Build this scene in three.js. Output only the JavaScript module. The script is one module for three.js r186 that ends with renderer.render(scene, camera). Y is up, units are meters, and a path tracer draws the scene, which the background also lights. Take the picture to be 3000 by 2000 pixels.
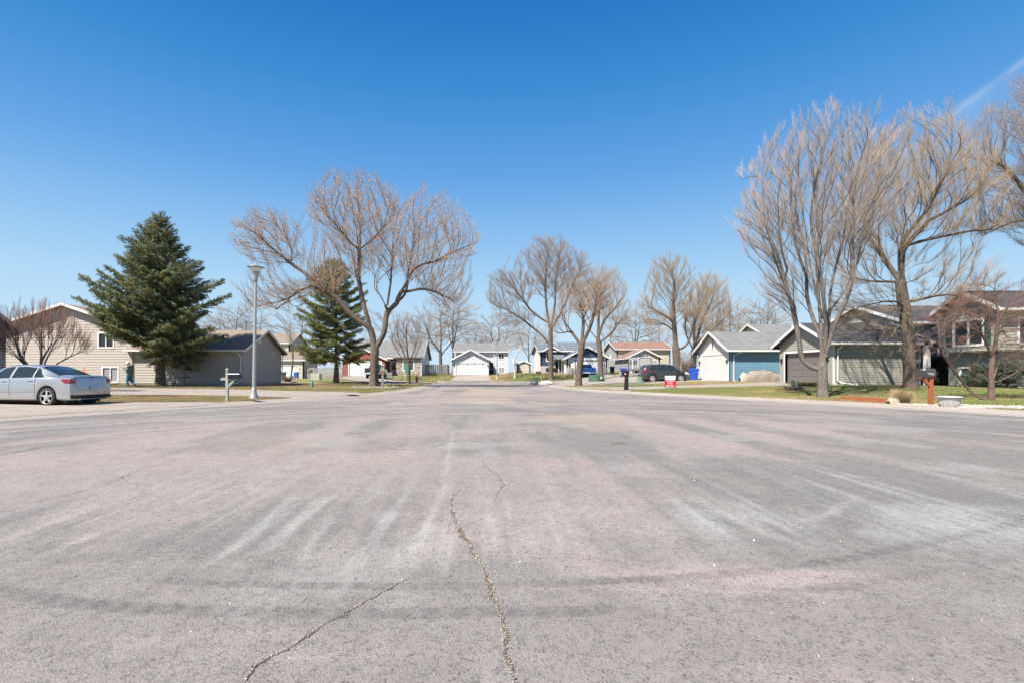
import * as THREE from 'three';
import { mergeGeometries, mergeVertices, toCreasedNormals } from 'three/addons/utils/BufferGeometryUtils.js';
import { RoundedBoxGeometry } from 'three/addons/geometries/RoundedBoxGeometry.js';
import { MarchingCubes } from 'three/addons/objects/MarchingCubes.js';

// ---------- camera, sky, sun, exposure ----------
const scene = new THREE.Scene();
const EYE = 1.25, FOCAL = 1500, U0 = 1430, V0 = 1090;          // lens: focal length and vanishing point in photo pixels
const camera = new THREE.PerspectiveCamera(2 * Math.atan(1000 / FOCAL) * 180 / Math.PI, 1.5, 0.1, 5000);
camera.position.set(0, EYE, 0);
camera.lookAt(0, EYE, -10);
camera.setViewOffset(3000, 2000, 1500 - U0, 1000 - V0, 3000, 2000);   // level camera with a shifted lens: verticals stay vertical
scene.add(camera);
const renderer = new THREE.WebGLRenderer();
renderer.toneMapping = THREE.LinearToneMapping;
renderer.toneMappingExposure = 1.85;
renderer.shadowMap.enabled = true;
const EXPO = 1.85;
const SUN = new THREE.Vector3(-3.35, 5.85, 3.6).normalize();
const sun = new THREE.DirectionalLight(new THREE.Color().setRGB(1, 0.94, 0.85), 5);
sun.position.copy(SUN).multiplyScalar(150).add(new THREE.Vector3(0, 0, -40));
sun.target.position.set(0, 0, -40);
sun.castShadow = true;
sun.shadow.mapSize.set(4096, 4096);
Object.assign(sun.shadow.camera, { left: -70, right: 70, top: 70, bottom: -70, near: 10, far: 320 });
scene.add(sun, sun.target);

// ---------- random numbers and noise ----------
function rng(seed) { let a = seed >>> 0; return () => { a = (a + 0x6D2B79F5) | 0; let t = Math.imul(a ^ (a >>> 15), 1 | a); t = (t + Math.imul(t ^ (t >>> 7), 61 | t)) ^ t; return ((t ^ (t >>> 14)) >>> 0) / 4294967296; }; }
const hash = (x, y, s = 0) => { let h = Math.imul(x, 374761393) + Math.imul(y, 668265263) + Math.imul(s, 974634777); h = Math.imul(h ^ (h >>> 13), 1274126177); return ((h ^ (h >>> 16)) >>> 0) / 4294967296; };
function vnoise(x, y, s = 0, px = 0, py = 0) {                  // value noise, periodic when px / py are given
  const xi = Math.floor(x), yi = Math.floor(y), fx = x - xi, fy = y - yi, u = fx * fx * (3 - 2 * fx), v = fy * fy * (3 - 2 * fy);
  const m = (k, p) => p ? ((k % p) + p) % p : k;
  const a = hash(m(xi, px), m(yi, py), s), b = hash(m(xi + 1, px), m(yi, py), s), c = hash(m(xi, px), m(yi + 1, py), s), d = hash(m(xi + 1, px), m(yi + 1, py), s);
  return a + (b - a) * u + (c - a) * v + (a - b - c + d) * u * v;
}
function fbm(x, y, s = 0, oct = 4, px = 0, py = 0) { let r = 0, a = 0.5, n = 0; for (let k = 0; k < oct; k++) { r += a * vnoise(x, y, s + k * 17, px, py); n += a; x *= 2; y *= 2; px *= 2; py *= 2; a *= 0.5; } return r / n; }
const clamp = (x, a = 0, b = 1) => Math.min(b, Math.max(a, x));
const mix = (a, b, t) => a + (b - a) * t;
const sst = (a, b, x) => { const t = clamp((x - a) / (b - a)); return t * t * (3 - 2 * t); };
const pw = (tbl, x) => { if (x <= tbl[0][0]) return tbl[0][1]; for (let i = 1; i < tbl.length; i++) if (x <= tbl[i][0]) { const [a, p] = tbl[i - 1], [b, q] = tbl[i]; return p + (q - p) * (x - a) / (b - a); } return tbl[tbl.length - 1][1]; };
const toS = (c) => { c = clamp(c); return c <= 0.0031308 ? 12.92 * c : 1.055 * Math.pow(c, 1 / 2.4) - 0.055; };
const toL = (c) => c <= 0.04045 ? c / 12.92 : Math.pow((c + 0.055) / 1.055, 2.4);

// the sky: clear spring air, deep blue overhead, pale at the horizon, with a thin spreading contrail
{
  const W = 2048, H = 1024, data = new Float32Array(W * H * 4);
  const stops = [[-90, 120, 110, 100], [-4, 170, 176, 182], [0, 212, 234, 249], [4, 200, 229, 250], [8.9, 178, 217, 247], [15.3, 138, 190, 240], [20.5, 104, 167, 230], [28.2, 67, 143, 214], [34.4, 46, 125, 200], [40, 34, 111, 189], [55, 26, 94, 170], [90, 22, 80, 150]];
  const A = new THREE.Vector3((2825 - U0) / FOCAL, (V0 - 310) / FOCAL, -1).normalize(), B = new THREE.Vector3((3000 - U0) / FOCAL, (V0 - 180) / FOCAL, -1).normalize();
  const N = new THREE.Vector3().crossVectors(A, B).normalize(), T = new THREE.Vector3().crossVectors(N, A).normalize();
  const v = new THREE.Vector3();
  for (let j = 0; j < H; j++) {
    const el = 90 - (H - 1 - j + 0.5) / H * 180;                // row 0 is the bottom
    let k = 1; while (k < stops.length - 1 && stops[k][0] < el) k++;
    const t = clamp((el - stops[k - 1][0]) / (stops[k][0] - stops[k - 1][0])), rgb = [1, 2, 3].map((i) => toL(mix(stops[k - 1][i], stops[k][i], t) / 255) / EXPO);
    const ce = Math.cos(el * Math.PI / 180), se = Math.sin(el * Math.PI / 180);
    for (let i = 0; i < W; i++) {
      const az = (i + 0.5) / W * 2 * Math.PI - Math.PI;         // three.js equirect: u = atan2(z, x) / 2 pi + 0.5
      v.set(Math.cos(az) * ce, se, Math.sin(az) * ce);
      const au = Math.pow(clamp(v.dot(SUN)), 6) * 0.16;         // paler air round the sun
      const o = (j * W + i) * 4;
      let c = 0;
      const s = v.dot(A) > 0 ? Math.atan2(v.dot(T), v.dot(A)) : 9;
      if (Math.abs(s) < 0.7) {
        const w = Math.asin(clamp(v.dot(N), -1, 1)) + 0.012 * (s - 0.1) * (s - 0.1);
        const fade = sst(-0.06, 0.02, s) * (1 - sst(0.35, 0.7, s));
        const core = Math.exp(-Math.pow(w / (0.0032 + 0.0035 * fbm(s * 18, 3, 5, 3)), 2)) * (0.12 + 0.4 * fbm(s * 26, w * 60, 8, 3));
        const fan = (w > 0 ? 1 : 0) * sst(0, 0.01, w) * (1 - sst(0.03, 0.12, w)) * (0.02 + 0.34 * Math.pow(fbm(s * 30 + w * 55, w * 16, 21, 4), 2));
        c = fade * clamp(core + fan);
      }
      data[o] = mix(rgb[0] + au, 0.80 / EXPO, c * 0.75); data[o + 1] = mix(rgb[1] + au * 0.95, 0.87 / EXPO, c * 0.75); data[o + 2] = mix(rgb[2] + au * 0.85, 0.95 / EXPO, c * 0.75); data[o + 3] = 1;
    }
  }
  const tex = new THREE.DataTexture(data, W, H, THREE.RGBAFormat, THREE.FloatType);
  tex.mapping = THREE.EquirectangularReflectionMapping; tex.magFilter = tex.minFilter = THREE.LinearFilter; tex.needsUpdate = true;
  scene.background = tex; scene.environment = tex;
}

// ---------- objects, parts, geometry builders ----------
const taken = {};
const numbered = (name) => { const n = taken[name] = (taken[name] ?? -1) + 1; return n ? name + '_' + String(n).padStart(3, '0') : name; };
const V = (x, y, d) => new THREE.Vector3(x, y, -d);              // x to the right, y up, d metres ahead of the camera
function tag(o, label, category, group, kind) { if (label) o.userData.label = label; if (category) o.userData.category = category; if (group) o.userData.group = group; if (kind) o.userData.kind = kind; return o; }
function thing(name, label, category, [x, y, d] = [0, 0, 0], turn = 0, group, kind) { const o = new THREE.Group(); o.name = numbered(name); o.position.set(x, y, -d); o.rotation.y = turn; scene.add(o); return tag(o, label, category, group, kind); }
function part(name, geo, mat, parent, world) {                   // world: the geometry is in world metres, the parent sits at its base
  const m = new THREE.Mesh(geo, mat); m.name = name; m.castShadow = m.receiveShadow = true; parent.add(m);
  if (world) m.position.copy(parent.position).negate();
  return m;
}
function inst(name, geo, mat, mats, parent, cols) {
  const m = new THREE.InstancedMesh(geo, mat, mats.length); m.name = name; mats.forEach((x, i) => m.setMatrixAt(i, x)); if (cols) cols.forEach((c, i) => m.setColorAt(i, c));
  m.castShadow = m.receiveShadow = true; parent.add(m); m.userData.kind = 'stuff'; return m;
}
function copy(o, label, [x, y, d], turn) { const c = o.clone(); c.name = numbered(o.name.replace(/_\d{3}$/, '')); c.userData = { ...o.userData }; if (label) c.userData.label = label; c.position.set(x, y, -d); if (turn !== undefined) c.rotation.y = turn; scene.add(c); return c; }
class G {                                                        // collects flat polygons, uv in metres
  constructor() { this.p = []; this.u = []; this.n = []; }
  poly(pts, nrm) {
    const n = new THREE.Vector3(); for (let i = 0; i < pts.length; i++) { const a = pts[i], b = pts[(i + 1) % pts.length]; n.x += (a.y - b.y) * (a.z + b.z); n.y += (a.z - b.z) * (a.x + b.x); n.z += (a.x - b.x) * (a.y + b.y); } n.normalize();
    if (nrm && n.dot(nrm) < 0) { pts = [...pts].reverse(); n.negate(); }
    const t = Math.abs(n.y) > 0.98 ? new THREE.Vector3(1, 0, 0) : new THREE.Vector3(0, 1, 0).cross(n).normalize(), b = new THREE.Vector3().crossVectors(n, t);
    for (let i = 1; i < pts.length - 1; i++) for (const q of [pts[0], pts[i], pts[i + 1]]) { this.p.push(q.x, q.y, q.z); this.u.push(q.dot(t), q.dot(b)); this.n.push(n.x, n.y, n.z); }
    return this;
  }
  hull(A, B) { const n = A.length; this.poly([...A].reverse()); this.poly(B); for (let i = 0; i < n; i++) { const j = (i + 1) % n; this.poly([A[i], A[j], B[j], B[i]]); } return this; }   // prism between two outlines
  box(x0, x1, y0, y1, d0, d1) { const c = (y) => [V(x0, y, d0), V(x1, y, d0), V(x1, y, d1), V(x0, y, d1)]; return this.hull(c(y0), c(y1)); }
  beam(a, b, w, h, up = new THREE.Vector3(0, 1, 0)) {            // bar from a to b, w wide, h deep along up
    const d = b.clone().sub(a).normalize(), s = new THREE.Vector3().crossVectors(d, up).normalize(), t = new THREE.Vector3().crossVectors(s, d);
    const c = (p) => [[-1, -1], [1, -1], [1, 1], [-1, 1]].map(([i, j]) => p.clone().addScaledVector(s, i * w / 2).addScaledVector(t, j * h / 2)); return this.hull(c(a), c(b)); }
  tube(pts, r, k = 6) {
    const ring = [], ref = new THREE.Vector3(0.31, 0.2, 0.93);
    pts.forEach((p, i) => { const d = pts[Math.min(i + 1, pts.length - 1)].clone().sub(pts[Math.max(i - 1, 0)]).normalize(), s = new THREE.Vector3().crossVectors(d, Math.abs(d.dot(ref)) > 0.9 ? new THREE.Vector3(1, 0, 0) : ref).normalize(), t = new THREE.Vector3().crossVectors(d, s), q = typeof r === 'number' ? r : r[i]; ring.push(Array.from({ length: k }, (_, j) => p.clone().addScaledVector(s, q * Math.cos(j / k * 6.2832)).addScaledVector(t, q * Math.sin(j / k * 6.2832)))); });
    for (let i = 0; i < ring.length - 1; i++) for (let j = 0; j < k; j++) { const m = (j + 1) % k; this.poly([ring[i][j], ring[i][m], ring[i + 1][m], ring[i + 1][j]]); }
    this.poly([...ring[0]].reverse()); this.poly(ring[ring.length - 1]); return this;
  }
  add(geo, m) { const g = (geo.index ? geo.toNonIndexed() : geo.clone()); if (m) g.applyMatrix4(m); this.p.push(...g.attributes.position.array); this.n.push(...g.attributes.normal.array); this.u.push(...(g.attributes.uv ? g.attributes.uv.array : new Array(g.attributes.position.count * 2).fill(0))); return this; }
  geo() { const g = new THREE.BufferGeometry(); g.setAttribute('position', new THREE.Float32BufferAttribute(this.p, 3)); g.setAttribute('normal', new THREE.Float32BufferAttribute(this.n, 3)); g.setAttribute('uv', new THREE.Float32BufferAttribute(this.u, 2)); return g; }
}
const at = (x, y, d, s = 1, ry = 0) => new THREE.Matrix4().compose(V(x, y, d), new THREE.Quaternion().setFromAxisAngle(new THREE.Vector3(0, 1, 0), ry), typeof s === 'number' ? new THREE.Vector3(s, s, s) : new THREE.Vector3(...s));
const rbox = (x, y, z, r = 0.02, seg = 2) => new RoundedBoxGeometry(x, y, z, seg, r);
const lathe = (pts, n = 20) => new THREE.LatheGeometry(pts.map(([r, y]) => new THREE.Vector2(r, y)), n);

// ---------- textures and materials ----------
function tex(w, h, metres, fn, srgb = true) {                    // a tile of so many metres; fn returns linear [r, g, b] or a height
  const d = new Uint8Array(w * h * 4);
  for (let y = 0; y < h; y++) for (let x = 0; x < w; x++) { const c = fn(x / w, y / h, x, y), o = (y * w + x) * 4, f = srgb ? toS : clamp; if (typeof c === 'number') d[o] = d[o + 1] = d[o + 2] = 255 * f(c); else { d[o] = 255 * f(c[0]); d[o + 1] = 255 * f(c[1]); d[o + 2] = 255 * f(c[2]); } d[o + 3] = 255; }
  const t = new THREE.DataTexture(d, w, h); t.wrapS = t.wrapT = THREE.RepeatWrapping; t.magFilter = THREE.LinearFilter; t.minFilter = THREE.LinearMipmapLinearFilter; t.generateMipmaps = true; if (srgb) t.colorSpace = THREE.SRGBColorSpace;
  const m = typeof metres === 'number' ? [metres, metres] : metres; t.repeat.set(1 / m[0], 1 / m[1]); t.needsUpdate = true; return t;
}
const lin = (r, g, b) => new THREE.Color().setRGB(r, g, b);
const M = (r, g, b, o = {}) => new THREE.MeshStandardMaterial({ color: lin(r, g, b), roughness: 0.8, ...o });
const P = (r, g, b, o = {}) => new THREE.MeshPhysicalMaterial({ color: lin(r, g, b), roughness: 0.4, ...o });
const mottle = tex(256, 256, 1.3, (u, v) => 0.82 + 0.18 * fbm(u * 6, v * 6, 3, 5, 6, 6));
const grime = tex(512, 512, 3.1, (u, v) => { const n = fbm(u * 5, v * 5, 9, 5, 5, 5), k = fbm(u * 40, v * 4, 31, 3, 40, 4); return 0.86 + 0.12 * n + 0.05 * (k - 0.5); });
const shingleTex = tex(1024, 1024, 4.2, (u, v, x, y) => { const row = Math.floor(v * 30), o = hash(row, 5, 1) * 14, c = Math.floor(u * 14 + o) % 14, t = hash(c, row, 2), e = (v * 30) % 1; return (0.72 + 0.34 * t) * (0.88 + 0.24 * hash(x, y, 4)) * (e < 0.1 ? 0.8 : 1) * (0.9 + 0.2 * fbm(u * 4, v * 4, 6, 3, 4, 4)); });
const shingleBump = tex(512, 512, 4.2, (u, v, x, y) => { const row = Math.floor(v * 30), o = hash(row, 5, 1) * 14, c = Math.floor(u * 14 + o) % 14; return 0.5 * (1 - (v * 30) % 1) + 0.35 * hash(c, row, 2) + 0.15 * hash(x, y, 4); }, false);
const barkTex = tex(256, 512, [0.5, 1.2], (u, v) => { const r = Math.abs(fbm(u * 9, v * 4, 41, 4, 9, 4) - 0.5) * 2; return 0.55 + 0.6 * Math.pow(r, 0.7) + 0.15 * (fbm(u * 30, v * 20, 4, 2, 30, 20) - 0.5); });
const barkBump = tex(256, 512, [0.5, 1.2], (u, v) => Math.pow(Math.abs(fbm(u * 9, v * 4, 41, 4, 9, 4) - 0.5) * 2, 0.6), false);
const concTex = tex(1024, 1024, 6, (u, v, x, y) => { const n = fbm(u * 4, v * 4, 51, 5, 4, 4), f = hash(x, y, 52), s = sst(0.62, 0.8, fbm(u * 9, v * 9, 57, 4, 9, 9)); const k = (0.82 + 0.22 * n) * (0.94 + 0.12 * f) * (1 - 0.16 * s); return [k, k * (0.985 - 0.01 * s), k * (0.965 - 0.03 * s)]; });
const concBump = tex(256, 256, 0.7, (u, v, x, y) => 0.7 * hash(x, y, 61) + 0.3 * fbm(u * 20, v * 20, 62, 2, 20, 20), false);
const woodTex = tex(256, 256, [0.25, 2], (u, v) => 0.7 + 0.4 * fbm(u * 22, v * 3, 71, 4, 22, 3));
const roofMat = (r, g, b) => M(r, g, b, { map: shingleTex, bumpMap: shingleBump, bumpScale: 0.012, roughness: 0.95 });
const barkMat = (r, g, b, s = 0.03) => M(r, g, b, { map: barkTex, bumpMap: barkBump, bumpScale: s, roughness: 0.95 });
const siding = (r, g, b) => M(r, g, b, { roughness: 0.55, map: grime });
const mt = {
  conc: M(0.335, 0.29, 0.25, { map: concTex, bumpMap: concBump, bumpScale: 0.004, roughness: 0.92 }),
  kerb: M(0.34, 0.30, 0.262, { map: concTex, bumpMap: concBump, bumpScale: 0.006, roughness: 0.95 }),
  found: M(0.42, 0.38, 0.34, { map: concTex, roughness: 0.95 }),
  white: M(0.78, 0.76, 0.74, { roughness: 0.5, map: grime }), trim: M(0.74, 0.72, 0.70, { roughness: 0.5 }), doorW: M(0.80, 0.79, 0.78, { roughness: 0.45 }),
  soffit: M(0.62, 0.59, 0.55), beige: siding(0.47, 0.42, 0.37), olive: siding(0.37, 0.355, 0.30), blue: siding(0.15, 0.285, 0.385), red: siding(0.29, 0.085, 0.072), navy: siding(0.04, 0.068, 0.125), greyW: siding(0.60, 0.62, 0.66), tan: siding(0.52, 0.47, 0.39), grey: siding(0.40, 0.39, 0.37), plaster: siding(0.72, 0.69, 0.63),
  glass: P(0.02, 0.028, 0.032, { roughness: 0.04, ior: 1.5, specularIntensity: 1 }), glassT: P(0.05, 0.10, 0.10, { roughness: 0.05 }), curtain: M(0.28, 0.29, 0.31, { roughness: 0.35 }),
  roofTan: roofMat(0.27, 0.215, 0.165), roofGrey: roofMat(0.205, 0.205, 0.20), roofDark: roofMat(0.055, 0.056, 0.062), roofBlue: roofMat(0.15, 0.175, 0.205), roofRust: roofMat(0.27, 0.16, 0.12),
  metal: M(0.55, 0.55, 0.56, { metalness: 0.6, roughness: 0.4 }), galv: M(0.36, 0.375, 0.365, { roughness: 0.45, metalness: 0.35 }), black: M(0.012, 0.012, 0.013, { roughness: 0.45 }), rubber: M(0.018, 0.018, 0.019, { roughness: 0.85 }),
  bdoor: M(0.155, 0.135, 0.125, { roughness: 0.55 }), cedar: M(0.36, 0.105, 0.035, { map: woodTex, roughness: 0.7 }), wood: M(0.34, 0.29, 0.235, { map: woodTex, roughness: 0.9 }), woodG: M(0.30, 0.285, 0.27, { map: woodTex, roughness: 0.9 }),
  bark: barkMat(0.165, 0.128, 0.10), barkG: barkMat(0.22, 0.185, 0.158), barkD: barkMat(0.19, 0.15, 0.12), barkR: barkMat(0.19, 0.125, 0.10, 0.015), barkW: barkMat(0.62, 0.58, 0.54, 0.01),
  twig: M(0.33, 0.245, 0.20, { roughness: 0.85 }), twigP: M(0.39, 0.32, 0.275, { roughness: 0.8 }), twigR: M(0.27, 0.155, 0.12, { roughness: 0.75 }), twigG: M(0.40, 0.30, 0.205, { roughness: 0.9 }), twigB: M(0.33, 0.245, 0.175),
  leaf: P(0.68, 0.40, 0.20, { roughness: 0.9, transmission: 0.2, thickness: 0 }),
  stone: M(0.40, 0.36, 0.32, { map: mottle, roughness: 0.95 }), dirt: M(0.12, 0.085, 0.06, { map: mottle, roughness: 1 }),
};

// ---------- the lie of the land ----------
// asphalt edge (x, d): a round turning place at the end of a straight street
const KL = [[-10.4, -1], [-12.2, 3.5], [-13.1, 8], [-12.9, 11.5], [-12.0, 14.4], [-10.6, 17.2], [-9.4, 20.0], [-8.1, 22.8], [-6.8, 25.6], [-5.8, 29], [-5.2, 33.5], [-5.0, 40], [-5.0, 52], [-5.1, 60], [-5.8, 66], [-6.6, 70.5], [-6.2, 73]];
const KR = [[12.4, -1], [14.6, 3.5], [15.6, 8], [15.6, 11.5], [15.05, 14.6], [14.0, 17.4], [12.6, 20.4], [10.9, 23.6], [9.2, 27], [7.4, 30.8], [6.2, 34], [5.6, 38.5], [5.2, 45], [5.1, 58], [5.4, 64], [7.5, 69], [9, 72], [9, 73]];
const smoothLine = (P0, n) => { const c = new THREE.CatmullRomCurve3(P0.map(([x, d]) => new THREE.Vector3(x, 0, d)), false, 'centripetal'); return c.getSpacedPoints(n).map((p) => [p.x, p.z]); };
const LK = smoothLine(KL, 90), RK = smoothLine(KR, 90);
const BACK = []; for (let i = 1; i < 14; i++) { const a = Math.PI * i / 14; BACK.push([1.0 + 11.6 * Math.cos(a), -1 - 5.2 * Math.sin(a)]); }
const ROAD = [...LK, ...[...RK].reverse(), ...BACK];
function inside(x, d, Pg) { let c = false; for (let i = 0, j = Pg.length - 1; i < Pg.length; j = i++) { const [a, b] = Pg[i], [e, f] = Pg[j]; if ((b > d) !== (f > d) && x < (e - a) * (d - b) / (f - b) + a) c = !c; } return c; }
function dseg(x, d, a, b) { const ex = b[0] - a[0], ey = b[1] - a[1], t = clamp(((x - a[0]) * ex + (d - a[1]) * ey) / (ex * ex + ey * ey)); return Math.hypot(x - a[0] - t * ex, d - a[1] - t * ey); }
const SDG = { x0: -60.5, d0: -60.5, s: 0.25, nx: 485, nd: 765, v: null };
function sd(x, d) {                                              // distance from the asphalt edge, negative on the asphalt; looked up on a fine grid
  if (x < -60 || x > 60 || d > 130 || d < -60) return sdExact(x, d);
  if (!SDG.v) { SDG.v = new Float32Array(SDG.nx * SDG.nd); for (let j = 0; j < SDG.nd; j++) for (let i = 0; i < SDG.nx; i++) SDG.v[j * SDG.nx + i] = sdExact(clamp(SDG.x0 + i * SDG.s, -60, 60), clamp(SDG.d0 + j * SDG.s, -60, 130)); }
  const a = (x - SDG.x0) / SDG.s, b = (d - SDG.d0) / SDG.s, i = Math.floor(a), j = Math.floor(b), u = a - i, w = b - j, o = j * SDG.nx + i, v = SDG.v; return (v[o] * (1 - u) + v[o + 1] * u) * (1 - w) + (v[o + SDG.nx] * (1 - u) + v[o + SDG.nx + 1] * u) * w;
}
function sdExact(x, d) {
  if (x < -60 || x > 60 || d > 130 || d < -60) return Math.min(80, Math.max(Math.abs(x) - 10, d - 73, -d - 6));
  let m = 1e9; for (let i = 0; i < ROAD.length; i++) m = Math.min(m, dseg(x, d, ROAD[i], ROAD[(i + 1) % ROAD.length])); return inside(x, d, ROAD) ? -m : m;
}
function ground(x, d) {
  const s = sd(x, d), side = sst(-3, 3, x), far = sst(46, 80, d);
  if (s < 0.55) return mix(-0.14, -0.02, sst(-0.6, 0.55, s));
  const k = mix(0.06, 0.10, side), A = mix(mix(0.22, 0.34, side), pw([[-30, 0.15], [-22, 0.45], [-17, 0.66], [-3, 0.74], [8, 0.98], [30, 0.98]], x), far), R = mix(mix(22, 16, side), 10, far);
  let g = k + A * sst(0, R, s - 0.5);
  g -= sst(130, 320, d) * 0.55; g -= 0.45 * sst(55, 110, Math.abs(x));
  g = mix(-0.02, g, sst(0.55, 0.95, s));
  return g + 0.012 * (vnoise(x * 1.3, d * 1.3, 77) - 0.5) * sst(0.6, 1.6, s);
}
const pxX = (u, d) => (u - U0) / FOCAL * d, pxY = (v, d) => EYE - (v - V0) / FOCAL * d;
function gp(u, v) {                                              // where the ray through a photo pixel meets the ground
  let p = 4; const f = (d) => pxY(v, d) - Math.max(ground(pxX(u, d), d), sd(pxX(u, d), d) < 0 ? 0 : 0.02);
  for (let d = 4; d < 130; d += 0.25) { if (f(d) <= 0) { let a = p, b = d; for (let i = 0; i < 14; i++) { const m = (a + b) / 2; if (f(m) > 0) a = m; else b = m; } return [pxX(u, b), pxY(v, b), b]; } p = d; }
  return [pxX(u, 130), ground(pxX(u, 130), 130), 130];
}

// grass, soil and far fields: one sheet to the horizon
function lawnColor(x, d) {
    const n = fbm(x * 0.16, d * 0.16, 101, 4), m = fbm(x * 0.7, d * 0.7, 131, 3);
    let green = clamp(sst(0.42, 0.66, n * 0.75 + m * 0.25 + (x > 8 && d < 30 ? 0.10 * sst(30, 19, d) : 0) - (x < -6 && d < 30 ? 0.14 : 0) + (d > 60 && x > 2 && d < 110 ? 0.1 : 0)));
    let c = [mix(0.345, 0.185, green), mix(0.265, 0.215, green), mix(0.145, 0.072, green)];
    const bare = sst(0.62, 0.74, fbm(x * 0.33, d * 0.33, 151, 4)) * 0.7; c = c.map((k, i) => mix(k, [0.21, 0.155, 0.105][i], bare));
    return c;
}
{
  const axis = (segs) => { const o = []; for (const [a, b, s] of segs) for (let x = a; x < b - 1e-6; x += s) o.push(x); o.push(segs[segs.length - 1][1]); return o; };
  const xs = axis([[-2600, -400, 550], [-400, -100, 50], [-100, -45, 5], [-45, 45, 0.5], [45, 100, 5], [100, 400, 50], [400, 2600, 550]]), ds = axis([[-400, -60, 68], [-60, -8, 4], [-8, 96, 0.5], [96, 160, 4], [160, 400, 30], [400, 4000, 600]]);
  const pos = [], uv = [], col = [], idx = [];
  for (const d of ds) for (const x of xs) {
    const y = ground(x, d); pos.push(x, y, -d); uv.push(x, d);
    const c = lawnColor(x, d);
    col.push(...c);
  }
  const W = xs.length; for (let j = 0; j < ds.length - 1; j++) for (let i = 0; i < W - 1; i++) { const a = j * W + i; idx.push(a, a + 1, a + W, a + 1, a + W + 1, a + W); }
  const g = new THREE.BufferGeometry(); g.setAttribute('position', new THREE.Float32BufferAttribute(pos, 3)); g.setAttribute('uv', new THREE.Float32BufferAttribute(uv, 2)); g.setAttribute('color', new THREE.Float32BufferAttribute(col, 3)); g.setIndex(idx); g.computeVertexNormals();
  const gt = tex(1024, 1024, 5, (u, v, x, y) => { const n = fbm(u * 60, v * 60, 111, 3, 60, 60), f = hash(x, y, 112), b = fbm(u * 8, v * 8, 113, 4, 8, 8); const k = 0.55 + 0.5 * n + 0.3 * (f - 0.5) + 0.35 * (b - 0.5); return [k * 1.04, k, k * 0.9]; });
  const gb = tex(512, 512, 1.6, (u, v, x, y) => 0.5 * hash(x, y, 115) + 0.5 * fbm(u * 50, v * 50, 116, 3, 50, 50), false);
  const o = part('lawn', g, new THREE.MeshStandardMaterial({ vertexColors: true, map: gt, bumpMap: gb, bumpScale: 0.03, roughness: 1 }), scene);
  tag(o, 'patchy spring lawn and soil, half straw coloured and half green', 'lawn', null, 'structure');
}

// ---------- the street: weathered pinkish chip seal ----------
const RP = (u, v) => { const d = FOCAL * EYE / (v - V0); return [(u - U0) / FOCAL * d, d]; };
const line = (...a) => { const o = []; for (let i = 0; i < a.length; i += 2) o.push(RP(a[i], a[i + 1])); return o; };
const scrapes = [   // pale scrape marks of a plough: path, width, strength
  [line(900, 1420, 760, 1540, 570, 1680), 0.05, 0.5], [line(960, 1440, 830, 1570, 735, 1660), 0.07, 0.6], [line(1000, 1480, 900, 1600, 860, 1690), 0.05, 0.45], [line(870, 1480, 700, 1600, 600, 1660), 0.05, 0.4], [line(720, 1410, 750, 1455), 0.04, 0.4],
  [line(1330, 1250, 1305, 1380, 1290, 1480), 0.035, 0.5], [line(1205, 1560, 1170, 1640, 1140, 1700), 0.05, 0.6], [line(1270, 1520, 1235, 1620, 1215, 1690), 0.07, 0.5], [line(1320, 1560, 1300, 1640, 1290, 1695), 0.05, 0.5], [line(1595, 1480, 1640, 1590, 1655, 1640), 0.035, 0.5], [line(1440, 1500, 1452, 1620), 0.05, 0.35], [line(1530, 1560, 1560, 1650), 0.08, 0.35],
  [line(1900, 1420, 2060, 1520, 2280, 1660), 0.05, 0.45], [line(2000, 1440, 2240, 1560, 2480, 1640), 0.07, 0.45], [line(2090, 1440, 2330, 1560, 2500, 1640), 0.05, 0.4], [line(1960, 1480, 2120, 1600, 2200, 1660), 0.08, 0.35], [line(2540, 1440, 2440, 1500, 2290, 1545), 0.05, 0.5], [line(2540, 1450, 2740, 1520, 2960, 1600), 0.05, 0.4],
  [line(2560, 1340, 2800, 1400, 3000, 1455), 0.03, 0.4], [line(2620, 1350, 2850, 1395), 0.08, 0.3], [line(1560, 1290, 1640, 1340), 0.3, 0.2]];
const treads = [[line(-60, 1720, 180, 1762, 400, 1780, 640, 1790, 900, 1795, 1150, 1796, 1400, 1793, 1640, 1790, 1760, 1785), 0.075, 0.8], [line(480, 1700, 620, 1708, 900, 1714, 1150, 1716, 1400, 1714, 1640, 1709, 1850, 1698, 2050, 1686, 2280, 1664, 2500, 1632, 2700, 1592, 2900, 1552, 3100, 1500), 0.06, 0.7], [line(2200, 1752, 2420, 1722, 2640, 1690, 2860, 1655, 3080, 1610), 0.06, 0.5]];
const nearLine = (L, x, d) => { let m = 1e9, s = 0, best = 0; for (let i = 0; i < L.length - 1; i++) { const a = L[i], b = L[i + 1], ex = b[0] - a[0], ey = b[1] - a[1], l = Math.hypot(ex, ey), t = clamp(((x - a[0]) * ex + (d - a[1]) * ey) / (l * l)), q = Math.hypot(x - a[0] - t * ex, d - a[1] - t * ey); if (q < m) { m = q; best = s + t * l; } s += l; } return [m, best, s]; };
const boxOf = (L, w) => [Math.min(...L.map((p) => p[0])) - w, Math.max(...L.map((p) => p[0])) + w, Math.min(...L.map((p) => p[1])) - w, Math.max(...L.map((p) => p[1])) + w];
for (const l of [...scrapes, ...treads]) l.push(boxOf(l[0], l[1] * 3));
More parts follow.
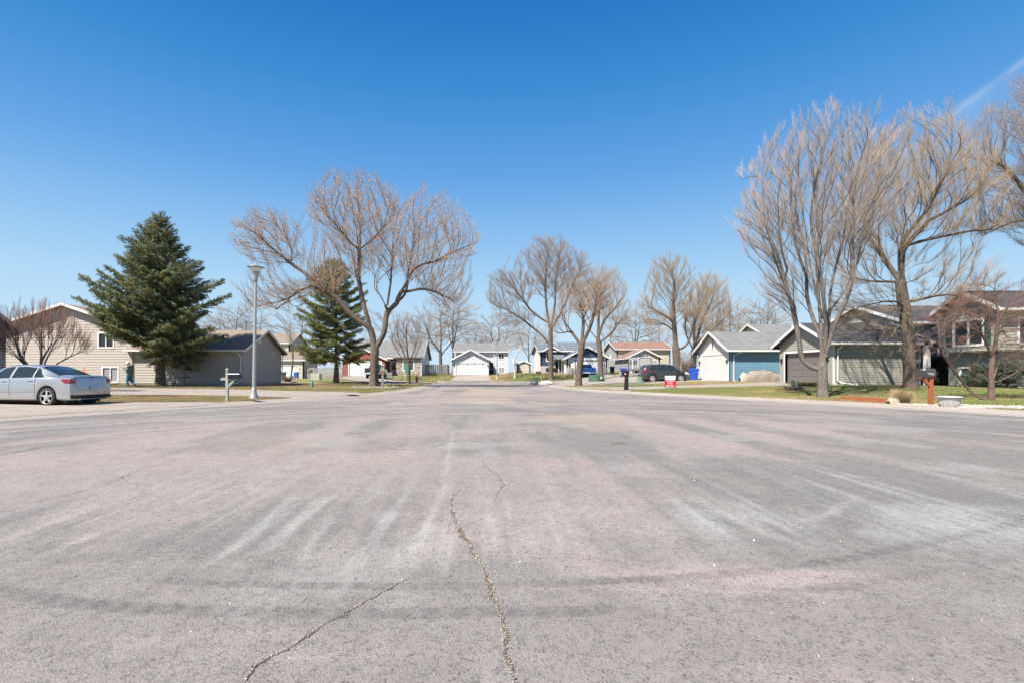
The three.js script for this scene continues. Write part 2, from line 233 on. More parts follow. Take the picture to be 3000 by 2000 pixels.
function roadColor(x, d) {
  const bx = x - 1.2, bd = d - 6, r = Math.hypot(bx, bd), th = Math.atan2(bx, bd), wob = fbm(x * 0.35, d * 0.35, 201, 3);
  const ring = fbm(r * 1.5 + wob * 0.9, th * 2.2, 211, 5), straight = fbm(x * 1.25 + wob * 0.7, d * 0.09, 221, 5), patch = fbm(x * 0.26, d * 0.34, 231, 4), fine = fbm(r * 6.5 + wob * 1.4, th * 5, 241, 4);
  const rays = 0.45 * fbm(x * 1.7 + wob * 0.8, d * 0.22, 223, 4) + 0.55 * fbm(x * 7 + wob * 0.6, d * 0.2, 224, 4), bars = fbm(x * 0.30 + wob, (d + 0.035 * x * x) * 4.2, 225, 5);
  const wr = sst(7, 12, r) * (1 - sst(24, 34, d)), wn = 1 - sst(2.9, 3.9, d - 0.02 * x * x), wm = (1 - wn) * (1 - sst(6.5, 10.5, d));
  const far2 = mix(0.62 * straight + 0.38 * patch, ring * 0.78 + patch * 0.22, wr * 0.9), n = mix(mix(far2, 0.42 * rays + 0.58 * patch, wm), 0.5 * bars + 0.5 * patch, wn);
  let t = sst(0.42, 0.57, n + 0.34 * (fine - 0.5) * wr);                        // 1 = worn grey, 0 = pink chips
  t = clamp(t * 0.85 + 0.34 * Math.exp(-(Math.pow((x + 3.2) / 3.2, 2) + Math.pow((d - 5.2) / 1.9, 2))) + 0.32 * Math.exp(-(Math.pow((x - 4.4) / 2.8, 2) + Math.pow((d - 4.8) / 1.8, 2))) + 0.25 * Math.exp(-(Math.pow((x + 0.5) / 1.2, 2) + Math.pow((d - 5.2) / 2.2, 2))) - 0.26 * wn);
  let c = [mix(0.296, 0.180, t), mix(0.250, 0.171, t), mix(0.232, 0.158, t)];
  const sand = sst(0.34, 0.6, fbm(x * 0.4, d * 0.22, 251, 4)) * Math.exp(-Math.pow((x - 0.2) / 4.6, 2)) * sst(6, 10, d) * (1 - 0.6 * sst(30, 60, d)); c = c.map((k, i) => mix(k, [0.36, 0.285, 0.228][i], sand * 0.85));
  const pale = sst(0.52, 0.74, fbm(x * 1.1, d * 0.9, 261, 4)) * t * 0.35; c = c.map((k, i) => mix(k, [0.40, 0.395, 0.375][i], pale));
  const fans = [[-2.6, 5.0, 1.9, 1.7], [-0.2, 4.7, 1.0, 1.5], [3.6, 4.7, 2.2, 1.5], [5.6, 5.6, 2.2, 1.5]], fan = Math.min(1, fans.reduce((m, [fx, fd, fw, fh]) => m + Math.exp(-(Math.pow((x - fx) / fw, 2) + Math.pow((d - fd) / fh, 2))), 0));
  if (fan > 0.05) { const k = fan * sst(0.48, 0.74, fbm(x * 15 + wob * 0.5, d * 0.28, 265, 4)) * (0.25 + 0.75 * fbm(x * 3.1, d * 1.6, 266, 3)); c = c.map((e, i) => mix(e, [0.40, 0.39, 0.365][i], k * 0.55)); }
  const dk = sst(0.58, 0.78, fbm(r * 3.1 + wob, th * 2.0, 271, 3)) * wr * 0.6; c = c.map((k, i) => mix(k, [0.12, 0.116, 0.118][i], dk));
  for (const [L, w, k, b] of scrapes) if (x > b[0] && x < b[1] && d > b[2] && d < b[3]) { const [q, s, l] = nearLine(L, x, d); const f = Math.exp(-Math.pow(q / w, 2)) * k * sst(0, 0.25, s / l) * sst(1, 0.7, s / l) * (0.1 + 1.1 * fbm(s * 2.6, q * 26, 281, 4)); c = c.map((e, i) => mix(e, [0.44, 0.425, 0.40][i], clamp(f))); }
  for (const [L, w, k, b] of treads) if (x > b[0] && x < b[1] && d > b[2] && d < b[3]) { const [q, s] = nearLine(L, x, d); const rib = 0.5 + 0.5 * sst(0.1, 0.8, Math.abs(((s / 0.15 + q * 3) % 1) - 0.5) * 2); const f = sst(w, w * 0.6, q) * k * rib * (0.35 + 1.1 * vnoise(s * 1.1, 2, 291)); c = c.map((e, i) => mix(e, [0.10, 0.088, 0.086][i], clamp(f * 0.62))); }
  const g = 0.9 + 0.2 * fbm(x * 6, d * 6, 295, 2); return c.map((k) => k * g);
}
{
  const street = thing('street', 'weathered pinkish grey street widening into a round turning place', 'street', [0, 0, 0], 0, null, 'structure');
  const memo = new Map(), chip = (x, y, S, N) => { const key = y * 1024 + x; if (memo.has(key)) return memo.get(key); const v = chip0(x, y, S, N); memo.set(key, v); return v; }, chip0 = (x, y, S, N) => { const gx = Math.floor(x / S), gy = Math.floor(y / S); let m = 1e9, id = 0; for (let i = -1; i < 2; i++) for (let j = -1; j < 2; j++) { const a = ((gx + i) % N + N) % N, b = ((gy + j) % N + N) % N, q = (gx + i + hash(a, b, 311)) * S - x, w = (gy + j + hash(a, b, 312)) * S - y, dd = q * q + w * w; if (dd < m) { m = dd; id = hash(a, b, 313); } } return [id, Math.sqrt(m) / S]; };
  const fineT = tex(1024, 1024, 2.3, (u, v, x, y) => { const [id, m] = chip(x, y, 4, 256), b = hash(x, y, 302), n = fbm(u * 60, v * 60, 303, 3, 60, 60); let k = 0.97 + 0.55 * (n - 0.5) + 0.62 * (id - 0.5) + 0.25 * (b - 0.5) - 0.14 * sst(0.45, 0.8, m); const w = id > 0.955 ? 0.5 : id < 0.03 ? -0.12 : 0, q = hash(Math.floor(id * 9999), 3, 304) - 0.5; return [k + w + 0.13 * q, k + w, k + w - 0.12 * q]; });
  const fineB = tex(1024, 1024, 2.3, (u, v, x, y) => { const [id, m] = chip(x, y, 4, 256); return 0.5 * id + 0.5 * (1 - sst(0.3, 0.8, m)); }, false);
  const rm = new THREE.MeshStandardMaterial({ vertexColors: true, map: fineT, bumpMap: fineB, bumpScale: 0.003, roughness: 0.93 });
  const sheet = (x0, x1, d0, d1, s, skip) => {
    const nx = Math.round((x1 - x0) / s), nd = Math.round((d1 - d0) / s), pos = [], uv = [], col = [], idx = [];
    for (let j = 0; j <= nd; j++) for (let i = 0; i <= nx; i++) { const x = x0 + (x1 - x0) * i / nx, d = d0 + (d1 - d0) * j / nd; pos.push(x, 0, -d); uv.push(x, d); col.push(...roadColor(x, d)); }
    for (let j = 0; j < nd; j++) for (let i = 0; i < nx; i++) { const x = x0 + (x1 - x0) * (i + 0.5) / nx, d = d0 + (d1 - d0) * (j + 0.5) / nd; if (skip && skip(x, d)) continue; if (s > 0.1 && sd(x, d) > 0.22) continue; const a = j * (nx + 1) + i, W = nx + 1; idx.push(a, a + 1, a + W, a + 1, a + W + 1, a + W); }
    const g = new THREE.BufferGeometry(); g.setAttribute('position', new THREE.Float32BufferAttribute(pos, 3)); g.setAttribute('uv', new THREE.Float32BufferAttribute(uv, 2)); g.setAttribute('color', new THREE.Float32BufferAttribute(col, 3)); g.setIndex(idx); g.computeVertexNormals();
    part('asphalt', g, rm, street);
  };
  sheet(-6, 6, 1.6, 4.6, 0.024); sheet(-12, 14.4, 4.6, 12, 0.06); sheet(-6, 6, 0.4, 1.6, 0.12);
  sheet(-13.8, 16.2, -6.6, 24, 0.15, (x, d) => (d > 4.6 && d < 12 && x > -12 && x < 14.4) || (d > 0.4 && d < 4.6 && x > -6 && x < 6)); sheet(-8.4, 11.4, 24, 73.2, 0.3);

  // cracks: ragged strips of dark soil with loose stones in them
  const crackMat = M(0.12, 0.092, 0.07, { map: mottle, roughness: 1 }), stoneG = new THREE.IcosahedronGeometry(1, 0), stones = [], cols = [], R = rng(5);
  const crack = (L, w0, w1, peb) => {
    const g = new G(); let P0 = []; const c = new THREE.CatmullRomCurve3(L.map(([x, d]) => new THREE.Vector3(x, 0, d)), false, 'centripetal'), len = c.getLength(), n = Math.ceil(len / 0.022), pts = c.getSpacedPoints(n);
    let o = 0; pts.forEach((p, i) => { o = o * 0.9 + (R() - 0.5) * 0.016; const t = pts[Math.min(i + 1, n)].clone().sub(pts[Math.max(0, i - 1)]).normalize(), k = i / n, w = mix(w0, w1, k) * (0.35 + 1.2 * vnoise(i * 0.16, 3, 310 + L.length)) * sst(0, 0.06, k) * sst(1, 0.93, k); const a = w * (0.4 + 0.8 * R()), b = w * (0.4 + 0.8 * R()); P0.push([p.x - t.z * (o + a), p.z + t.x * (o + a), p.x - t.z * (o - b), p.z + t.x * (o - b)]);
      if (peb) for (let q = 0; q < peb; q++) if (R() < 0.8) { const s = 0.002 + 0.005 * R() * R(), f = (R() + R() + R() - 1.5) * w * 2.2; stones.push(new THREE.Matrix4().compose(V(p.x - t.z * (o + f), 0.004 + s * 0.4, p.z + t.x * (o + f)), new THREE.Quaternion().setFromEuler(new THREE.Euler(R() * 6, R() * 6, R() * 6)), new THREE.Vector3(s * (1 + R()), s * 0.7, s))); const k2 = 0.16 + 0.36 * R(); cols.push(lin(k2, k2 * 0.84, k2 * 0.68)); } });
    for (let i = 0; i < P0.length - 1; i++) { const a = P0[i], b = P0[i + 1]; g.poly([V(a[0], 0.004, a[1]), V(a[2], 0.004, a[3]), V(b[2], 0.004, b[3]), V(b[0], 0.004, b[1])], new THREE.Vector3(0, 1, 0)); }
    part('crack', g.geo(), crackMat, street);
  };
  crack(line(1512, 2010, 1508, 1960, 1490, 1910, 1478, 1860, 1462, 1800, 1440, 1740, 1425, 1700, 1420, 1675, 1395, 1640, 1372, 1600, 1355, 1570, 1345, 1535, 1330, 1510, 1322, 1485), 0.007, 0.015, 5);
  crack(line(1322, 1485, 1322, 1462, 1350, 1430), 0.008, 0.004, 1);
  crack(line(715, 2010, 760, 1950, 850, 1895, 940, 1840, 1000, 1800, 1060, 1765, 1120, 1730, 1200, 1690), 0.004, 0.0025, 2);
  crack(line(1450, 1462, 1460, 1440, 1478, 1420, 1462, 1400, 1440, 1380, 1395, 1330), 0.006, 0.004, 2);
  crack(line(0, 1485, 160, 1458, 330, 1410, 430, 1368, 560, 1350, 700, 1343), 0.0045, 0.0035, 0);
  crack(line(1000, 1323, 1130, 1316, 1250, 1312, 1310, 1296, 1400, 1281, 1490, 1265, 1550, 1253), 0.005, 0.006, 1);
  crack(line(0, 1332, 60, 1322, 120, 1309), 0.012, 0.008, 0);
  crack(line(330, 1223, 390, 1222), 0.022, 0.018, 0);
  crack(line(1795, 1300, 1818, 1297, 1838, 1302), 0.03, 0.02, 1);
  for (let i = 0; i < 600; i++) { const d = 1.7 + Math.pow(R(), 1.6) * 17, x = (R() - 0.5) * 2.15 * (d + 0.6) + 0.2, s = (0.0016 + 0.0036 * Math.pow(R(), 4)) * (1 + d * 0.03); if (sd(x, d) > -0.3) continue; stones.push(new THREE.Matrix4().compose(V(x, s * 0.45, d), new THREE.Quaternion().setFromEuler(new THREE.Euler(R() * 6, R() * 6, R() * 6)), new THREE.Vector3(s * (1 + R()), s * 0.8, s))); const k = R() < 0.72 ? 0.42 + 0.35 * R() : 0.10 + 0.1 * R(); cols.push(lin(k, k * 0.93, k * 0.85)); }
  inst('loose_chips', stoneG, M(1, 1, 1, { roughness: 0.9 }), stones, street, cols);
}

// kerb: cast concrete lengths with open joints
{
  const kerb = thing('kerb', 'low rolled concrete kerb along the street', 'kerb', [0, 0, 0], 0, null, 'structure');
  const prof = [[-0.10, 0.004], [0.02, 0.012], [0.40, 0.03], [0.55, 0.075], [0.68, 0.118], [0.86, 0.13], [0.90, 0.02]];
  const run = (L, sgn, hh) => {
    const c = new THREE.CatmullRomCurve3(L.map(([x, d]) => new THREE.Vector3(x, 0, d))), len = c.getLength(), n = Math.round(len / 3);
    for (let k = 0; k < n; k++) { const rings = []; for (let i = 0; i <= 5; i++) { const t = clamp((k + 0.0008 + (i / 5) * 0.9984) / n), p = c.getPointAt(t), q = c.getTangentAt(t); rings.push(prof.map(([o, y]) => V(p.x - q.z * o * sgn, y > 0.05 ? y * hh : y, p.z + q.x * o * sgn))); }
      const g = new G(); for (let i = 0; i < 5; i++) for (let j = 0; j < prof.length - 1; j++) g.poly([rings[i][j], rings[i][j + 1], rings[i + 1][j + 1], rings[i + 1][j]], j < 5 ? new THREE.Vector3(0, 1, 0) : undefined); for (const e of [rings[0], rings[5]]) for (let j = 0; j < prof.length - 1; j++) { const lowPt = (q) => new THREE.Vector3(q.x, -0.06, q.z); g.poly([e[j], e[j + 1], lowPt(e[j + 1]), lowPt(e[j])]); }
      part('kerb_length', g.geo(), mt.kerb, kerb); }
  };
  run(LK, 1, 0.72); run(RK, -1, 1);
}

// concrete drives, poured in panels, draped over the ground
function clipCell(Pg, x0, x1, d0, d1) { const cut = (p, ax, val, sg) => { const o = []; for (let i = 0; i < p.length; i++) { const a = p[i], b = p[(i + 1) % p.length], fa = (a[ax] - val) * sg, fb = (b[ax] - val) * sg; if (fa >= 0) o.push(a); if ((fa >= 0) !== (fb >= 0)) { const t = fa / (fa - fb); o.push([a[0] + (b[0] - a[0]) * t, a[1] + (b[1] - a[1]) * t]); } } return o; }; let p = Pg; for (const [ax, v, s] of [[0, x0, 1], [0, x1, -1], [1, d0, 1], [1, d1, -1]]) { p = cut(p, ax, v, s); if (p.length < 3) return null; } return p; }
const drives = [], KPROF = [[-0.10, 0.004], [0.02, 0.012], [0.40, 0.03], [0.55, 0.075], [0.68, 0.118], [0.86, 0.13], [1.0, 0.13], [1.3, 0.02]];
function drive(label, Pg, size, mat = mt.conc, lift = 0.035, name = 'driveway') {
  drives.push(Pg); const o = thing(name, label, 'driveway', [0, 0, 0], 0, null, 'structure');
  const bb = boxOf(Pg, 0), [sx, sy] = size, gap = 0.008, up = new THREE.Vector3(0, 1, 0);
  for (let X = Math.floor(bb[0] / sx) * sx; X < bb[1]; X += sx) for (let D = Math.floor(bb[2] / sy) * sy; D < bb[3]; D += sy) {
    const g = new G(), n = 4; let any = false;
    for (let i = 0; i < n; i++) for (let j = 0; j < n; j++) { const e = (k, s) => k * s / n, x0 = X + e(i, sx) + (i ? 0 : gap), x1 = X + e(i + 1, sx) - (i === n - 1 ? gap : 0), d0 = D + e(j, sy) + (j ? 0 : gap), d1 = D + e(j + 1, sy) - (j === n - 1 ? gap : 0); const p = clipCell(Pg, x0, x1, d0, d1); if (!p) continue; any = true;
      const y = (q) => { const s = sd(q[0], q[1]), k = pw(KPROF, s); return Math.max(ground(q[0], q[1]) + lift * sst(0.7, 1.5, s), (k > 0.05 ? k * (q[0] < 0 ? 0.72 : 1) : k)) + 0.008; };
      const c3 = p.map((q) => V(q[0], y(q), q[1])); for (const t of THREE.ShapeUtils.triangulateShape(p.map((q) => new THREE.Vector2(...q)), [])) g.poly(t.map((k) => c3[k]), up); }
    if (any) part('concrete_panel', g.geo(), mat, o);
  }
  return o;
}
const poly = (...a) => { const o = []; for (let i = 0; i < a.length; i += 2) { const p = gp(a[i], a[i + 1]); o.push([p[0], p[2]]); } return o; };
drive('broad pale concrete drive running left past the street lamp', [...poly(-150, 1133, 200, 1135.5, 400, 1137.5, 620, 1140.5, 830, 1145, 1000, 1149), [-6.3, 27.6], [-7.5, 25.2], [-8.6, 23.0], ...poly(800, 1164, 700, 1161, 500, 1158, 300, 1157, -150, 1155)], [3.4, 3.2]);
drive('concrete apron that the silver sedan is parked on', [...poly(-260, 1177, 0, 1178, 300, 1180, 520, 1180, 640, 1179), [-10.4, 18.6], [-11.2, 17.2], [-12.3, 15], [-13.2, 12.6], [-13.6, 9], [-17, 8], [-26, 9], [-30, 14]], [3.1, 3.0]);
drive('concrete drive of the olive sided house behind the red and white sale sign', [...poly(1640, 1137), [6.6, 36.5], [7.6, 33.6], [8.6, 31], ...poly(1850, 1142.5, 2000, 1137.5, 2150, 1133.5, 2290, 1130, 2330, 1130.5), [21.9, 33], [21.9, 37.4], ...poly(2270, 1120.5, 2150, 1124, 2000, 1129.5, 1850, 1134)], [3.3, 3.1]);
drive('concrete drive under the dark grey crossover', [[5.9, 46], [6.0, 41.5], ...poly(1720, 1130, 1850, 1126.5, 1960, 1122, 2050, 1117, 2118, 1118.5), [21.2, 45], [21.2, 50.6], ...poly(2040, 1112.5, 1900, 1113, 1780, 1117, 1650, 1122)], [3.2, 3.2]);
drive('pale concrete drive of the white house at the street end', [[-5.2, 80.8], [-5.5, 73.4], [0.5, 73.4], [0.2, 80.8]], [2.8, 3.7]);
drive('concrete drive under the bright blue pickup', [[5.6, 55], [5.7, 59], [11.5, 66], [13.3, 80.2], [18.3, 80.2], [16.8, 66], [12, 56]], [3.3, 3.3]);
drive('concrete drive of the house with the brown roof and travel trailer', [[6, 50], [6, 53.6], [14, 60], [23.4, 85.6], [28.8, 85.6], [22, 62], [14, 52]], [3.3, 3.3]);
drive('concrete drive under the navy pickup behind the big bare tree', [[-6, 56], [-6.2, 61.5], [-12, 64], [-16.2, 77.6], [-21.4, 77.6], [-19.5, 66], [-14.5, 57.5], [-10, 56.2]], [3.3, 3.3]);
const onDrive = (x, d) => drives.some((Pg) => inside(x, d, Pg));

// ---------- houses ----------
function frameM(o, s, n) { return new THREE.Matrix4().makeBasis(new THREE.Vector3(s[0], 0, -s[1]), new THREE.Vector3(0, 1, 0), new THREE.Vector3(n[0], 0, -n[1])).setPosition(o[0], 0, -o[1]); }
const L3 = (s, y, k) => new THREE.Vector3(s, y, k);
const put = (h, name, g, mat, F, parent) => { const q = g.geo ? g.geo() : g; q.applyMatrix4(F); return parent ? part(name, q, mat, parent) : part(name, q, mat, h, true); };
function lbox(g, s0, s1, y0, y1, k0, k1) { const c = (y) => [L3(s0, y, k1), L3(s1, y, k1), L3(s1, y, k0), L3(s0, y, k0)]; return g.hull(c(y0), c(y1)); }
function bands(out, y0, y1) { const cut = (p, val, sg) => { const o = []; for (let i = 0; i < p.length; i++) { const a = p[i], b = p[(i + 1) % p.length], fa = (a[1] - val) * sg, fb = (b[1] - val) * sg; if (fa >= 0) o.push(a); if ((fa >= 0) !== (fb >= 0)) { const t = fa / (fa - fb); o.push([a[0] + (b[0] - a[0]) * t, val]); } } return o; }; const p = cut(cut(out, y0, 1), y1, -1); return p.length > 2 ? p : null; }
function cutX(p, a, b) { let q = p; for (const [val, sg] of [[a, 1], [b, -1]]) { const o = []; for (let i = 0; i < q.length; i++) { const m = q[i], n = q[(i + 1) % q.length], fa = (m[0] - val) * sg, fb = (n[0] - val) * sg; if (fa >= 0) o.push(m); if ((fa >= 0) !== (fb >= 0)) { const t = fa / (fa - fb); o.push([val, m[1] + (n[1] - m[1]) * t]); } } q = o; if (q.length < 3) return null; } return q; }
function wall(h, F, out, open, mat, lap, y0 = 0, vertical = false) {
  const sh = new THREE.Shape(out.map((p) => new THREE.Vector2(...p)));
  for (const [a, b, c, d] of open) sh.holes.push(new THREE.Path([[a, c], [b, c], [b, d], [a, d]].map((p) => new THREE.Vector2(...p))));
  const bg = new THREE.ExtrudeGeometry(sh, { depth: 0.2, bevelEnabled: false }); bg.translate(0, 0, -0.2);
  const w = put(h, 'wall', bg, mat, F);
  if (!lap) return w;
  const ys = out.map((p) => p[1]), top = Math.max(...ys), bot = Math.min(...ys); let cuts = [];
  for (let y = bot; y < top; y += lap) cuts.push([y, Math.min(y + lap, top), y]);
  const piece = (p, base) => { if (!p) return; const xs = p.map((q) => q[0]); if (Math.max(...xs) - Math.min(...xs) < 0.02) return; const off = (y) => 0.028 - 0.022 * clamp((y - base) / lap); const g = new G(); g.hull(p.map(([s, y]) => L3(s, y, -0.002)), p.map(([s, y]) => L3(s, y, off(y)))); put(h, 'siding_board', g, mat, F, w); };
  for (const [a, b, base] of cuts) {
    const hit = open.filter((o) => o[3] > a && o[2] < b), ye = [...new Set([a, b, ...hit.flatMap((o) => [o[2], o[3]]).filter((y) => y > a + 1e-3 && y < b - 1e-3)])].sort((m, n) => m - n);
    for (let i = 0; i < ye.length - 1; i++) { const p = bands(out, ye[i], ye[i + 1]); if (!p) continue; const xs = p.map((q) => q[0]); let iv = [[Math.min(...xs), Math.max(...xs)]]; for (const o of hit) if (o[2] < ye[i + 1] - 1e-3 && o[3] > ye[i] + 1e-3) iv = iv.flatMap(([m, n]) => o[1] <= m || o[0] >= n ? [[m, n]] : [[m, o[0]], [o[1], n]].filter((q) => q[1] - q[0] > 0.01)); for (const [m, n] of iv) piece(cutX(p, m, n), base); }
  }
  return w;
}
function windowIn(h, F, [a, b, c, d], o = {}) {
  const f = new G(), w = o.w ?? 0.07, k = 0.045; lbox(f, a - 0.03, a + w, c - 0.03, d + 0.03, -0.06, k); lbox(f, b - w, b + 0.03, c - 0.03, d + 0.03, -0.06, k); lbox(f, a + w, b - w, d - w, d + 0.03, -0.06, k - 0.003); lbox(f, a + w, b - w, c - 0.05, c + w, -0.06, k + 0.012);
  for (const t of o.mull ?? []) { const s = mix(a, b, t); lbox(f, s - 0.035, s + 0.035, c + w, d - w, -0.05, k - 0.008); }
  for (const t of o.bars ?? []) { const y = mix(c, d, t); lbox(f, a + w, b - w, y - 0.02, y + 0.02, -0.045, 0.0); }
  const fr = put(h, 'window', f, o.frame ?? mt.trim, F), xs = [a + w, ...(o.mull ?? []).map((t) => mix(a, b, t)), b - w];
  for (let i = 0; i < xs.length - 1; i++) { const g = new G(); lbox(g, xs[i], xs[i + 1], c + w, d - w, -0.07, -0.035); put(h, 'pane', g, o.glass ?? mt.glass, F, fr); }
  for (const s of o.shut ?? []) { const g = new G(), x0 = s < 0 ? a - 0.42 : b + 0.07; lbox(g, x0, x0 + 0.35, c - 0.02, d + 0.02, 0.02, 0.05); const sh = put(h, 'shutter', g, o.shutM, F); for (let y = c + 0.06; y < d - 0.08; y += 0.11) { const q = new G(); lbox(q, x0 + 0.04, x0 + 0.31, y, y + 0.07, 0.05, 0.062); put(h, 'slat', q, o.shutM, F, sh); } }
  return fr;
}
function garageDoor(h, F, [a, b, c, d], o = {}) {
  const rec = o.rec ?? 0.08, mat = o.mat ?? mt.doorW, g = new G(); lbox(g, a, b, c, d, -rec - 0.05, -rec); const dr = put(h, 'garage_door', g, mat, F), rows = o.rows ?? 4, cols = o.cols ?? 8, H = (d - c) / rows, W = (b - a) / cols;
  for (let r = 0; r < rows; r++) for (let k = 0; k < cols; k++) { if (o.lites && r === rows - 1) continue; const q = new G(), m = o.m ?? 0.05, x0 = a + k * W + m, x1 = a + (k + 1) * W - m, y0 = c + r * H + m, y1 = c + (r + 1) * H - m; q.hull([L3(x0, y0, -rec - 0.001), L3(x1, y0, -rec - 0.001), L3(x1, y1, -rec - 0.001), L3(x0, y1, -rec - 0.001)], [L3(x0 + 0.025, y0 + 0.025, -rec + 0.014), L3(x1 - 0.025, y0 + 0.025, -rec + 0.014), L3(x1 - 0.025, y1 - 0.025, -rec + 0.014), L3(x0 + 0.025, y1 - 0.025, -rec + 0.014)]); put(h, 'panel', q, mat, F, dr); }
  for (const [x0, x1, y0, y1, arch] of o.glass ?? []) { const q = new G(); if (arch) { const pts = [[x0, y0]]; for (let i = 0; i <= 6; i++) { const t = i / 6; pts.push([mix(x1, x0, t), y0 + (y1 - y0) * Math.sin(Math.PI * t)]); } const z = (k) => pts.slice(1).map(([s, y]) => L3(s, y, k)); q.hull(z(-rec), z(-rec + 0.012)); } else lbox(q, x0, x1, y0, y1, -rec, -rec + 0.012); put(h, 'door_window', q, mt.glass, F, dr); }
  for (const [x, y] of o.handles ?? []) { const q = new G(); lbox(q, x - 0.03, x + 0.03, y - 0.11, y + 0.11, -rec, -rec + 0.04); put(h, 'handle', q, mt.black, F, dr); }
  const t = new G(), w = o.trim ?? 0.12; lbox(t, a - w, a, c, d + w, -rec, 0.04); lbox(t, b, b + w, c, d + w, -rec, 0.04); lbox(t, a, b, d, d + w, -rec, 0.037); put(h, 'door_trim', t, o.trimM ?? mt.trim, F);
  return dr;
}
function block(h, o) {                                           // walls and gable roof; tip and peak are the roof's heights at the eaves' edge and the ridge
  const { x0, x1, d0, d1, y0, tip, peak, axis } = o, oe = o.oe ?? 0.42, og = o.og ?? 0.42, t = 0.14, W = x1 - x0, D = d1 - d0, half = (axis === 'd' ? W : D) / 2, pitch = (peak - tip) / (half + oe), e = tip + pitch * oe - t, r = peak - t, ws = o.walls ?? {};
  const Fs = { front: frameM([x0, d0], [1, 0], [0, -1]), right: frameM([x1, d0], [0, 1], [1, 0]), back: frameM([x1, d1], [-1, 0], [0, 1]), left: frameM([x0, d1], [0, -1], [-1, 0]) };
  for (const k of ['front', 'right', 'back', 'left']) {
    const q = ws[k] ?? {}; if (q === 'none') continue; const w = k === 'front' || k === 'back' ? W : D, gable = (axis === 'd') === (k === 'front' || k === 'back'), open = (q.open ?? []).map((p) => [...p]);
    const out = gable ? [[0, y0], [w, y0], [w, e], [w / 2, r], [0, e]] : [[0, y0], [w, y0], [w, e], [0, e]];
    wall(h, Fs[k], out, open, q.mat ?? o.mat, q.lap ?? 0);
    if (q.lap) { const g = new G(); lbox(g, -0.005, 0.09, y0, e, 0.004, 0.042); put(h, 'corner_trim', g, q.corner ?? q.mat ?? o.mat, Fs[k]); const g2 = new G(); lbox(g2, w - 0.09, w + 0.005, y0, e, 0.004, 0.042); put(h, 'corner_trim', g2, q.corner ?? q.mat ?? o.mat, Fs[k]); }
    if (o.base) { const g = new G(); lbox(g, -0.01, w + 0.01, o.base, y0, -0.2, -0.012); put(h, 'foundation', g, mt.found, Fs[k]); }
  }
  const up = new THREE.Vector3(0, 1, 0), roof = new G();
  const slope = (A, B, C, E) => { const dn = up.clone().multiplyScalar(-t); roof.hull([A, B, C, E].map((p) => p.clone().add(dn)), [A, B, C, E]); };
  const fas = new G(), sofs = [], fh = 0.17;
  if (axis === 'd') { const xm = (x0 + x1) / 2, a = d0 - og, b = d1 + og; for (const [x, s] of [[x0 - oe, -1], [x1 + oe, 1]]) { slope(V(x, tip, a), V(xm, peak, a), V(xm, peak, b), V(x, tip, b)); fas.beam(V(x + s * 0.014, tip - 0.1, a), V(x + s * 0.014, tip - 0.1, b), 0.025, fh); for (const d of [a - 0.014, b + 0.014]) fas.beam(V(x, tip - 0.07, d), V(xm, peak - 0.07, d), 0.025, fh + 0.03); sofs.push(new G().poly([V(x, tip - t - 0.03, a), V(x, tip - t - 0.03, b), V(x - s * oe, tip - t - 0.03, b), V(x - s * oe, tip - t - 0.03, a)])); } }
  else { const dm = (d0 + d1) / 2, a = x0 - og, b = x1 + og; for (const [d, s] of [[d0 - oe, -1], [d1 + oe, 1]]) { slope(V(a, tip, d), V(b, tip, d), V(b, peak, dm), V(a, peak, dm)); fas.beam(V(a, tip - 0.1, d + s * 0.014), V(b, tip - 0.1, d + s * 0.014), 0.025, fh); for (const x of [a - 0.014, b + 0.014]) fas.beam(V(x, tip - 0.07, d), V(x, peak - 0.07, dm), 0.025, fh + 0.03); sofs.push(new G().poly([V(a, tip - t - 0.03, d), V(b, tip - t - 0.03, d), V(b, tip - t - 0.03, d - s * oe), V(a, tip - t - 0.03, d - s * oe)])); } }
  const rf = part('roof', roof.geo(), o.roof, h, true); part('fascia', fas.geo(), o.fas ?? mt.white, rf); sofs.forEach((q) => part('soffit', q.geo(), mt.soffit, rf));
  if (o.gutter) { for (const k of o.gutter) { const gt = new G(); if (axis === 'x') { const d = k === 'front' ? d0 - oe - 0.09 : d1 + oe + 0.09; gt.box(x0 - og + 0.02, x1 + og - 0.02, tip - 0.15, tip - 0.03, d - 0.06, d + 0.06); } else { const x = k === 'left' ? x0 - oe - 0.09 : x1 + oe + 0.09; gt.box(x - 0.06, x + 0.06, tip - 0.15, tip - 0.03, d0 - og + 0.02, d1 + og - 0.02); } part('gutter', gt.geo(), o.gutM ?? mt.white, rf); } }
  return { Fs, e, r, pitch };
}
const pipe = (h, pts, mat = mt.white, r = 0.045) => { const c = new G(); c.tube(pts.map((p) => V(...p)), r, 8); return part('downspout', c.geo(), mat, h, true); };
const vent = (h, F, s, y, rx, ry, mat = mt.trim) => { const g = new G(), ring = (k, q) => Array.from({ length: 20 }, (_, i) => L3(s + rx * k * Math.cos(i / 20 * 6.2832), y + ry * k * Math.sin(i / 20 * 6.2832), q)); g.hull(ring(1, 0.01), ring(1, 0.05)); const v = put(h, 'gable_vent', g, mat, F); for (let y1 = -0.7; y1 < 0.75; y1 += 0.28) { const q = new G(), w = rx * Math.sqrt(1 - y1 * y1) * 0.85; lbox(q, s - w, s + w, y + y1 * ry - 0.02, y + y1 * ry + 0.03, 0.05, 0.065); put(h, 'slat', q, mat, F, v); } return v; };
const lantern = (h, F, s, y) => { const g = new G(); lbox(g, s - 0.05, s + 0.05, y - 0.16, y + 0.12, 0.02, 0.13); lbox(g, s - 0.075, s + 0.075, y + 0.12, y + 0.15, 0.0, 0.16); put(h, 'wall_lamp', g, mt.black, F); };

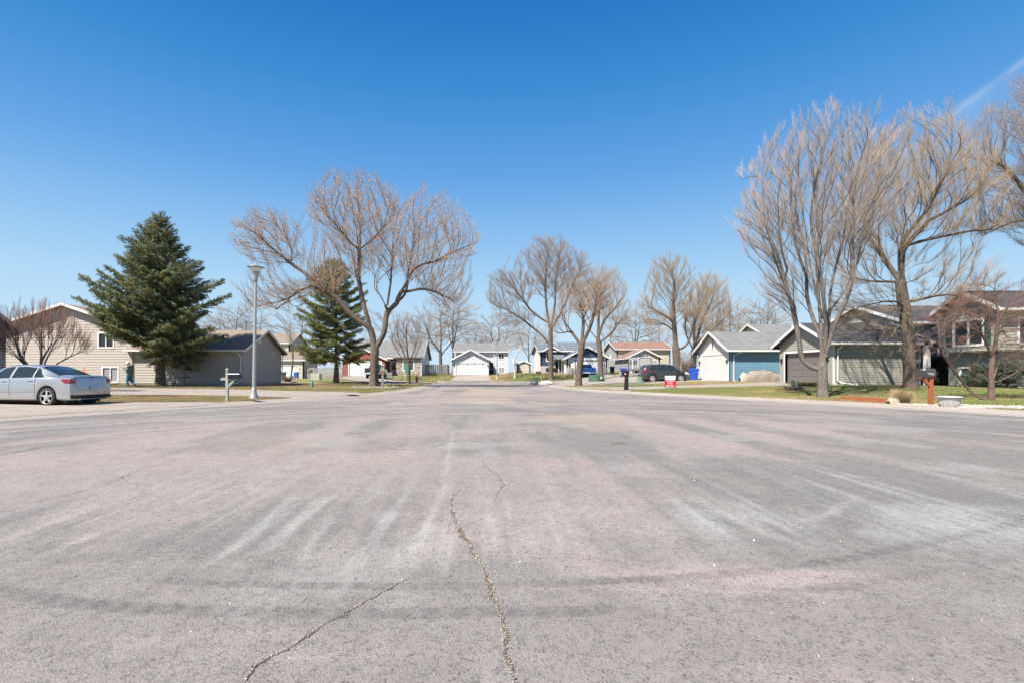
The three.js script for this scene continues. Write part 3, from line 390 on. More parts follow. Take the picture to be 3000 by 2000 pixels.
{ // beige split level house with attached garage, left of the turning place
  const h = thing('house', 'beige lap sided house and low garage with tan roof behind the large spruce', 'house', [-27.5, 0.28, 41]);
  const a = block(h, { x0: -36.9, x1: -26.9, d0: 38.7, d1: 50, y0: 0.44, base: 0.1, tip: 4.58, peak: 6.4, axis: 'd', mat: mt.beige, roof: mt.roofTan, oe: 0.5, og: 0.5, walls: { front: { lap: 0.2, open: [[7.4, 8.6, 3.08, 4.23], [7.7, 8.95, 0.5, 1.66]] }, right: { lap: 0.2 } } });
  windowIn(h, a.Fs.front, [7.4, 8.6, 3.08, 4.23], { mull: [0.5] }); windowIn(h, a.Fs.front, [7.7, 8.95, 0.5, 1.66], { mull: [0.5], glass: mt.curtain });
  { const g = new G(); lbox(g, 5.0, 5.62, 4.75, 5.5, 0.0, 0.05); put(h, 'attic_vent', g, mt.beige, a.Fs.front); }
  const b = block(h, { x0: -26.88, x1: -18.6, d0: 38.78, d1: 45.9, y0: 0.44, base: 0.1, tip: 2.97, peak: 4.72, axis: 'x', mat: mt.beige, roof: mt.roofTan, fas: mt.trim, gutter: ['front', 'back'], gutM: mt.trim, walls: { front: { lap: 0.2 }, right: { lap: 0.2 } } });
  vent(h, b.Fs.right, 2.85, 3.72, 0.24, 0.27);
  pipe(h, [[-18.85, 2.8, 38.3], [-18.85, 2.72, 38.4], [-18.72, 2.4, 38.7], [-18.72, 0.55, 38.7], [-18.95, 0.42, 38.5], [-19.9, 0.3, 38.0]], mt.trim); pipe(h, [[-18.5, 2.8, 46.2], [-18.45, 2.5, 45.85], [-18.45, 0.5, 45.85], [-17.2, 0.35, 45.9]], mt.trim);
}
{ // house at the far left edge
  const h = thing('house', 'shaded grey house gable beside the bare ornamental tree behind the silver sedan', 'house', [-30, 0.1, 23]);
  const a = block(h, { x0: -36, x1: -25.5, d0: 19.6, d1: 27, y0: 0.4, base: 0, tip: 3.62, peak: 6.1, axis: 'x', mat: mt.grey, roof: mt.roofTan, og: 0.35, fas: mt.trim, walls: { right: { lap: 0.2, open: [[5.6, 6.5, 0.9, 2.4]] } } });
  windowIn(h, a.Fs.right, [5.6, 6.5, 0.9, 2.4], { mull: [0.5], glass: mt.glassT });
}
{ // two storey tan house far left
  const h = thing('house', 'distant tan two storey house with white garage door and blue bin outside', 'house', [-37, 0.2, 91]);
  const a = block(h, { x0: -44, x1: -31.7, d0: 88, d1: 95, y0: 0.2, tip: 3.38, peak: 5.1, axis: 'x', mat: mt.tan, roof: mt.roofTan, walls: { front: { open: [[6.4, 11.3, 0.2, 2.35]] } } });
  garageDoor(h, a.Fs.front, [6.4, 11.3, 0.2, 2.35], { rows: 4, cols: 6, m: 0.06 });
  const b = block(h, { x0: -44, x1: -35.3, d0: 91, d1: 99, y0: 3.2, tip: 6.45, peak: 8.4, axis: 'x', mat: mt.tan, roof: mt.roofTan, walls: { front: { open: [[6.3, 7.3, 4.7, 5.9]] } } });
  windowIn(h, b.Fs.front, [6.3, 7.3, 4.7, 5.9], { mull: [0.5], w: 0.1 });
}
{ // red house with stone front
  const h = thing('house', 'red sided house with rubble stone front and white garage door', 'house', [-16, 0.72, 80]);
  const a = block(h, { x0: -22.2, x1: -15.8, d0: 78, d1: 85, y0: 0.7, tip: 3.2, peak: 4.9, axis: 'd', mat: mt.red, roof: mt.roofGrey, walls: { front: { lap: 0.25, open: [[1.0, 5.9, 0.7, 2.85]] } } });
  garageDoor(h, a.Fs.front, [1.0, 5.9, 0.7, 2.85], { rows: 4, cols: 8 });
  const b = block(h, { x0: -22, x1: -10.5, d0: 80.5, d1: 91, y0: 0.7, tip: 3.55, peak: 6.5, axis: 'x', mat: mt.red, roof: mt.roofGrey, walls: { front: { open: [[6.75, 7.7, 0.85, 2.9]] }, right: { mat: mt.greyW, open: [[1.0, 1.8, 1.6, 3.0]] } } });
  windowIn(h, b.Fs.right, [1.0, 1.8, 1.6, 3.0], {});
  { const g = new G(); lbox(g, 6.75, 7.7, 0.85, 2.9, -0.12, -0.06); const dr = put(h, 'entry_door', g, mt.grey, b.Fs.front); const q = new G(); lbox(q, 6.9, 7.55, 1.7, 2.75, -0.06, -0.045); put(h, 'pane', q, mt.glass, b.Fs.front, dr); const k = new G(); lbox(k, 6.62, 6.75, 0.8, 3.0, -0.05, 0.05); lbox(k, 7.7, 7.83, 0.8, 3.0, -0.05, 0.05); lbox(k, 6.75, 7.7, 2.9, 3.0, -0.05, 0.05); put(h, 'door_trim', k, mt.trim, b.Fs.front); }
  const F = frameM([-14.3, 79.7], [1, 0], [0, -1]); const w = wall(h, F, [[0, 0.6], [3.8, 0.6], [3.8, 3.5], [0, 3.5]], [[1.0, 2.75, 1.5, 3.12]], mt.stone, 0);
  windowIn(h, F, [1.0, 2.75, 1.5, 3.12], { mull: [0.5], w: 0.12, glass: mt.glassT });
  const R = rng(77), tones = [[0.47, 0.38, 0.29], [0.36, 0.27, 0.21], [0.42, 0.36, 0.32], [0.30, 0.22, 0.18], [0.52, 0.45, 0.36]].map((c) => M(...c, { roughness: 0.95 })), gs = tones.map(() => new G());
  for (let y = 0.62; y < 3.45; y += 0.17) for (let s = 0.02 + R() * 0.1; s < 3.7;) { const q = 0.16 + R() * 0.26, y2 = y + 0.13 + R() * 0.03; if (!(s + q > 0.92 && s < 2.83 && y2 > 1.4 && y < 3.2) && s + q < 3.8) { const k = 0.02 + R() * 0.05, j = () => (R() - 0.5) * 0.03; const o = [[s + j(), y + j()], [s + q + j(), y + j()], [s + q + j(), y2 + j()], [s + j(), y2 + j()]]; gs[Math.floor(R() * 5)].hull(o.map(([m, n]) => L3(m, n, -0.01)), o.map(([m, n]) => L3(mix(m, s + q / 2, 0.1), mix(n, (y + y2) / 2, 0.1), k))); } s += q + 0.02; }
  gs.forEach((g, i) => { const m = put(h, 'rubble_stone', g, tones[i], F, w); m.userData.kind = 'stuff'; });
  const sd2 = new G(); sd2.box(-10.5, -10.35, 0.6, 3.5, 79.7, 80.5); part('side_wall', sd2.geo(), mt.greyW, h, true);
  const pr = new G(); pr.box(-14.9, -10.2, 3.5, 3.62, 79.2, 81.2); part('eave', pr.geo(), mt.roofGrey, h, true);
}
{ // white and pale blue house closing the street
  const h = thing('house', 'white and pale grey house with wide white garage door closing the street', 'house', [-1.5, 0.8, 84]);
  const a = block(h, { x0: -5.6, x1: 0.1, d0: 81, d1: 87, y0: 0.8, tip: 3.2, peak: 4.87, axis: 'd', mat: mt.greyW, roof: mt.roofGrey, og: 0.5, oe: 0.35, walls: { front: { lap: 0.25, open: [[0.55, 5.35, 0.8, 2.7]] }, left: {} } });
  garageDoor(h, a.Fs.front, [0.55, 5.35, 0.8, 2.7], { rows: 4, cols: 8, glass: [0, 1, 2, 3].map((k) => [0.75 + k * 1.18, 1.55 + k * 1.18, 2.38, 2.6, true]) });
  lantern(h, a.Fs.front, 0.2, 2.3); lantern(h, a.Fs.front, 5.55, 2.3);
  const b = block(h, { x0: -5.4, x1: 1.1, d0: 86, d1: 95, y0: 0.8, tip: 4.75, peak: 6.45, axis: 'x', mat: mt.greyW, roof: mt.roofGrey, walls: { front: { lap: 0.25, open: [[5.6, 6.3, 0.9, 2.9]] } }, gutter: ['front'] });
  { const g = new G(); lbox(g, 5.6, 6.3, 0.9, 2.9, -0.12, -0.06); const dr = put(h, 'entry_door', g, mt.black, b.Fs.front); const k = new G(); lbox(k, 5.52, 5.6, 0.85, 2.95, -0.03, 0.05); lbox(k, 6.3, 6.38, 0.85, 2.95, -0.03, 0.05); lbox(k, 5.6, 6.3, 1.8, 1.88, -0.06, 0.03); put(h, 'door_trim', k, mt.trim, b.Fs.front); }
  const c = block(h, { x0: 0.95, x1: 3.35, d0: 84.6, d1: 95.4, y0: 0.8, tip: 4.72, peak: 6.62, axis: 'x', mat: mt.greyW, roof: mt.roofGrey, og: 0.1, walls: { front: { lap: 0.25, open: [[0.75, 1.7, 3.45, 4.38], [0.8, 1.75, 1.05, 2.05]] } } });
  windowIn(h, c.Fs.front, [0.75, 1.7, 3.45, 4.38], { mull: [0.5] }); windowIn(h, c.Fs.front, [0.8, 1.75, 1.05, 2.05], { mull: [0.5], glass: mt.curtain });
  pipe(h, [[-0.2, 4.6, 85.5], [-0.2, 4.3, 85.95], [-0.2, 3.5, 85.95]]);
}
{ // shed
  const h = thing('garden_shed', 'small tan garden shed with double doors between two distant houses', 'shed', [6.3, 1.02, 91]);
  const a = block(h, { x0: 5.15, x1: 7.45, d0: 90, d1: 93, y0: 0.98, tip: 2.72, peak: 3.35, axis: 'd', mat: mt.tan, roof: mt.roofTan, oe: 0.25, og: 0.25, walls: { front: { lap: 0 } } });
  for (const [s0, s1] of [[0.45, 1.14], [1.17, 1.86]]) { const g = new G(); lbox(g, s0, s1, 1.05, 2.5, 0.005, 0.04); const dr = put(h, 'door', g, mt.tan, a.Fs.front); const q = new G(); lbox(q, s0, s1, 1.05, 1.13, 0.04, 0.055); lbox(q, s0, s1, 2.42, 2.5, 0.04, 0.055); lbox(q, s0, s1, 1.75, 1.82, 0.04, 0.055); put(h, 'batten', q, mt.trim, a.Fs.front, dr); }
}
{ // navy and white house
  const h = thing('house', 'navy and white split level house with slate blue roof behind the blue pickup', 'house', [13.5, 1.05, 86]);
  const a = block(h, { x0: 8.8, x1: 12.6, d0: 86, d1: 99, y0: 1.02, tip: 4.85, peak: 6.3, axis: 'x', mat: mt.navy, roof: mt.roofBlue, oe: 0.6, og: 0.45, walls: { front: { open: [[0.95, 2.65, 3.08, 4.6]] }, left: { mat: mt.white } } });
  windowIn(h, a.Fs.front, [0.95, 2.65, 3.08, 4.6], { mull: [0.5], w: 0.12 });
  { const g = new G(), F = a.Fs.front; lbox(g, -0.02, 3.2, 1.0, 2.32, 0.0, 0.1); const br = put(h, 'brick_base', g, M(0.46, 0.41, 0.38, { map: mottle }), F); for (const s of [0.9, 2.1]) { const q = new G(); lbox(q, s, s + 0.7, 1.35, 2.0, 0.1, 0.13); put(h, 'basement_window', q, mt.glass, F); } for (let s = 0.3; s < 3.3; s += 0.4) { const q = new G(); lbox(q, s, s + 0.05, 2.34, 4.7, 0.0, 0.03); put(h, 'batten', q, mt.navy, F); } }
  block(h, { x0: 9.35, x1: 11.8, d0: 85.6, d1: 89, y0: 4.4, tip: 4.9, peak: 5.62, axis: 'd', mat: mt.navy, roof: mt.roofBlue, oe: 0.15, og: 0.4 });
  block(h, { x0: 12.7, x1: 19.4, d0: 88, d1: 99, y0: 1.02, tip: 4.95, peak: 6.75, axis: 'x', mat: mt.greyW, roof: mt.roofBlue, oe: 0.5, og: 0.4 });
  const b = block(h, { x0: 12.35, x1: 18.7, d0: 80.4, d1: 88.4, y0: 1.02, tip: 3.4, peak: 5.3, axis: 'd', mat: mt.white, roof: mt.roofBlue, og: 0.55, walls: { front: { open: [[1.35, 5.85, 1.02, 3.1]] }, left: { mat: mt.white } } });
  garageDoor(h, b.Fs.front, [1.35, 5.85, 1.02, 3.1], { rows: 4, cols: 8, trim: 0.08, trimM: M(0.10, 0.12, 0.15) });
  { const g = new G(); g.hull([L3(0.05, 3.62, 0.0), L3(6.3, 3.62, 0), L3(3.175, 5.08, 0)], [L3(0.05, 3.62, 0.05), L3(6.3, 3.62, 0.05), L3(3.175, 5.08, 0.05)]); put(h, 'gable_cladding', g, mt.navy, b.Fs.front); const q = new G(); lbox(q, 0.32, 0.6, 1.8, 2.6, 0.0, 0.03); put(h, 'side_light', q, mt.glass, b.Fs.front); const k = new G(); lbox(k, 0.0, 1.1, 1.02, 2.0, 0.01, 0.1); lbox(k, 6.0, 6.35, 1.02, 2.0, 0.01, 0.1); put(h, 'stone_skirt', k, M(0.46, 0.41, 0.38, { map: mottle }), b.Fs.front); }
  { const g = new G(); for (const [x, d] of [[12.0, 83.6], [12.35, 82.4], [11.7, 84.8]]) g.box(x - 0.07, x + 0.07, 1.0, 3.3, d - 0.07, d + 0.07); part('porch_post', g.geo(), mt.white, h, true); const r = new G(); r.hull([V(10.9, 3.3, 82.2), V(12.6, 3.3, 82.2), V(12.6, 3.3, 86), V(10.9, 3.3, 86)], [V(10.9, 3.42, 82.2), V(12.6, 3.5, 82.2), V(12.6, 4.3, 86), V(10.9, 4.3, 86)]); part('porch_roof', r.geo(), mt.roofBlue, h, true); const q = new G(); q.box(11.3, 12.2, 1.05, 3.1, 85.9, 85.97); part('entry_door', q.geo(), mt.black, h, true); }
}
{ // tan house with rust brown roof
  const h = thing('house', 'tan house with rust brown roof behind the parked travel trailer', 'house', [27, 1.05, 92]);
  const a = block(h, { x0: 23.7, x1: 33.5, d0: 94, d1: 104, y0: 1.02, tip: 5.5, peak: 7.1, axis: 'x', mat: mt.tan, roof: mt.roofRust, walls: { left: { mat: mt.grey, lap: 0.25, open: [[4.6, 5.6, 3.6, 4.8]] } }, gutter: ['front'] });
  windowIn(h, a.Fs.left, [4.6, 5.6, 3.6, 4.8], { mull: [0.5], w: 0.12 });
  const b = block(h, { x0: 23.55, x1: 28.9, d0: 86, d1: 94.5, y0: 1.02, tip: 3.66, peak: 5.2, axis: 'd', mat: mt.tan, roof: mt.roofRust, walls: { front: { open: [[0.6, 4.8, 1.02, 3.15]] }, left: { mat: mt.grey, lap: 0.25 } } });
  garageDoor(h, b.Fs.front, [0.6, 4.8, 1.02, 3.15], { rows: 4, cols: 6, mat: mt.tan });
  { const g = new G(); lbox(g, 2.35, 3.0, 3.75, 4.35, 0.0, 0.05); const w = put(h, 'gable_window', g, mt.trim, b.Fs.front); for (const [i, j] of [[0, 0], [1, 0], [0, 1], [1, 1]]) { const q = new G(); lbox(q, 2.42 + i * 0.28, 2.64 + i * 0.28, 3.82 + j * 0.26, 4.02 + j * 0.26, 0.05, 0.06); put(h, 'pane', q, mt.glass, b.Fs.front, w); } const s = new G(); lbox(s, 3.05, 3.25, 3.7, 4.4, 0, 0.04); put(h, 'shutter', s, mt.red, b.Fs.front); }
}
{ // blue garage and its house
  const h = thing('house', 'pale fronted garage with blue side wall and grey shingle roof', 'house', [27, 0.5, 48]);
  const a = block(h, { x0: 21.06, x1: 33, d0: 44.5, d1: 51.3, y0: 0.52, base: 0.2, tip: 3.18, peak: 5.02, axis: 'x', mat: mt.blue, roof: mt.roofGrey, og: 0.45, gutter: ['front'], walls: { front: { lap: 0.19 }, left: { mat: mt.plaster, open: [[1.0, 5.95, 0.5, 2.82]] } } });
  garageDoor(h, a.Fs.left, [1.0, 5.95, 0.5, 2.82], { rows: 4, cols: 2, m: 0.02, handles: [[3.3, 1.3], [3.65, 1.3], [1.3, 2.3], [1.3, 1.2]], trim: 0.14, trimM: mt.plaster });
  { const g = new G(); lbox(g, 3.15, 3.65, 3.4, 4.25, 0.0, 0.04); const w = put(h, 'gable_window', g, mt.trim, a.Fs.left); const q = new G(); lbox(q, 3.3, 3.5, 3.5, 4.15, 0.04, 0.05); put(h, 'pane', q, mt.glass, a.Fs.left, w); const k = new G(); lbox(k, 3.0, 3.8, 4.26, 4.42, 0.0, 0.1); lbox(k, 3.33, 3.47, 4.06, 4.26, 0.05, 0.1); put(h, 'bracket', k, mt.wood, a.Fs.left); }
  lantern(h, a.Fs.left, 0.5, 2.2); lantern(h, a.Fs.left, 6.3, 2.2);
  pipe(h, [[21.7, 3.05, 43.95], [21.7, 2.95, 44.0], [21.35, 2.72, 44.42], [21.35, 0.55, 44.42], [21.35, 0.45, 44.1]]);
  block(h, { x0: 30.8, x1: 45, d0: 55, d1: 65, y0: 0.6, tip: 4.7, peak: 6.85, axis: 'x', mat: mt.greyW, roof: mt.roofGrey });
  const g = new G(); g.tube([V(34.5, 5.6, 58), V(34.5, 6.6, 58)], 0.06, 8); part('vent_pipe', g.geo(), mt.trim, h, true);
}
{ // olive house on the right
  const h = thing('house', 'olive grey lap sided house with charcoal roof and brown garage door', 'house', [25, 0.42, 33]);
  const a = block(h, { x0: 21.7, x1: 27.2, d0: 32.2, d1: 38.0, y0: 0.5, base: 0.2, tip: 3.12, peak: 4.62, axis: 'x', mat: mt.olive, roof: mt.roofDark, og: 0.45, gutter: ['front'], walls: { front: { lap: 0.155, corner: mt.white }, left: { lap: 0.155, open: [[0.65, 5.05, 0.5, 2.6]] } } });
  garageDoor(h, a.Fs.left, [0.65, 5.05, 0.5, 2.6], { rows: 5, cols: 8, mat: mt.bdoor, rec: 0.16, trim: 0.13, trimM: mt.white, m: 0.035 });
  lantern(h, a.Fs.left, 0.28, 2.1); lantern(h, a.Fs.left, 5.4, 2.1);
  pipe(h, [[22.0, 2.98, 31.72], [22.0, 2.9, 31.75], [21.95, 2.6, 32.1], [21.95, 0.75, 32.1], [22.05, 0.6, 31.95], [22.75, 0.46, 31.5]]);
  { const g = new G(); g.box(21.55, 21.95, 0.3, 0.5, 31.6, 32.1); part('step', g.geo(), mt.wood, h, true); }
  // porch and entry
  const F = frameM([27.2, 33.6], [1, 0], [0, -1]); wall(h, F, [[0, 0.5], [2.6, 0.5], [2.6, 3.4], [0, 3.4]], [[0.3, 1.3, 0.7, 2.75]], mt.olive, 0.155);
  { const g = new G(); lbox(g, 0.3, 1.3, 0.7, 2.75, -0.14, -0.08); const dr = put(h, 'entry_door', g, mt.white, F); for (let i = 0; i < 3; i++) for (let j = 0; j < 3; j++) { const q = new G(); lbox(q, 0.42 + i * 0.26, 0.64 + i * 0.26, 1.65 + j * 0.33, 1.93 + j * 0.33, -0.08, -0.07); put(h, 'pane', q, mt.glass, F, dr); } const t = new G(); lbox(t, 0.18, 0.3, 0.6, 2.85, -0.05, 0.05); lbox(t, 1.3, 1.42, 0.6, 2.85, -0.05, 0.05); put(h, 'door_trim', t, mt.white, F); }
  { const g = new G(); g.box(27.0, 27.25, 0.45, 2.95, 31.5, 31.75); part('porch_post', g.geo(), mt.white, h, true); const r = new G(); r.hull([V(27.0, 3.0, 31.3), V(29.2, 3.0, 31.3), V(29.2, 3.0, 33.6), V(27.0, 3.0, 33.6)], [V(26.9, 3.1, 31.1), V(29.2, 4.2, 31.1), V(29.2, 4.2, 33.6), V(26.9, 3.1, 33.6)]); part('porch_roof', r.geo(), mt.roofDark, h, true); const w = new G(); w.hull([V(27.1, 3.0, 31.28), V(29.2, 3.0, 31.28), V(29.2, 4.0, 31.28)], [V(27.1, 3.0, 31.2), V(29.2, 3.0, 31.2), V(29.2, 4.0, 31.2)]); part('porch_gable', w.geo(), mt.olive, h, true); const f = new G(); f.beam(V(26.85, 3.05, 31.08), V(29.2, 4.18, 31.08), 0.03, 0.22); part('porch_fascia', f.geo(), mt.white, h, true); }
  // upper storey with window bay facing the street, over a recessed lower storey
  const b = block(h, { x0: 26.7, x1: 40, d0: 26.7, d1: 30.3, y0: 2.42, tip: 4.58, peak: 5.78, axis: 'x', mat: mt.olive, roof: mt.roofDark, oe: 0.4, og: 0.4, gutter: ['front'], walls: { left: { lap: 0.155, open: [[0.95, 2.75, 2.72, 4.15]] }, front: { lap: 0.155, open: [[3.0, 4.4, 2.7, 4.1], [0.95, 1.9, 2.72, 4.1]] } } });
  const gs = { mull: [0.5], frame: mt.white, shut: [-1, 1], shutM: M(0.018, 0.075, 0.06) };
  windowIn(h, b.Fs.left, [0.95, 2.75, 2.72, 4.15], gs); windowIn(h, b.Fs.front, [3.0, 4.4, 2.7, 4.1], gs); windowIn(h, b.Fs.front, [0.95, 1.9, 2.72, 4.1], { frame: mt.white });
  { const F2 = frameM([27.2, 30.2], [0, -1], [-1, 0]), F3 = frameM([27.2, 27.2], [1, 0], [0, -1]); wall(h, F2, [[0, 0.5], [3.0, 0.5], [3.0, 2.42], [0, 2.42]], [[0.7, 2.0, 0.65, 1.55]], mt.olive, 0.155); windowIn(h, F2, [0.7, 2.0, 0.65, 1.55], { mull: [0.5], frame: mt.white, glass: mt.glassT }); wall(h, F3, [[0, 0.4], [12, 0.4], [12, 2.42], [0, 2.42]], [], mt.olive, 0.155); const u = new G(); u.box(26.7, 40, 2.36, 2.42, 26.7, 30.3); part('soffit', u.geo(), mt.olive, h, true); }
  block(h, { x0: 28, x1: 40, d0: 34.2, d1: 43, y0: 0.5, tip: 4.62, peak: 6.25, axis: 'x', mat: mt.olive, roof: mt.roofDark, walls: { left: { lap: 0.155 } } });
}
// ---------- fences ----------
function fence(label, pts, h, mat) {
  const [x0, d0] = pts[0], o = thing('wooden_fence', label, 'fence', [x0, ground(x0, d0), d0]);
  pts.slice(1).forEach(([x1, d1], k) => { const [a, b] = pts[k], len = Math.hypot(x1 - a, d1 - b), n = Math.round(len / 0.155); for (let i = 0; i < n; i++) { const t = (i + 0.5) / n, x = mix(a, x1, t), d = mix(b, d1, t), g = new G(), y = ground(x, d), tx = (x1 - a) / len * 0.062, td = (d1 - b) / len * 0.062, q = (i % 2 ? 0.03 : -0.03), nx = -td / 0.062 * q, nd = tx / 0.062 * q, H = h + 0.12 * Math.sin(Math.PI * ((i * 0.155) % 2.4) / 2.4) - 0.06; const c = (yy, s) => [V(x - tx * s + nx, yy, d - td * s + nd), V(x + tx * s + nx, yy, d + td * s + nd), V(x + tx * s + nx * 1.6, yy, d + td * s + nd * 1.6), V(x - tx * s + nx * 1.6, yy, d - td * s + nd * 1.6)]; g.hull(c(y + 0.04, 1), c(y + H, 1)); part('picket', g.geo(), mat, o, true); } const r = new G(); for (const e of [0.35, h - 0.3]) r.beam(V(a, ground(a, b) + e, b), V(x1, ground(x1, d1) + e, d1), 0.04, 0.09); part('rail', r.geo(), mat, o, true); });
  return o;
}
fence('weathered wooden picket fence right of the red stone fronted house', [[-10.2, 82.5], [-6.6, 83.5], [-7.0, 92]], 1.75, mt.woodG);
fence('weathered wooden fence between the tan house and the red house', [[-31.5, 88.5], [-28.6, 87.5], [-23.4, 86]], 1.8, mt.woodG);

// ---------- bare trees ----------
const UPV = new THREE.Vector3(0, 1, 0);
function quatTo(dir, roll) { const q = new THREE.Quaternion().setFromUnitVectors(UPV, dir); return q.multiply(new THREE.Quaternion().setFromAxisAngle(UPV, roll)); }
function cones(list) {                                           // three sided tapered twigs: [from, to, radius]
  const p = [], n = []; for (const [a, b, r] of list) { const d = b.clone().sub(a).normalize(), s = new THREE.Vector3().crossVectors(d, Math.abs(d.y) > 0.8 ? new THREE.Vector3(1, 0, 0) : UPV).normalize(), t = new THREE.Vector3().crossVectors(d, s), c = [0, 1, 2].map((k) => s.clone().multiplyScalar(Math.cos(k * 2.0944)).addScaledVector(t, Math.sin(k * 2.0944))); for (let k = 0; k < 3; k++) { const m = c[k], o = c[(k + 1) % 3]; for (const q of [a.clone().addScaledVector(m, r), a.clone().addScaledVector(o, r), b]) p.push(q.x, q.y, q.z); n.push(...m.toArray(), ...o.toArray(), ...m.clone().add(o).normalize().toArray()); } }
  const g = new THREE.BufferGeometry(); g.setAttribute('position', new THREE.Float32BufferAttribute(p, 3)); g.setAttribute('normal', new THREE.Float32BufferAttribute(n, 3)); g.setAttribute('uv', new THREE.Float32BufferAttribute(new Float32Array(p.length / 3 * 2), 2)); return g;
}
function sprayGeo(seed, spread, r, subs = 2) {
  const R = rng(seed), L = []; const O = new THREE.Vector3(), bend = new THREE.Vector3((R() - 0.5) * 0.2, 1, (R() - 0.5) * 0.2); L.push([O, bend, r]);
  for (let k = 0; k < 7; k++) { const t = 0.12 + k * 0.12, a = k * 2.4 + R(), len = (0.62 - t * 0.38) * (0.75 + 0.5 * R()), p = bend.clone().multiplyScalar(t), d = new THREE.Vector3(Math.cos(a) * spread, 1, Math.sin(a) * spread).normalize(), e = p.clone().addScaledVector(d, len); L.push([p, e, r * 0.75]);
    for (let j = 0; j < subs; j++) { const q = p.clone().addScaledVector(d, len * (0.25 + 0.3 * j)), d2 = d.clone().add(new THREE.Vector3(R() - 0.5, R() * 0.5, R() - 0.5).multiplyScalar(1.1)).normalize(); L.push([q, q.clone().addScaledVector(d2, len * (0.35 + 0.25 * R())), r * 0.55]); } }
  return cones(L);
}
const SPR = [sprayGeo(1, 0.75, 0.0085), sprayGeo(2, 0.65, 0.0085), sprayGeo(3, 0.55, 0.0085)], SPRV = [sprayGeo(4, 0.22, 0.010), sprayGeo(5, 0.3, 0.0095)];
const LEAFG = (() => { const g = new G(); for (const [a, t] of [[0, 0.3], [2.1, -0.2], [4.0, 0.5]]) { const c = Math.cos(a), s = Math.sin(a), f = (x, y) => new THREE.Vector3(c * x * 0.5 + s * y * t, -y, s * x * 0.5 - c * y * t); g.poly([f(0, 0), f(0.35, 0.5), f(0, 1.2), f(-0.35, 0.5)]); } return g.geo(); })();
function skeleton(o) {                                           // space colonisation from given limbs towards points spread through the crown
  const R = rng(o.seed), nodes = [], add = (p, par) => { nodes.push({ p, par, kids: [], dir: par >= 0 ? p.clone().sub(nodes[par].p).normalize() : UPV.clone() }); if (par >= 0) nodes[par].kids.push(nodes.length - 1); return nodes.length - 1; };
  const step = o.step ?? 0.33, find = (p) => { let b = -1, m = 1e9; nodes.forEach((n, i) => { const q = n.p.distanceToSquared(p); if (q < m) { m = q; b = i; } }); return b; };
  for (const limb of o.limbs) { const c = new THREE.CatmullRomCurve3(limb.map((p) => V(...p)), false, 'centripetal'), n = Math.max(2, Math.round(c.getLength() / step)), pts = c.getSpacedPoints(n); let last = nodes.length ? find(pts[0]) : add(pts[0], -1); pts.slice(1).forEach((p, i) => { p.x += (R() - 0.5) * 0.05 * step; last = add(p, last); }); }
  let att = []; for (const e of o.env) { for (let i = 0; i < e.n * (o.more ?? 2.6);) { const v = new THREE.Vector3(R() * 2 - 1, R() * 2 - 1, R() * 2 - 1); if (v.length() > 1) continue; const p = V(e.c[0] + v.x * e.r[0], e.c[1] + v.y * e.r[1], e.c[2] + v.z * e.r[2]); i++; if (p.y > (o.low ?? 1.5)) att.push({ p, near: -1, m: 1e9 }); } }
  const infl = (o.infl ?? 3.2) ** 2, kill = ((o.kill ?? 0.55) * 0.72) ** 2, org = V(...o.limbs[0][o.limbs[0].length - 1]), max = (o.max ?? 5000) * 2.4, rad = new THREE.Vector3(); let from = 0, nA = att.length;
  let ax = Float32Array.from(att, (a) => a.p.x), ay = Float32Array.from(att, (a) => a.p.y), az = Float32Array.from(att, (a) => a.p.z), am = new Float32Array(nA).fill(1e9), an = new Int32Array(nA).fill(-1);
  for (let it = 0; it < 90 && nA; it++) {
    const hi = nodes.length, qx = new Float32Array(hi - from), qy = new Float32Array(hi - from), qz = new Float32Array(hi - from); for (let i = from; i < hi; i++) { const p = nodes[i].p; qx[i - from] = p.x; qy[i - from] = p.y; qz[i - from] = p.z; }
    for (let k = 0; k < nA; k++) { let m = am[k], b = an[k]; const X = ax[k], Y = ay[k], Z = az[k]; for (let i = 0; i < qx.length; i++) { const u = qx[i] - X, v = qy[i] - Y, w = qz[i] - Z, q = u * u + v * v + w * w; if (q < m) { m = q; b = i + from; } } am[k] = m; an[k] = b; }
    from = hi; let w = 0; for (let k = 0; k < nA; k++) if (am[k] > kill) { ax[w] = ax[k]; ay[w] = ay[k]; az[w] = az[k]; am[w] = am[k]; an[w] = an[k]; w++; } nA = w;
    const pull = new Map(); for (let k = 0; k < nA; k++) if (am[k] < infl || it < 12) { const n = nodes[an[k]].p, d = new THREE.Vector3(ax[k] - n.x, ay[k] - n.y, az[k] - n.z).normalize(); if (pull.has(an[k])) pull.get(an[k]).add(d); else pull.set(an[k], d); }
    if (!pull.size) break;
    for (const [i, d] of pull) { if (nodes[i].kids.length > 3) continue; rad.copy(nodes[i].p).sub(org).normalize(); d.normalize(); if (!nodes[i].kids.length && d.dot(nodes[i].dir) < -0.05) continue; d.addScaledVector(nodes[i].dir, o.stiff ?? 1.15).addScaledVector(rad, o.rad ?? 0.55).addScaledVector(UPV, (o.up ?? 0.18) + 0.2).add(new THREE.Vector3(R() - 0.5, R() - 0.5, R() - 0.5).multiplyScalar(0.4)).normalize(); const p = nodes[i].p.clone().addScaledVector(d, step); if (nodes[i].kids.some((k) => nodes[k].p.distanceTo(p) < step * 0.35)) continue; add(p, i); }
    if (nodes.length > max) break;
  }
  const r0 = o.r0 ?? 0.009; for (let i = nodes.length - 1; i >= 0; i--) { const n = nodes[i]; n.r = n.kids.length ? Math.pow(n.kids.reduce((s, k) => s + Math.pow(nodes[k].r, 2.25), 0), 1 / 2.25) : r0; }
  const k = Math.log(o.trunk / r0) / Math.log(nodes[0].r / r0); for (const n of nodes) n.r = r0 * Math.pow(n.r / r0, k);
  return nodes;
}
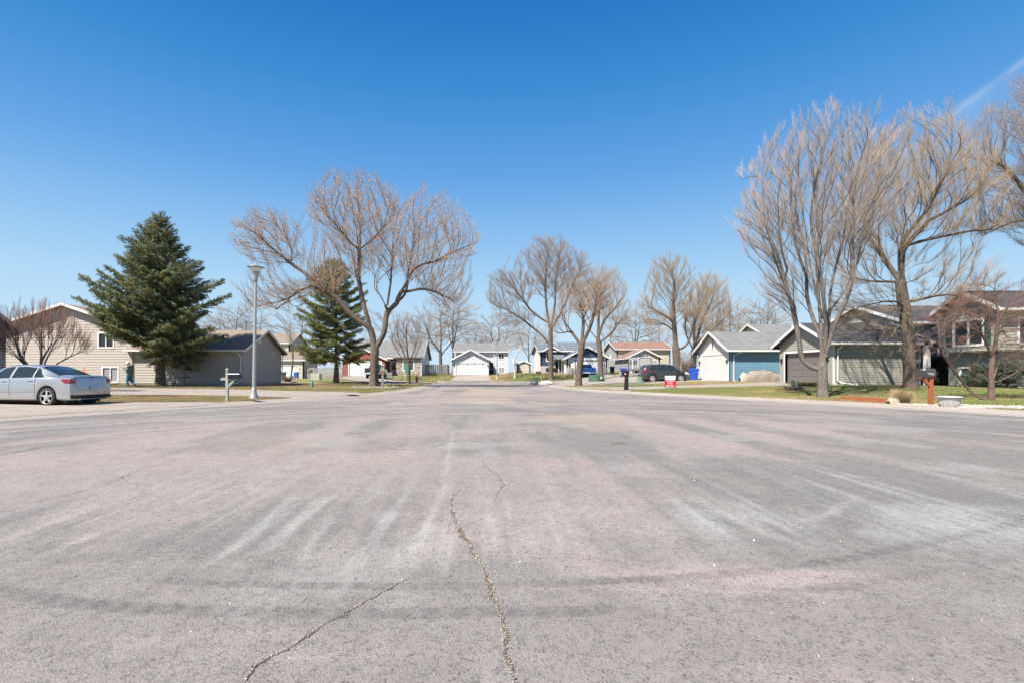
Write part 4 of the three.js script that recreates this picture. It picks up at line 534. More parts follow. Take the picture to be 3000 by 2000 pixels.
function limbMesh(nodes, keep, flare) {
  const pos = [], uv = [], idx = []; const starts = [[0, -1]];
  while (starts.length) {
    const [s, par] = starts.pop(), chain = par >= 0 ? [par] : []; let i = s; for (;;) { chain.push(i); const ks = [...nodes[i].kids].sort((a, b) => nodes[b].r - nodes[a].r); for (const q of ks.slice(1)) starts.push([q, i]); if (!ks.length) break; i = ks[0]; }
    const rs = nodes[chain[Math.min(1, chain.length - 1)]].r; if (!keep(rs) ) continue;
    const k = rs > 0.1 ? 12 : rs > 0.04 ? 7 : rs > 0.018 ? 5 : 3; let base = pos.length / 3, len = 0, ref = new THREE.Vector3(0.3, 0.1, 0.9);
    chain.forEach((c, j) => { const n = nodes[c], a = nodes[chain[Math.max(0, j - 1)]].p, b = nodes[chain[Math.min(chain.length - 1, j + 1)]].p, d = b.clone().sub(a).normalize(); ref = ref.clone().addScaledVector(d, -ref.dot(d)).normalize(); const t = new THREE.Vector3().crossVectors(d, ref); if (j) len += n.p.distanceTo(nodes[chain[j - 1]].p); let r = j === 0 && par >= 0 ? Math.min(n.r, rs * 1.15) : n.r; if (j === chain.length - 1) r *= 0.5; const fl = par < 0 && flare ? 1 + 0.38 * Math.exp(-len / 0.28) : 1;
      for (let q = 0; q <= k; q++) { const an = q / k * 6.2832, rr = r * fl * (fl > 1.05 ? 1 + 0.10 * Math.sin(an * 4 + 1) : 1 + (r > 0.06 ? 0.05 * Math.sin(an * 3 + len * 2.1) : 0)); const p = n.p.clone().addScaledVector(ref, Math.cos(an) * rr).addScaledVector(t, Math.sin(an) * rr); if (par < 0 && j === 0) p.y -= 0.12; pos.push(p.x, p.y, p.z); uv.push(an * Math.max(r, 0.02), len); } });
    for (let j = 0; j < chain.length - 1; j++) for (let q = 0; q < k; q++) { const a = base + j * (k + 1) + q, b = a + k + 1; idx.push(a, a + 1, b, a + 1, b + 1, b); }
  }
  const g = new THREE.BufferGeometry(); g.setAttribute('position', new THREE.Float32BufferAttribute(pos, 3)); g.setAttribute('uv', new THREE.Float32BufferAttribute(uv, 2)); g.setIndex(idx); g.computeVertexNormals(); return g;
}
function bareTree(label, o) {
  const nodes = skeleton(o), b = o.limbs[0][0], t = thing(o.name ?? 'bare_tree', label, o.cat ?? 'tree', b, 0, o.group), R = rng(o.seed + 99), org = V(...o.limbs[0][o.limbs[0].length - 1]);
  const split = o.trunk * 0.22, inv = new THREE.Matrix4().makeTranslation(-b[0], -b[1], b[2]);
  part('trunk', limbMesh(nodes, (r) => r >= split, o.flare ?? true).applyMatrix4(inv), o.bark ?? mt.bark, t); part('branches', limbMesh(nodes, (r) => r < split).applyMatrix4(inv), o.limb ?? o.bark ?? mt.bark, t);
  const sp = o.spr ?? SPR, lists = sp.map(() => []), lim = o.twigAt ?? 0.02, leaves = [];
  for (const n of nodes) {
    if (n.r < lim) for (let k = 0; k < (o.twigs ?? 1); k++) { if (R() > (o.prob ?? 0.95)) continue; const d = n.dir.clone().multiplyScalar(0.7).add(n.p.clone().sub(org).normalize().multiplyScalar(0.7)).add(new THREE.Vector3(R() - 0.5, R() * (o.tup ?? 0.5) + 0.3, R() - 0.5).multiplyScalar(o.jit ?? 1.1)).normalize(), s = (o.len ?? 0.7) * (0.6 + 0.7 * R()); lists[Math.floor(R() * sp.length)].push(new THREE.Matrix4().compose(n.p, quatTo(d, R() * 6.28), new THREE.Vector3(s * (o.thick ?? 1), s, s * (o.thick ?? 1))).premultiply(inv)); }
    if (o.leaf && n.r < 0.05 && R() < o.leaf) { const m = 1 + Math.floor(R() * 4); for (let k = 0; k < m; k++) { const s = 0.06 + 0.06 * R(); leaves.push(new THREE.Matrix4().compose(n.p.clone().add(new THREE.Vector3(R() - 0.5, R() - 0.7, R() - 0.5).multiplyScalar(0.35)), new THREE.Quaternion().setFromEuler(new THREE.Euler(R() - 0.5, R() * 6, R() - 0.5)), new THREE.Vector3(s, s, s)).premultiply(inv)); } }
  }
  lists.forEach((l, i) => { if (l.length) inst('twigs', sp[i], o.twig ?? mt.twig, l, t); });
  if (leaves.length) inst('dead_leaves', LEAFG, mt.leaf, leaves, t);
  return t;
}
// limbs and crown bulges are given in pixels of a zoomed crop [origin u, origin v, scale] at a depth d; dd = depth offsets for the limbs
function fromCrop([ou, ov, k], d, limbs, env, o = {}) {
  const q = ([x, y], e = 0) => { const D = d + e; return [pxX(ou + x / k, d) * 1, pxY(ov + y / k, d), D]; }, R = rng(o.seed ?? 1);
  const L = limbs.map((l, i) => l.map((p, j) => q(p, (p[2] ?? 0) + (i && j && p[2] === undefined ? (j / l.length) * ((i % 2 ? 1 : -1) * (0.6 + R() * (o.deep ?? 1.5))) : 0))));
  const g = gp(ou + limbs[0][0][0] / k, ov + limbs[0][0][1] / k); if (!o.free) L[0][0][1] = ground(L[0][0][0], L[0][0][2]) - 0.02;
  { const f = L[0][L[0].length - 1], sh = o.shrink ?? 0.965; for (const l of L.slice(1)) l.forEach((p, j) => { if (j) for (let i = 0; i < 3; i++) p[i] = f[i] + (p[i] - f[i]) * sh; }); }
  const E = env.map(([x, y, rx, ry, n, dz = 0, rd]) => { const c = q([x, y], dz); const less = (r) => r - Math.min(0.4, r * 0.14); return { c: [c[0], c[1] - 0.25, c[2]], r: [less(rx / k * d / FOCAL), less(ry / k * d / FOCAL), rd ?? less(Math.min(rx, ry * 1.2) / k * d / FOCAL)], n }; });
  return { limbs: L, env: E };
}
const C4 = [650, 450, 2.09], C5 = [2100, 250, 1.65], C8 = [2600, 800, 3.73], C1 = [0, 800, 3.563], C6 = [1400, 650, 2.767], C3 = [800, 850, 4.48], CF = [1250, 900, 5.227];
const depthOf = (u, v) => gp(u, v)[2];
bareTree('big spreading bare tree with tan dead leaves beside the navy pickup', { name: 'ash_tree', seed: 11, trunk: 0.34, bark: mt.bark, twig: mt.twigP, len: 0.62, twigs: 2, leaf: 0.95, max: 5200, kill: 0.62, infl: 3.0, up: 0.22, ...fromCrop(C4, depthOf(1096, 1133), [
  [[932, 1428], [933, 1300], [937, 1200]], [[937, 1200], [905, 1070], [880, 980], [850, 880], [825, 740], [820, 600], [825, 450], [812, 280]], [[903, 1065], [800, 990], [700, 880], [560, 760], [430, 670], [330, 590], [220, 490], [130, 430]], [[937, 1200], [990, 1090], [1010, 960], [1060, 910], [1120, 830], [1140, 700], [1160, 560], [1190, 350]],
  [[1062, 910], [1130, 800], [1200, 690], [1330, 640], [1470, 590], [1570, 545]], [[1010, 950], [960, 850], [915, 800]], [[1110, 850], [1250, 820], [1400, 880], [1490, 940]], [[690, 880], [520, 800], [350, 870], [190, 920]], [[1010, 950], [1040, 760], [1060, 580]], [[820, 600], [900, 500], [1000, 380], [1050, 280]], [[820, 580], [700, 420], [600, 300]], [[430, 670], [380, 520], [280, 380]]],
  [[830, 400, 330, 300, 620], [300, 540, 230, 220, 360], [1260, 560, 320, 320, 560], [330, 850, 260, 130, 220], [1360, 800, 210, 150, 200], [850, 640, 420, 200, 300], [640, 780, 160, 120, 120]], { seed: 3 }) });
{ const d = depthOf(2412, 1164);
  bareTree('pale upright many stemmed bare tree beside the green utility pedestal', { name: 'maple_tree', seed: 21, trunk: 0.20, bark: mt.barkG, limb: mt.barkG, twig: mt.twigP, len: 0.6, twigs: 2, prob: 0.8, tup: 1.0, jit: 0.7, spr: [SPRV[1], SPR[2], SPRV[0]], max: 5200, kill: 0.48, infl: 2.2, up: 0.55, step: 0.33, ...fromCrop(C5, d, [
    [[515, 1507], [512, 1420], [512, 1340]], [[511, 1385], [440, 1335], [410, 1200], [390, 1080], [360, 980], [330, 800], [290, 600], [240, 400], [232, 320]], [[512, 1330], [510, 1200], [480, 1080], [430, 900], [400, 650], [390, 400], [425, 230]], [[514, 1330], [525, 1150], [540, 900], [540, 600], [530, 350], [540, 150]], [[515, 1335], [545, 1150], [580, 980], [600, 700], [620, 400], [630, 190]], [[516, 1335], [560, 1100], [610, 950], [680, 700], [720, 450], [735, 270]],
    [[395, 1110], [310, 950], [220, 830], [150, 700]], [[512, 1250], [470, 1020], [450, 800], [470, 500], [480, 240]], [[350, 920], [275, 760], [215, 560]], [[560, 1080], [680, 900], [790, 700], [830, 600]], [[440, 940], [330, 720], [310, 480]], [[520, 1150], [500, 850], [500, 560], [510, 260]]],
    [[440, 560, 300, 430, 900, 0, 3.2], [230, 680, 110, 230, 240, 0, 2.2], [690, 560, 150, 340, 420, 0, 2.6], [420, 1020, 260, 120, 160, 0, 2.4]], { seed: 4, deep: 2.2 }) }); }
{ const d = depthOf(2667, 1138);
  bareTree('tall brown bare tree in front of the olive house wall', { name: 'elm_tree', seed: 31, trunk: 0.29, bark: mt.bark, limb: mt.bark, twig: mt.twigG, len: 0.72, twigs: 2, max: 5600, kill: 0.6, infl: 2.8, up: 0.22, tup: 0.8, spr: [SPR[1], SPR[2], SPRV[1]], ...fromCrop(C5, d, [
    [[937, 1467], [930, 1250], [905, 1050], [888, 950]], [[888, 950], [830, 800], [790, 650], [830, 450], [850, 250]], [[888, 940], [890, 750], [960, 600], [1000, 400], [1020, 200]], [[890, 950], [960, 760], [1060, 640], [1150, 450], [1165, 220]], [[960, 760], [1150, 720], [1300, 700]], [[880, 950], [750, 930], [640, 870]], [[905, 1070], [760, 1060], [620, 1085]], [[920, 1170], [780, 1190], [680, 1245]], [[912, 1050], [1100, 1020], [1200, 1055]], [[815, 760], [700, 620], [640, 480]], [[1060, 640], [1220, 520], [1300, 380]]],
    [[950, 500, 300, 370, 720], [1210, 560, 180, 290, 330], [720, 780, 190, 230, 260], [760, 1080, 240, 140, 260], [1110, 930, 220, 130, 190], [820, 1230, 150, 60, 90]], { seed: 5, deep: 3 }) }); }
bareTree('dark bare tree standing beyond the red barked birch clump', { name: 'elm_tree', seed: 41, trunk: 0.36, bark: mt.barkD, twig: mt.twigB, len: 0.7, twigs: 2, max: 3600, kill: 0.6, infl: 3, ...fromCrop(C5, 27, [[[1760, 1440], [1745, 1000], [1720, 840]], [[1690, 800], [1560, 560], [1400, 360], [1290, 280]], [[1690, 780], [1640, 400], [1560, 120], [1520, -20]], [[1690, 820], [1500, 640], [1370, 700]], [[1690, 800], [1600, 520], [1480, 440], [1330, 470]], [[1690, 780], [1760, 380], [1720, 60]]],
  [[1560, 320, 310, 340, 620], [1450, 620, 160, 130, 160], [1720, 560, 260, 330, 260], [1400, 250, 120, 130, 120]], { seed: 6 }) });
bareTree('red barked birch clump with leaning stem near the cedar post mailbox', { name: 'river_birch', seed: 51, trunk: 0.105, bark: mt.barkR, twig: mt.twigR, len: 0.42, twigs: 2, prob: 0.95, max: 3000, kill: 0.34, infl: 1.6, step: 0.24, r0: 0.006, twigAt: 0.012, up: 0.2, low: 1.2, spr: SPR, ...fromCrop(C8, depthOf(2906, 1173), [
  [[1145, 1397], [1142, 1200], [1150, 950], [1190, 750], [1215, 450], [1190, 250], [1180, 50]], [[1143, 1385, 0.1], [1040, 1385, 0.3], [940, 1220, 0.5], [830, 1080, 0.5], [700, 920, 0.4], [560, 780, 0.2], [420, 730, 0]], [[1150, 950], [1050, 780], [950, 650], [870, 520], [800, 250], [790, 60]], [[1150, 1200], [1300, 1020], [1480, 960], [1600, 900]], [[1150, 1215], [1350, 1100], [1500, 970]], [[1160, 940], [1250, 750], [1380, 620], [1500, 580]], [[1215, 500], [1300, 300], [1400, 150]], [[830, 1080, 0.5], [820, 980, 0.4], [860, 880, 0.2], [880, 720, 0]], [[700, 920, 0.4], [620, 720, 0.3], [600, 500, 0.2]], [[960, 1210, 0.2], [985, 1000, 0], [1020, 850, -0.1]]],
  [[1090, 330, 380, 380, 420], [1370, 580, 300, 330, 300], [690, 430, 230, 230, 220], [560, 720, 200, 120, 110], [1380, 900, 220, 160, 120]], { seed: 7, deep: 1.1 }) });
bareTree('multi stemmed bare ornamental tree with upright shoots behind the silver sedan', { name: 'crab_apple', seed: 61, trunk: 0.16, bark: mt.barkD, twig: mt.twigR, len: 0.75, twigs: 2, prob: 0.8, tup: 2.2, jit: 0.7, max: 2600, kill: 0.42, infl: 2, step: 0.28, r0: 0.008, low: 1.0, up: 0.3, spr: SPRV, thick: 0.8, ...fromCrop(C1, 26.5, [
  [[420, 1210], [415, 1130], [410, 1060]], [[410, 1100], [400, 900], [410, 700], [400, 520]], [[412, 1090], [500, 850], [560, 650], [600, 470]], [[412, 1080], [480, 980], [600, 900], [720, 810], [840, 830]], [[410, 1090], [280, 880], [210, 700], [200, 520]], [[410, 1080], [200, 940], [90, 870], [-40, 840]], [[412, 1090], [560, 880], [650, 700], [740, 600]]],
  [[360, 620, 420, 230, 520], [680, 760, 180, 140, 130], [60, 720, 180, 180, 130]], { seed: 8 }) });
const mid = (label, o) => bareTree(label, { group: undefined, twig: mt.twig, len: 0.66, twigs: 2, kill: 0.62, infl: 3, max: 3400, ...o });
mid('bare tree by the kerb in front of the navy house window', { name: 'ash_tree', seed: 71, trunk: 0.33, twig: mt.twig, twigs: 3, leaf: 0.10, ...fromCrop(C6, depthOf(1615, 1115), [[[595, 1288], [590, 1000], [590, 890]], [[590, 1010], [530, 930], [440, 850], [350, 780], [230, 700], [100, 650]], [[590, 880], [555, 700], [545, 480], [560, 250], [565, 150]], [[590, 880], [630, 650], [640, 420], [690, 180]], [[592, 880], [680, 720], [770, 500], [880, 270]], [[570, 820], [440, 720], [340, 590], [200, 400]]], [[580, 400, 290, 280, 560], [270, 580, 220, 200, 300], [780, 460, 170, 230, 260], [330, 780, 220, 90, 130]], { seed: 9 }) });
mid('leaning bare tree with dead leaves beside the green utility boxes', { name: 'ash_tree', seed: 72, trunk: 0.26, twig: mt.twigB, leaf: 0.5, max: 2600, kill: 0.5, ...fromCrop(C6, depthOf(1694, 1131), [[[815, 1322], [828, 1150], [842, 1000]], [[838, 1000], [760, 880], [700, 770], [690, 650]], [[842, 1000], [900, 860], [940, 700], [960, 500]], [[842, 990], [860, 800], [840, 600]], [[760, 880], [660, 900], [560, 880]]], [[860, 630, 230, 230, 460], [1000, 560, 140, 200, 180], [650, 800, 120, 100, 80]], { seed: 10 }) });
mid('bare tree with a few tan leaves behind the blue pickup', { name: 'ash_tree', seed: 73, trunk: 0.30, twig: mt.twigG, leaf: 0.3, ...fromCrop(C6, 60, [[[1000, 1235], [985, 1000], [972, 940]], [[975, 960], [890, 840], [830, 700]], [[975, 940], [1020, 800], [1100, 700], [1200, 560]], [[975, 940], [990, 700], [1060, 420]], [[985, 980], [1080, 900], [1160, 780]]], [[1040, 620, 200, 250, 420], [1170, 760, 120, 130, 130], [900, 640, 120, 160, 120]], { seed: 12 }) });
mid('wide bare tree rising behind the dark grey crossover', { name: 'elm_tree', seed: 74, trunk: 0.42, twig: mt.twigG, leaf: 0.10, twigs: 3, ...fromCrop(C6, 58, [[[1612, 1240], [1610, 1100], [1605, 1020]], [[1607, 1040], [1700, 1000], [1800, 760], [1900, 600]], [[1605, 1000], [1570, 800], [1480, 740], [1370, 680]], [[1605, 1000], [1590, 700], [1605, 500], [1590, 320]], [[1640, 1020], [1760, 970], [1850, 900]]], [[1560, 480, 210, 220, 380], [1390, 660, 110, 120, 130], [1480, 800, 130, 110, 110], [1680, 720, 170, 170, 260], [1720, 560, 120, 130, 140]], { seed: 13 }) });
mid('bushy tan bare tree rising over the roof of the blue walled garage', { name: 'elm_tree', seed: 75, trunk: 0.36, twig: mt.twigG, twigs: 3, leaf: 0.12, ...fromCrop(C6, 63, [[[1745, 1240], [1750, 1100], [1760, 1000]], [[1755, 1050], [1830, 800], [1920, 620], [1960, 520]], [[1755, 1020], [1760, 760], [1850, 560], [1830, 460]], [[1755, 1050], [1700, 900], [1690, 760]], [[1760, 1000], [1880, 880], [2000, 760]]], [[1890, 600, 170, 200, 420], [1840, 860, 200, 160, 300], [1990, 740, 80, 140, 120], [1740, 700, 130, 150, 160]], { seed: 14 }) });
mid('round topped bare ornamental tree in front of the stone house wall', { name: 'ornamental_tree', seed: 76, trunk: 0.17, twig: mt.twig, len: 0.55, up: 0.5, kill: 0.5, spr: [SPR[2], SPRV[1]], ...fromCrop(C3, 53, [[[1778, 1172], [1780, 1060], [1785, 950]], [[1782, 1000], [1700, 800], [1620, 600], [1590, 480]], [[1783, 980], [1760, 700], [1760, 400]], [[1783, 980], [1850, 750], [1900, 500]], [[1783, 1000], [1880, 860], [1960, 700]], [[1783, 1000], [1650, 850], [1560, 740]]], [[1750, 600, 240, 300, 620]], { seed: 15 }) });
mid('slender white barked birch on the lawn of the white house', { name: 'birch_tree', seed: 77, trunk: 0.15, bark: mt.barkW, twig: mt.twigP, len: 0.6, twigs: 2, max: 1600, kill: 0.6, ...fromCrop(CF, depthOf(1509, 1107), [[[1355, 1080], [1345, 920], [1335, 850]], [[1337, 860], [1290, 700], [1250, 570], [1210, 420]], [[1340, 830], [1400, 680], [1500, 560], [1510, 430]], [[1260, 600], [1180, 500], [1120, 460]], [[1430, 640], [1440, 520], [1420, 440]]], [[1200, 470, 120, 130, 130], [1470, 480, 120, 130, 130], [1340, 500, 90, 110, 60]], { seed: 16 }) });
mid('slender young bare tree beside the blue bin of the tan house', { name: 'young_tree', seed: 78, trunk: 0.12, twig: mt.twigP, len: 0.7, max: 1500, kill: 0.6, ...fromCrop([780, 960, 8.4], 72, [[[605, 1215], [620, 1050], [655, 800]], [[650, 830], [600, 600], [540, 250], [520, 0]], [[655, 800], [680, 600], [640, 300], [650, 20]], [[650, 830], [720, 680], [760, 520]]], [[600, 230, 160, 330, 220]], { seed: 17 }) });
{ // trees behind the houses: four grown, the rest copied
  const variants = [[81, 0.16, 8.2, 3.0, mt.twig], [82, 0.14, 9, 2.2, mt.twigP], [83, 0.19, 7.6, 3.6, mt.twigB], [84, 0.13, 8.6, 2.6, mt.twigG]], places = [[690, 905, 100], [742, 898, 104], [882, 925, 108], [640, 930, 118], [1120, 925, 106], [1256, 930, 104], [1292, 905, 100], [1326, 886, 99], [1392, 966, 120], [1425, 968, 128], [1462, 922, 104], [1548, 950, 105], [1600, 985, 118], [1790, 940, 112], [1862, 925, 114], [1930, 940, 118], [2090, 905, 88], [2140, 892, 84], [2200, 905, 92], [2250, 885, 90], [560, 940, 120]];
  const protos = [];
  places.forEach(([u, v, d], i) => {
    const x = pxX(u, d), y = ground(x, d), h = pxY(v, d) - y, label = 'bare tree behind ' + (u < 780 ? 'the tan roofed garage' : u < 900 ? 'the distant tan two storey house' : u < 1200 ? 'the red sided house' : u < 1330 ? 'the picket fence right of the red house' : u < 1500 ? 'the white house closing the street' : u < 1600 ? 'the small tan garden shed' : u < 1700 ? 'the navy and white house' : u < 2000 ? 'the house with the rust brown roof' : 'the grey roof of the blue walled garage'), grp = 'bare trees behind the houses', k = i % 4, [seed, tr, H, w, tw] = variants[k];
    if (i < 4) { const o = bareTree(label, { name: 'background_tree', group: grp, seed, trunk: tr, bark: mt.barkD, twig: tw, len: 0.8, twigs: 2, max: 1500, kill: 0.7, infl: 3, step: 0.5, up: 0.35, spr: [SPR[1], SPR[2], SPRV[1]], limbs: [[[x, y, d], [x + 0.1, y + H * 0.3, d], [x, y + H * 0.6, d], [x + 0.2, y + H * 0.95, d]], [[x + 0.1, y + H * 0.3, d], [x - w * 0.4, y + H * 0.55, d + 0.5], [x - w * 0.6, y + H * 0.8, d + 0.6]], [[x + 0.1, y + H * 0.33, d], [x + w * 0.4, y + H * 0.6, d - 0.5], [x + w * 0.6, y + H * 0.85, d - 0.6]]], env: [{ c: [x, y + H * 0.72, d], r: [w, H * 0.34, w], n: 230, shell: true }] }); protos.push([o, H]); o.scale.setScalar(h / H / 1.02); }
    else { const [o, H] = protos[k], c = copy(o, label, [x, y, d], (i * 1.7) % 6.28); c.scale.setScalar(h / (H * 1.02)); c.scale.y *= 1 + 0.06 * ((i * 7) % 5 - 2) / 2; }
  });
}
// ---------- spruces ----------
function needleGeo(seed) {
  const R = rng(seed), p = []; const shoot = (o, d, len, n, nl) => { const s = new THREE.Vector3().crossVectors(d, new THREE.Vector3(0.2, 0.9, 0.3)).normalize(), t = new THREE.Vector3().crossVectors(d, s); for (let i = 0; i < n; i++) { const a = i * 2.39996 + R(), f = (i + 0.5) / n, rad = s.clone().multiplyScalar(Math.cos(a)).addScaledVector(t, Math.sin(a)), b = o.clone().addScaledVector(d, len * f), e = b.clone().addScaledVector(rad, nl * (1 - 0.3 * f)).addScaledVector(d, nl * 0.75), w = new THREE.Vector3().crossVectors(rad, d).multiplyScalar(nl * 0.13); p.push(b.x + w.x, b.y + w.y, b.z + w.z, b.x - w.x, b.y - w.y, b.z - w.z, e.x, e.y, e.z); } };
  shoot(new THREE.Vector3(), UPV.clone(), 1, 46, 0.17); for (let k = 0; k < 5; k++) { const a = k < 4 ? (k % 2 ? 0.3 : 3.4) + R() * 0.5 : R() * 6, f = 0.12 + k * 0.16, d = new THREE.Vector3(Math.cos(a) * 0.85, 0.75, Math.sin(a) * 0.45).normalize(); shoot(new THREE.Vector3(0, f, 0), d, 0.62 - f * 0.35, 24, 0.15); }
  const g = new THREE.BufferGeometry(); g.setAttribute('position', new THREE.Float32BufferAttribute(p, 3)); g.setAttribute('uv', new THREE.Float32BufferAttribute(new Float32Array(p.length / 3 * 2), 2)); g.computeVertexNormals(); return g;
}
const NEED = [needleGeo(1), needleGeo(2)], needleMat = M(1, 1, 1, { roughness: 0.75 });
function spruce(label, o) {
  const [bx, by, bd] = o.base, t = thing(o.name ?? 'spruce_tree', label, o.cat ?? 'tree', o.base), R = rng(o.seed), wood = new G(), lists = [[], []], cols = [[], []], tr = new G();
  const tp = []; for (let i = 0; i <= 8; i++) tp.push(V(0.05 * Math.sin(i), -0.1 + (o.h + 0.05) * i / 8, 0)); tr.tube(tp, tp.map((_, i) => Math.max(0.012, o.trunk * (i ? 1 : 1.25) * (1 - i / 8.1))), 12); part('trunk', tr.geo(), mt.barkD, t);
  const emit = (p, d, s) => { const k = R() < 0.5 ? 0 : 1; lists[k].push(new THREE.Matrix4().compose(p, quatTo(d, (R() - 0.5) * 1.4), new THREE.Vector3(s, s, s))); const b = 0.72 + 0.56 * R(), c = o.col(R); cols[k].push(lin(c[0] * b, c[1] * b, c[2] * b)); };
  let az = R() * 6; const sp = o.sp ?? 0.28;
  for (let y = o.y0; y < o.h - 0.15; y += (o.gap ?? 0.085) * (0.7 + 0.6 * R())) {
    az += 2.39996 + (R() - 0.5) * 0.5; const f = (y - o.y0) / (o.h - o.y0), L = o.prof(f) * o.asym(az) * (0.62 + 0.52 * R()); if (L < 0.1 || (o.skip && o.skip(az, y))) continue;
    const out = new THREE.Vector3(Math.cos(az), 0, -Math.sin(az)), lat = new THREE.Vector3(-out.z, 0, out.x), a = mix(o.a0 ?? -0.12, 0.55, Math.pow(f, 0.9)) + (R() - 0.5) * 0.16, b = mix(o.b0 ?? 0.2, 0.3, f), at2 = (s) => out.clone().multiplyScalar(s * L).add(new THREE.Vector3(0, y + L * (a * s + b * s * s), 0)).addScaledVector(lat, 0.12 * L * Math.sin(s * 3 + az));
    const n = Math.max(3, Math.ceil(L / 0.6)), pts = Array.from({ length: n + 1 }, (_, i) => at2(i / n)); wood.tube(pts, pts.map((_, i) => Math.max(0.006, 0.012 * L * (1 - i / (n + 0.4)))), 4);
    const s0 = o.bare ?? 0.16; for (let s = s0; s < 1; s += sp * 0.75 / L) { const p = at2(s), fw = at2(Math.min(1, s + 0.05)).sub(at2(s - 0.05)).normalize(); for (const sg of [-1, 1]) { const len = Math.min(1.5, ((1 - s) * L * 0.42 + 0.22)) * (0.7 + 0.5 * R()), dr = fw.clone().multiplyScalar(0.75).addScaledVector(lat, sg * 0.85).add(new THREE.Vector3(0, -0.12 - 0.25 * R() * (1 - f), 0)).normalize(); for (let q = 0; q < len; q += sp) emit(p.clone().addScaledVector(dr, q).add(new THREE.Vector3(0, -0.10 * q * q, 0)), dr.clone().add(new THREE.Vector3((R() - 0.5) * 0.5, (R() - 0.35) * 0.5, (R() - 0.5) * 0.5)).normalize(), (o.size ?? 0.42) * (0.75 + 0.5 * R())); } if (R() < 0.5) emit(p, new THREE.Vector3(fw.x + (R() - 0.5) * 0.8, fw.y - (R() < 0.6 ? 0.7 : -0.5), fw.z + (R() - 0.5) * 0.8).normalize(), (o.size ?? 0.42) * 0.9); }
    emit(at2(0.96), at2(1).sub(at2(0.9)).normalize(), (o.size ?? 0.42) * 1.1);
  }
  for (let y = o.h - 0.9; y < o.h; y += 0.09) emit(new THREE.Vector3(0, y, 0), new THREE.Vector3(R() - 0.5, 1.6, R() - 0.5).normalize(), (o.size ?? 0.42) * 0.9);
  part('boughs', wood.geo(), mt.barkD, t); lists.forEach((l, i) => inst('needles', NEED[i], needleMat, l, t, cols[i])); return t;
}
{ const sx = pxX(468, 35.7), b = [sx, ground(sx, 35.7), 35.7]; spruce('large dark green spruce in front of the beige house', { base: b, seed: 5, h: pxY(632, b[2]) - b[1], y0: 1.7, a0: -0.12, gap: 0.07, skip: (a, y) => y < 2.9 && Math.cos(a) < 0.45 && Math.sin(a) < 0.8, trunk: 0.3, prof: (f) => pw([[0, 3.3], [0.12, 4.0], [0.28, 3.95], [0.42, 3.4], [0.58, 2.45], [0.74, 1.35], [0.9, 0.5], [1, 0.12]], f), asym: (a) => 1 - 0.12 * Math.cos(a) + 0.12 * Math.sin(a) + 0.10 * Math.sin(3 * a + 1), col: (R) => R() < 0.16 ? [0.20, 0.24, 0.16] : R() < 0.6 ? [0.19, 0.185, 0.062] : [0.085, 0.11, 0.045] }); }
{ const b = gp(984, 1121); spruce('open yellow green spruce behind the big bare tree', { base: b, seed: 9, h: pxY(765, b[2]) - b[1], y0: 2.3, trunk: 0.26, gap: 0.095, prof: (f) => pw([[0, 3.5], [0.25, 3.5], [0.5, 2.9], [0.75, 1.8], [1, 0.2]], f), asym: (a) => 1 + 0.12 * Math.sin(2 * a) - 0.05 * Math.cos(a), bare: 0.3, a0: -0.22, col: (R) => R() < 0.6 ? [0.20, 0.20, 0.045] : [0.105, 0.12, 0.04] }); }
for (const [u, v, h, w, s, l] of [[2742, 1126, 1.75, 0.95, 1, 'small blue green spruce shrub beside the porch post'], [2786, 1128, 1.2, 1.0, 2, 'low spreading evergreen shrub under the bay window'], [2880, 1133, 1.15, 0.85, 3, 'low evergreen shrub behind the birch clump trunk'], [2950, 1136, 1.25, 0.95, 4, 'broad blue green evergreen shrub at the house corner']]) { const b = gp(u, v); spruce(l, { name: 'evergreen_shrub', cat: 'shrub', base: b, seed: 20 + s, h, y0: 0.12, trunk: 0.05, gap: 0.03, sp: 0.16, size: 0.24, prof: (f) => w * (1 - f * 0.75), asym: () => 1, bare: 0.3, a0: 0.05, col: (R) => R() < 0.4 ? [0.15, 0.19, 0.15] : R() < 0.75 ? [0.07, 0.10, 0.055] : [0.16, 0.10, 0.06] }); }

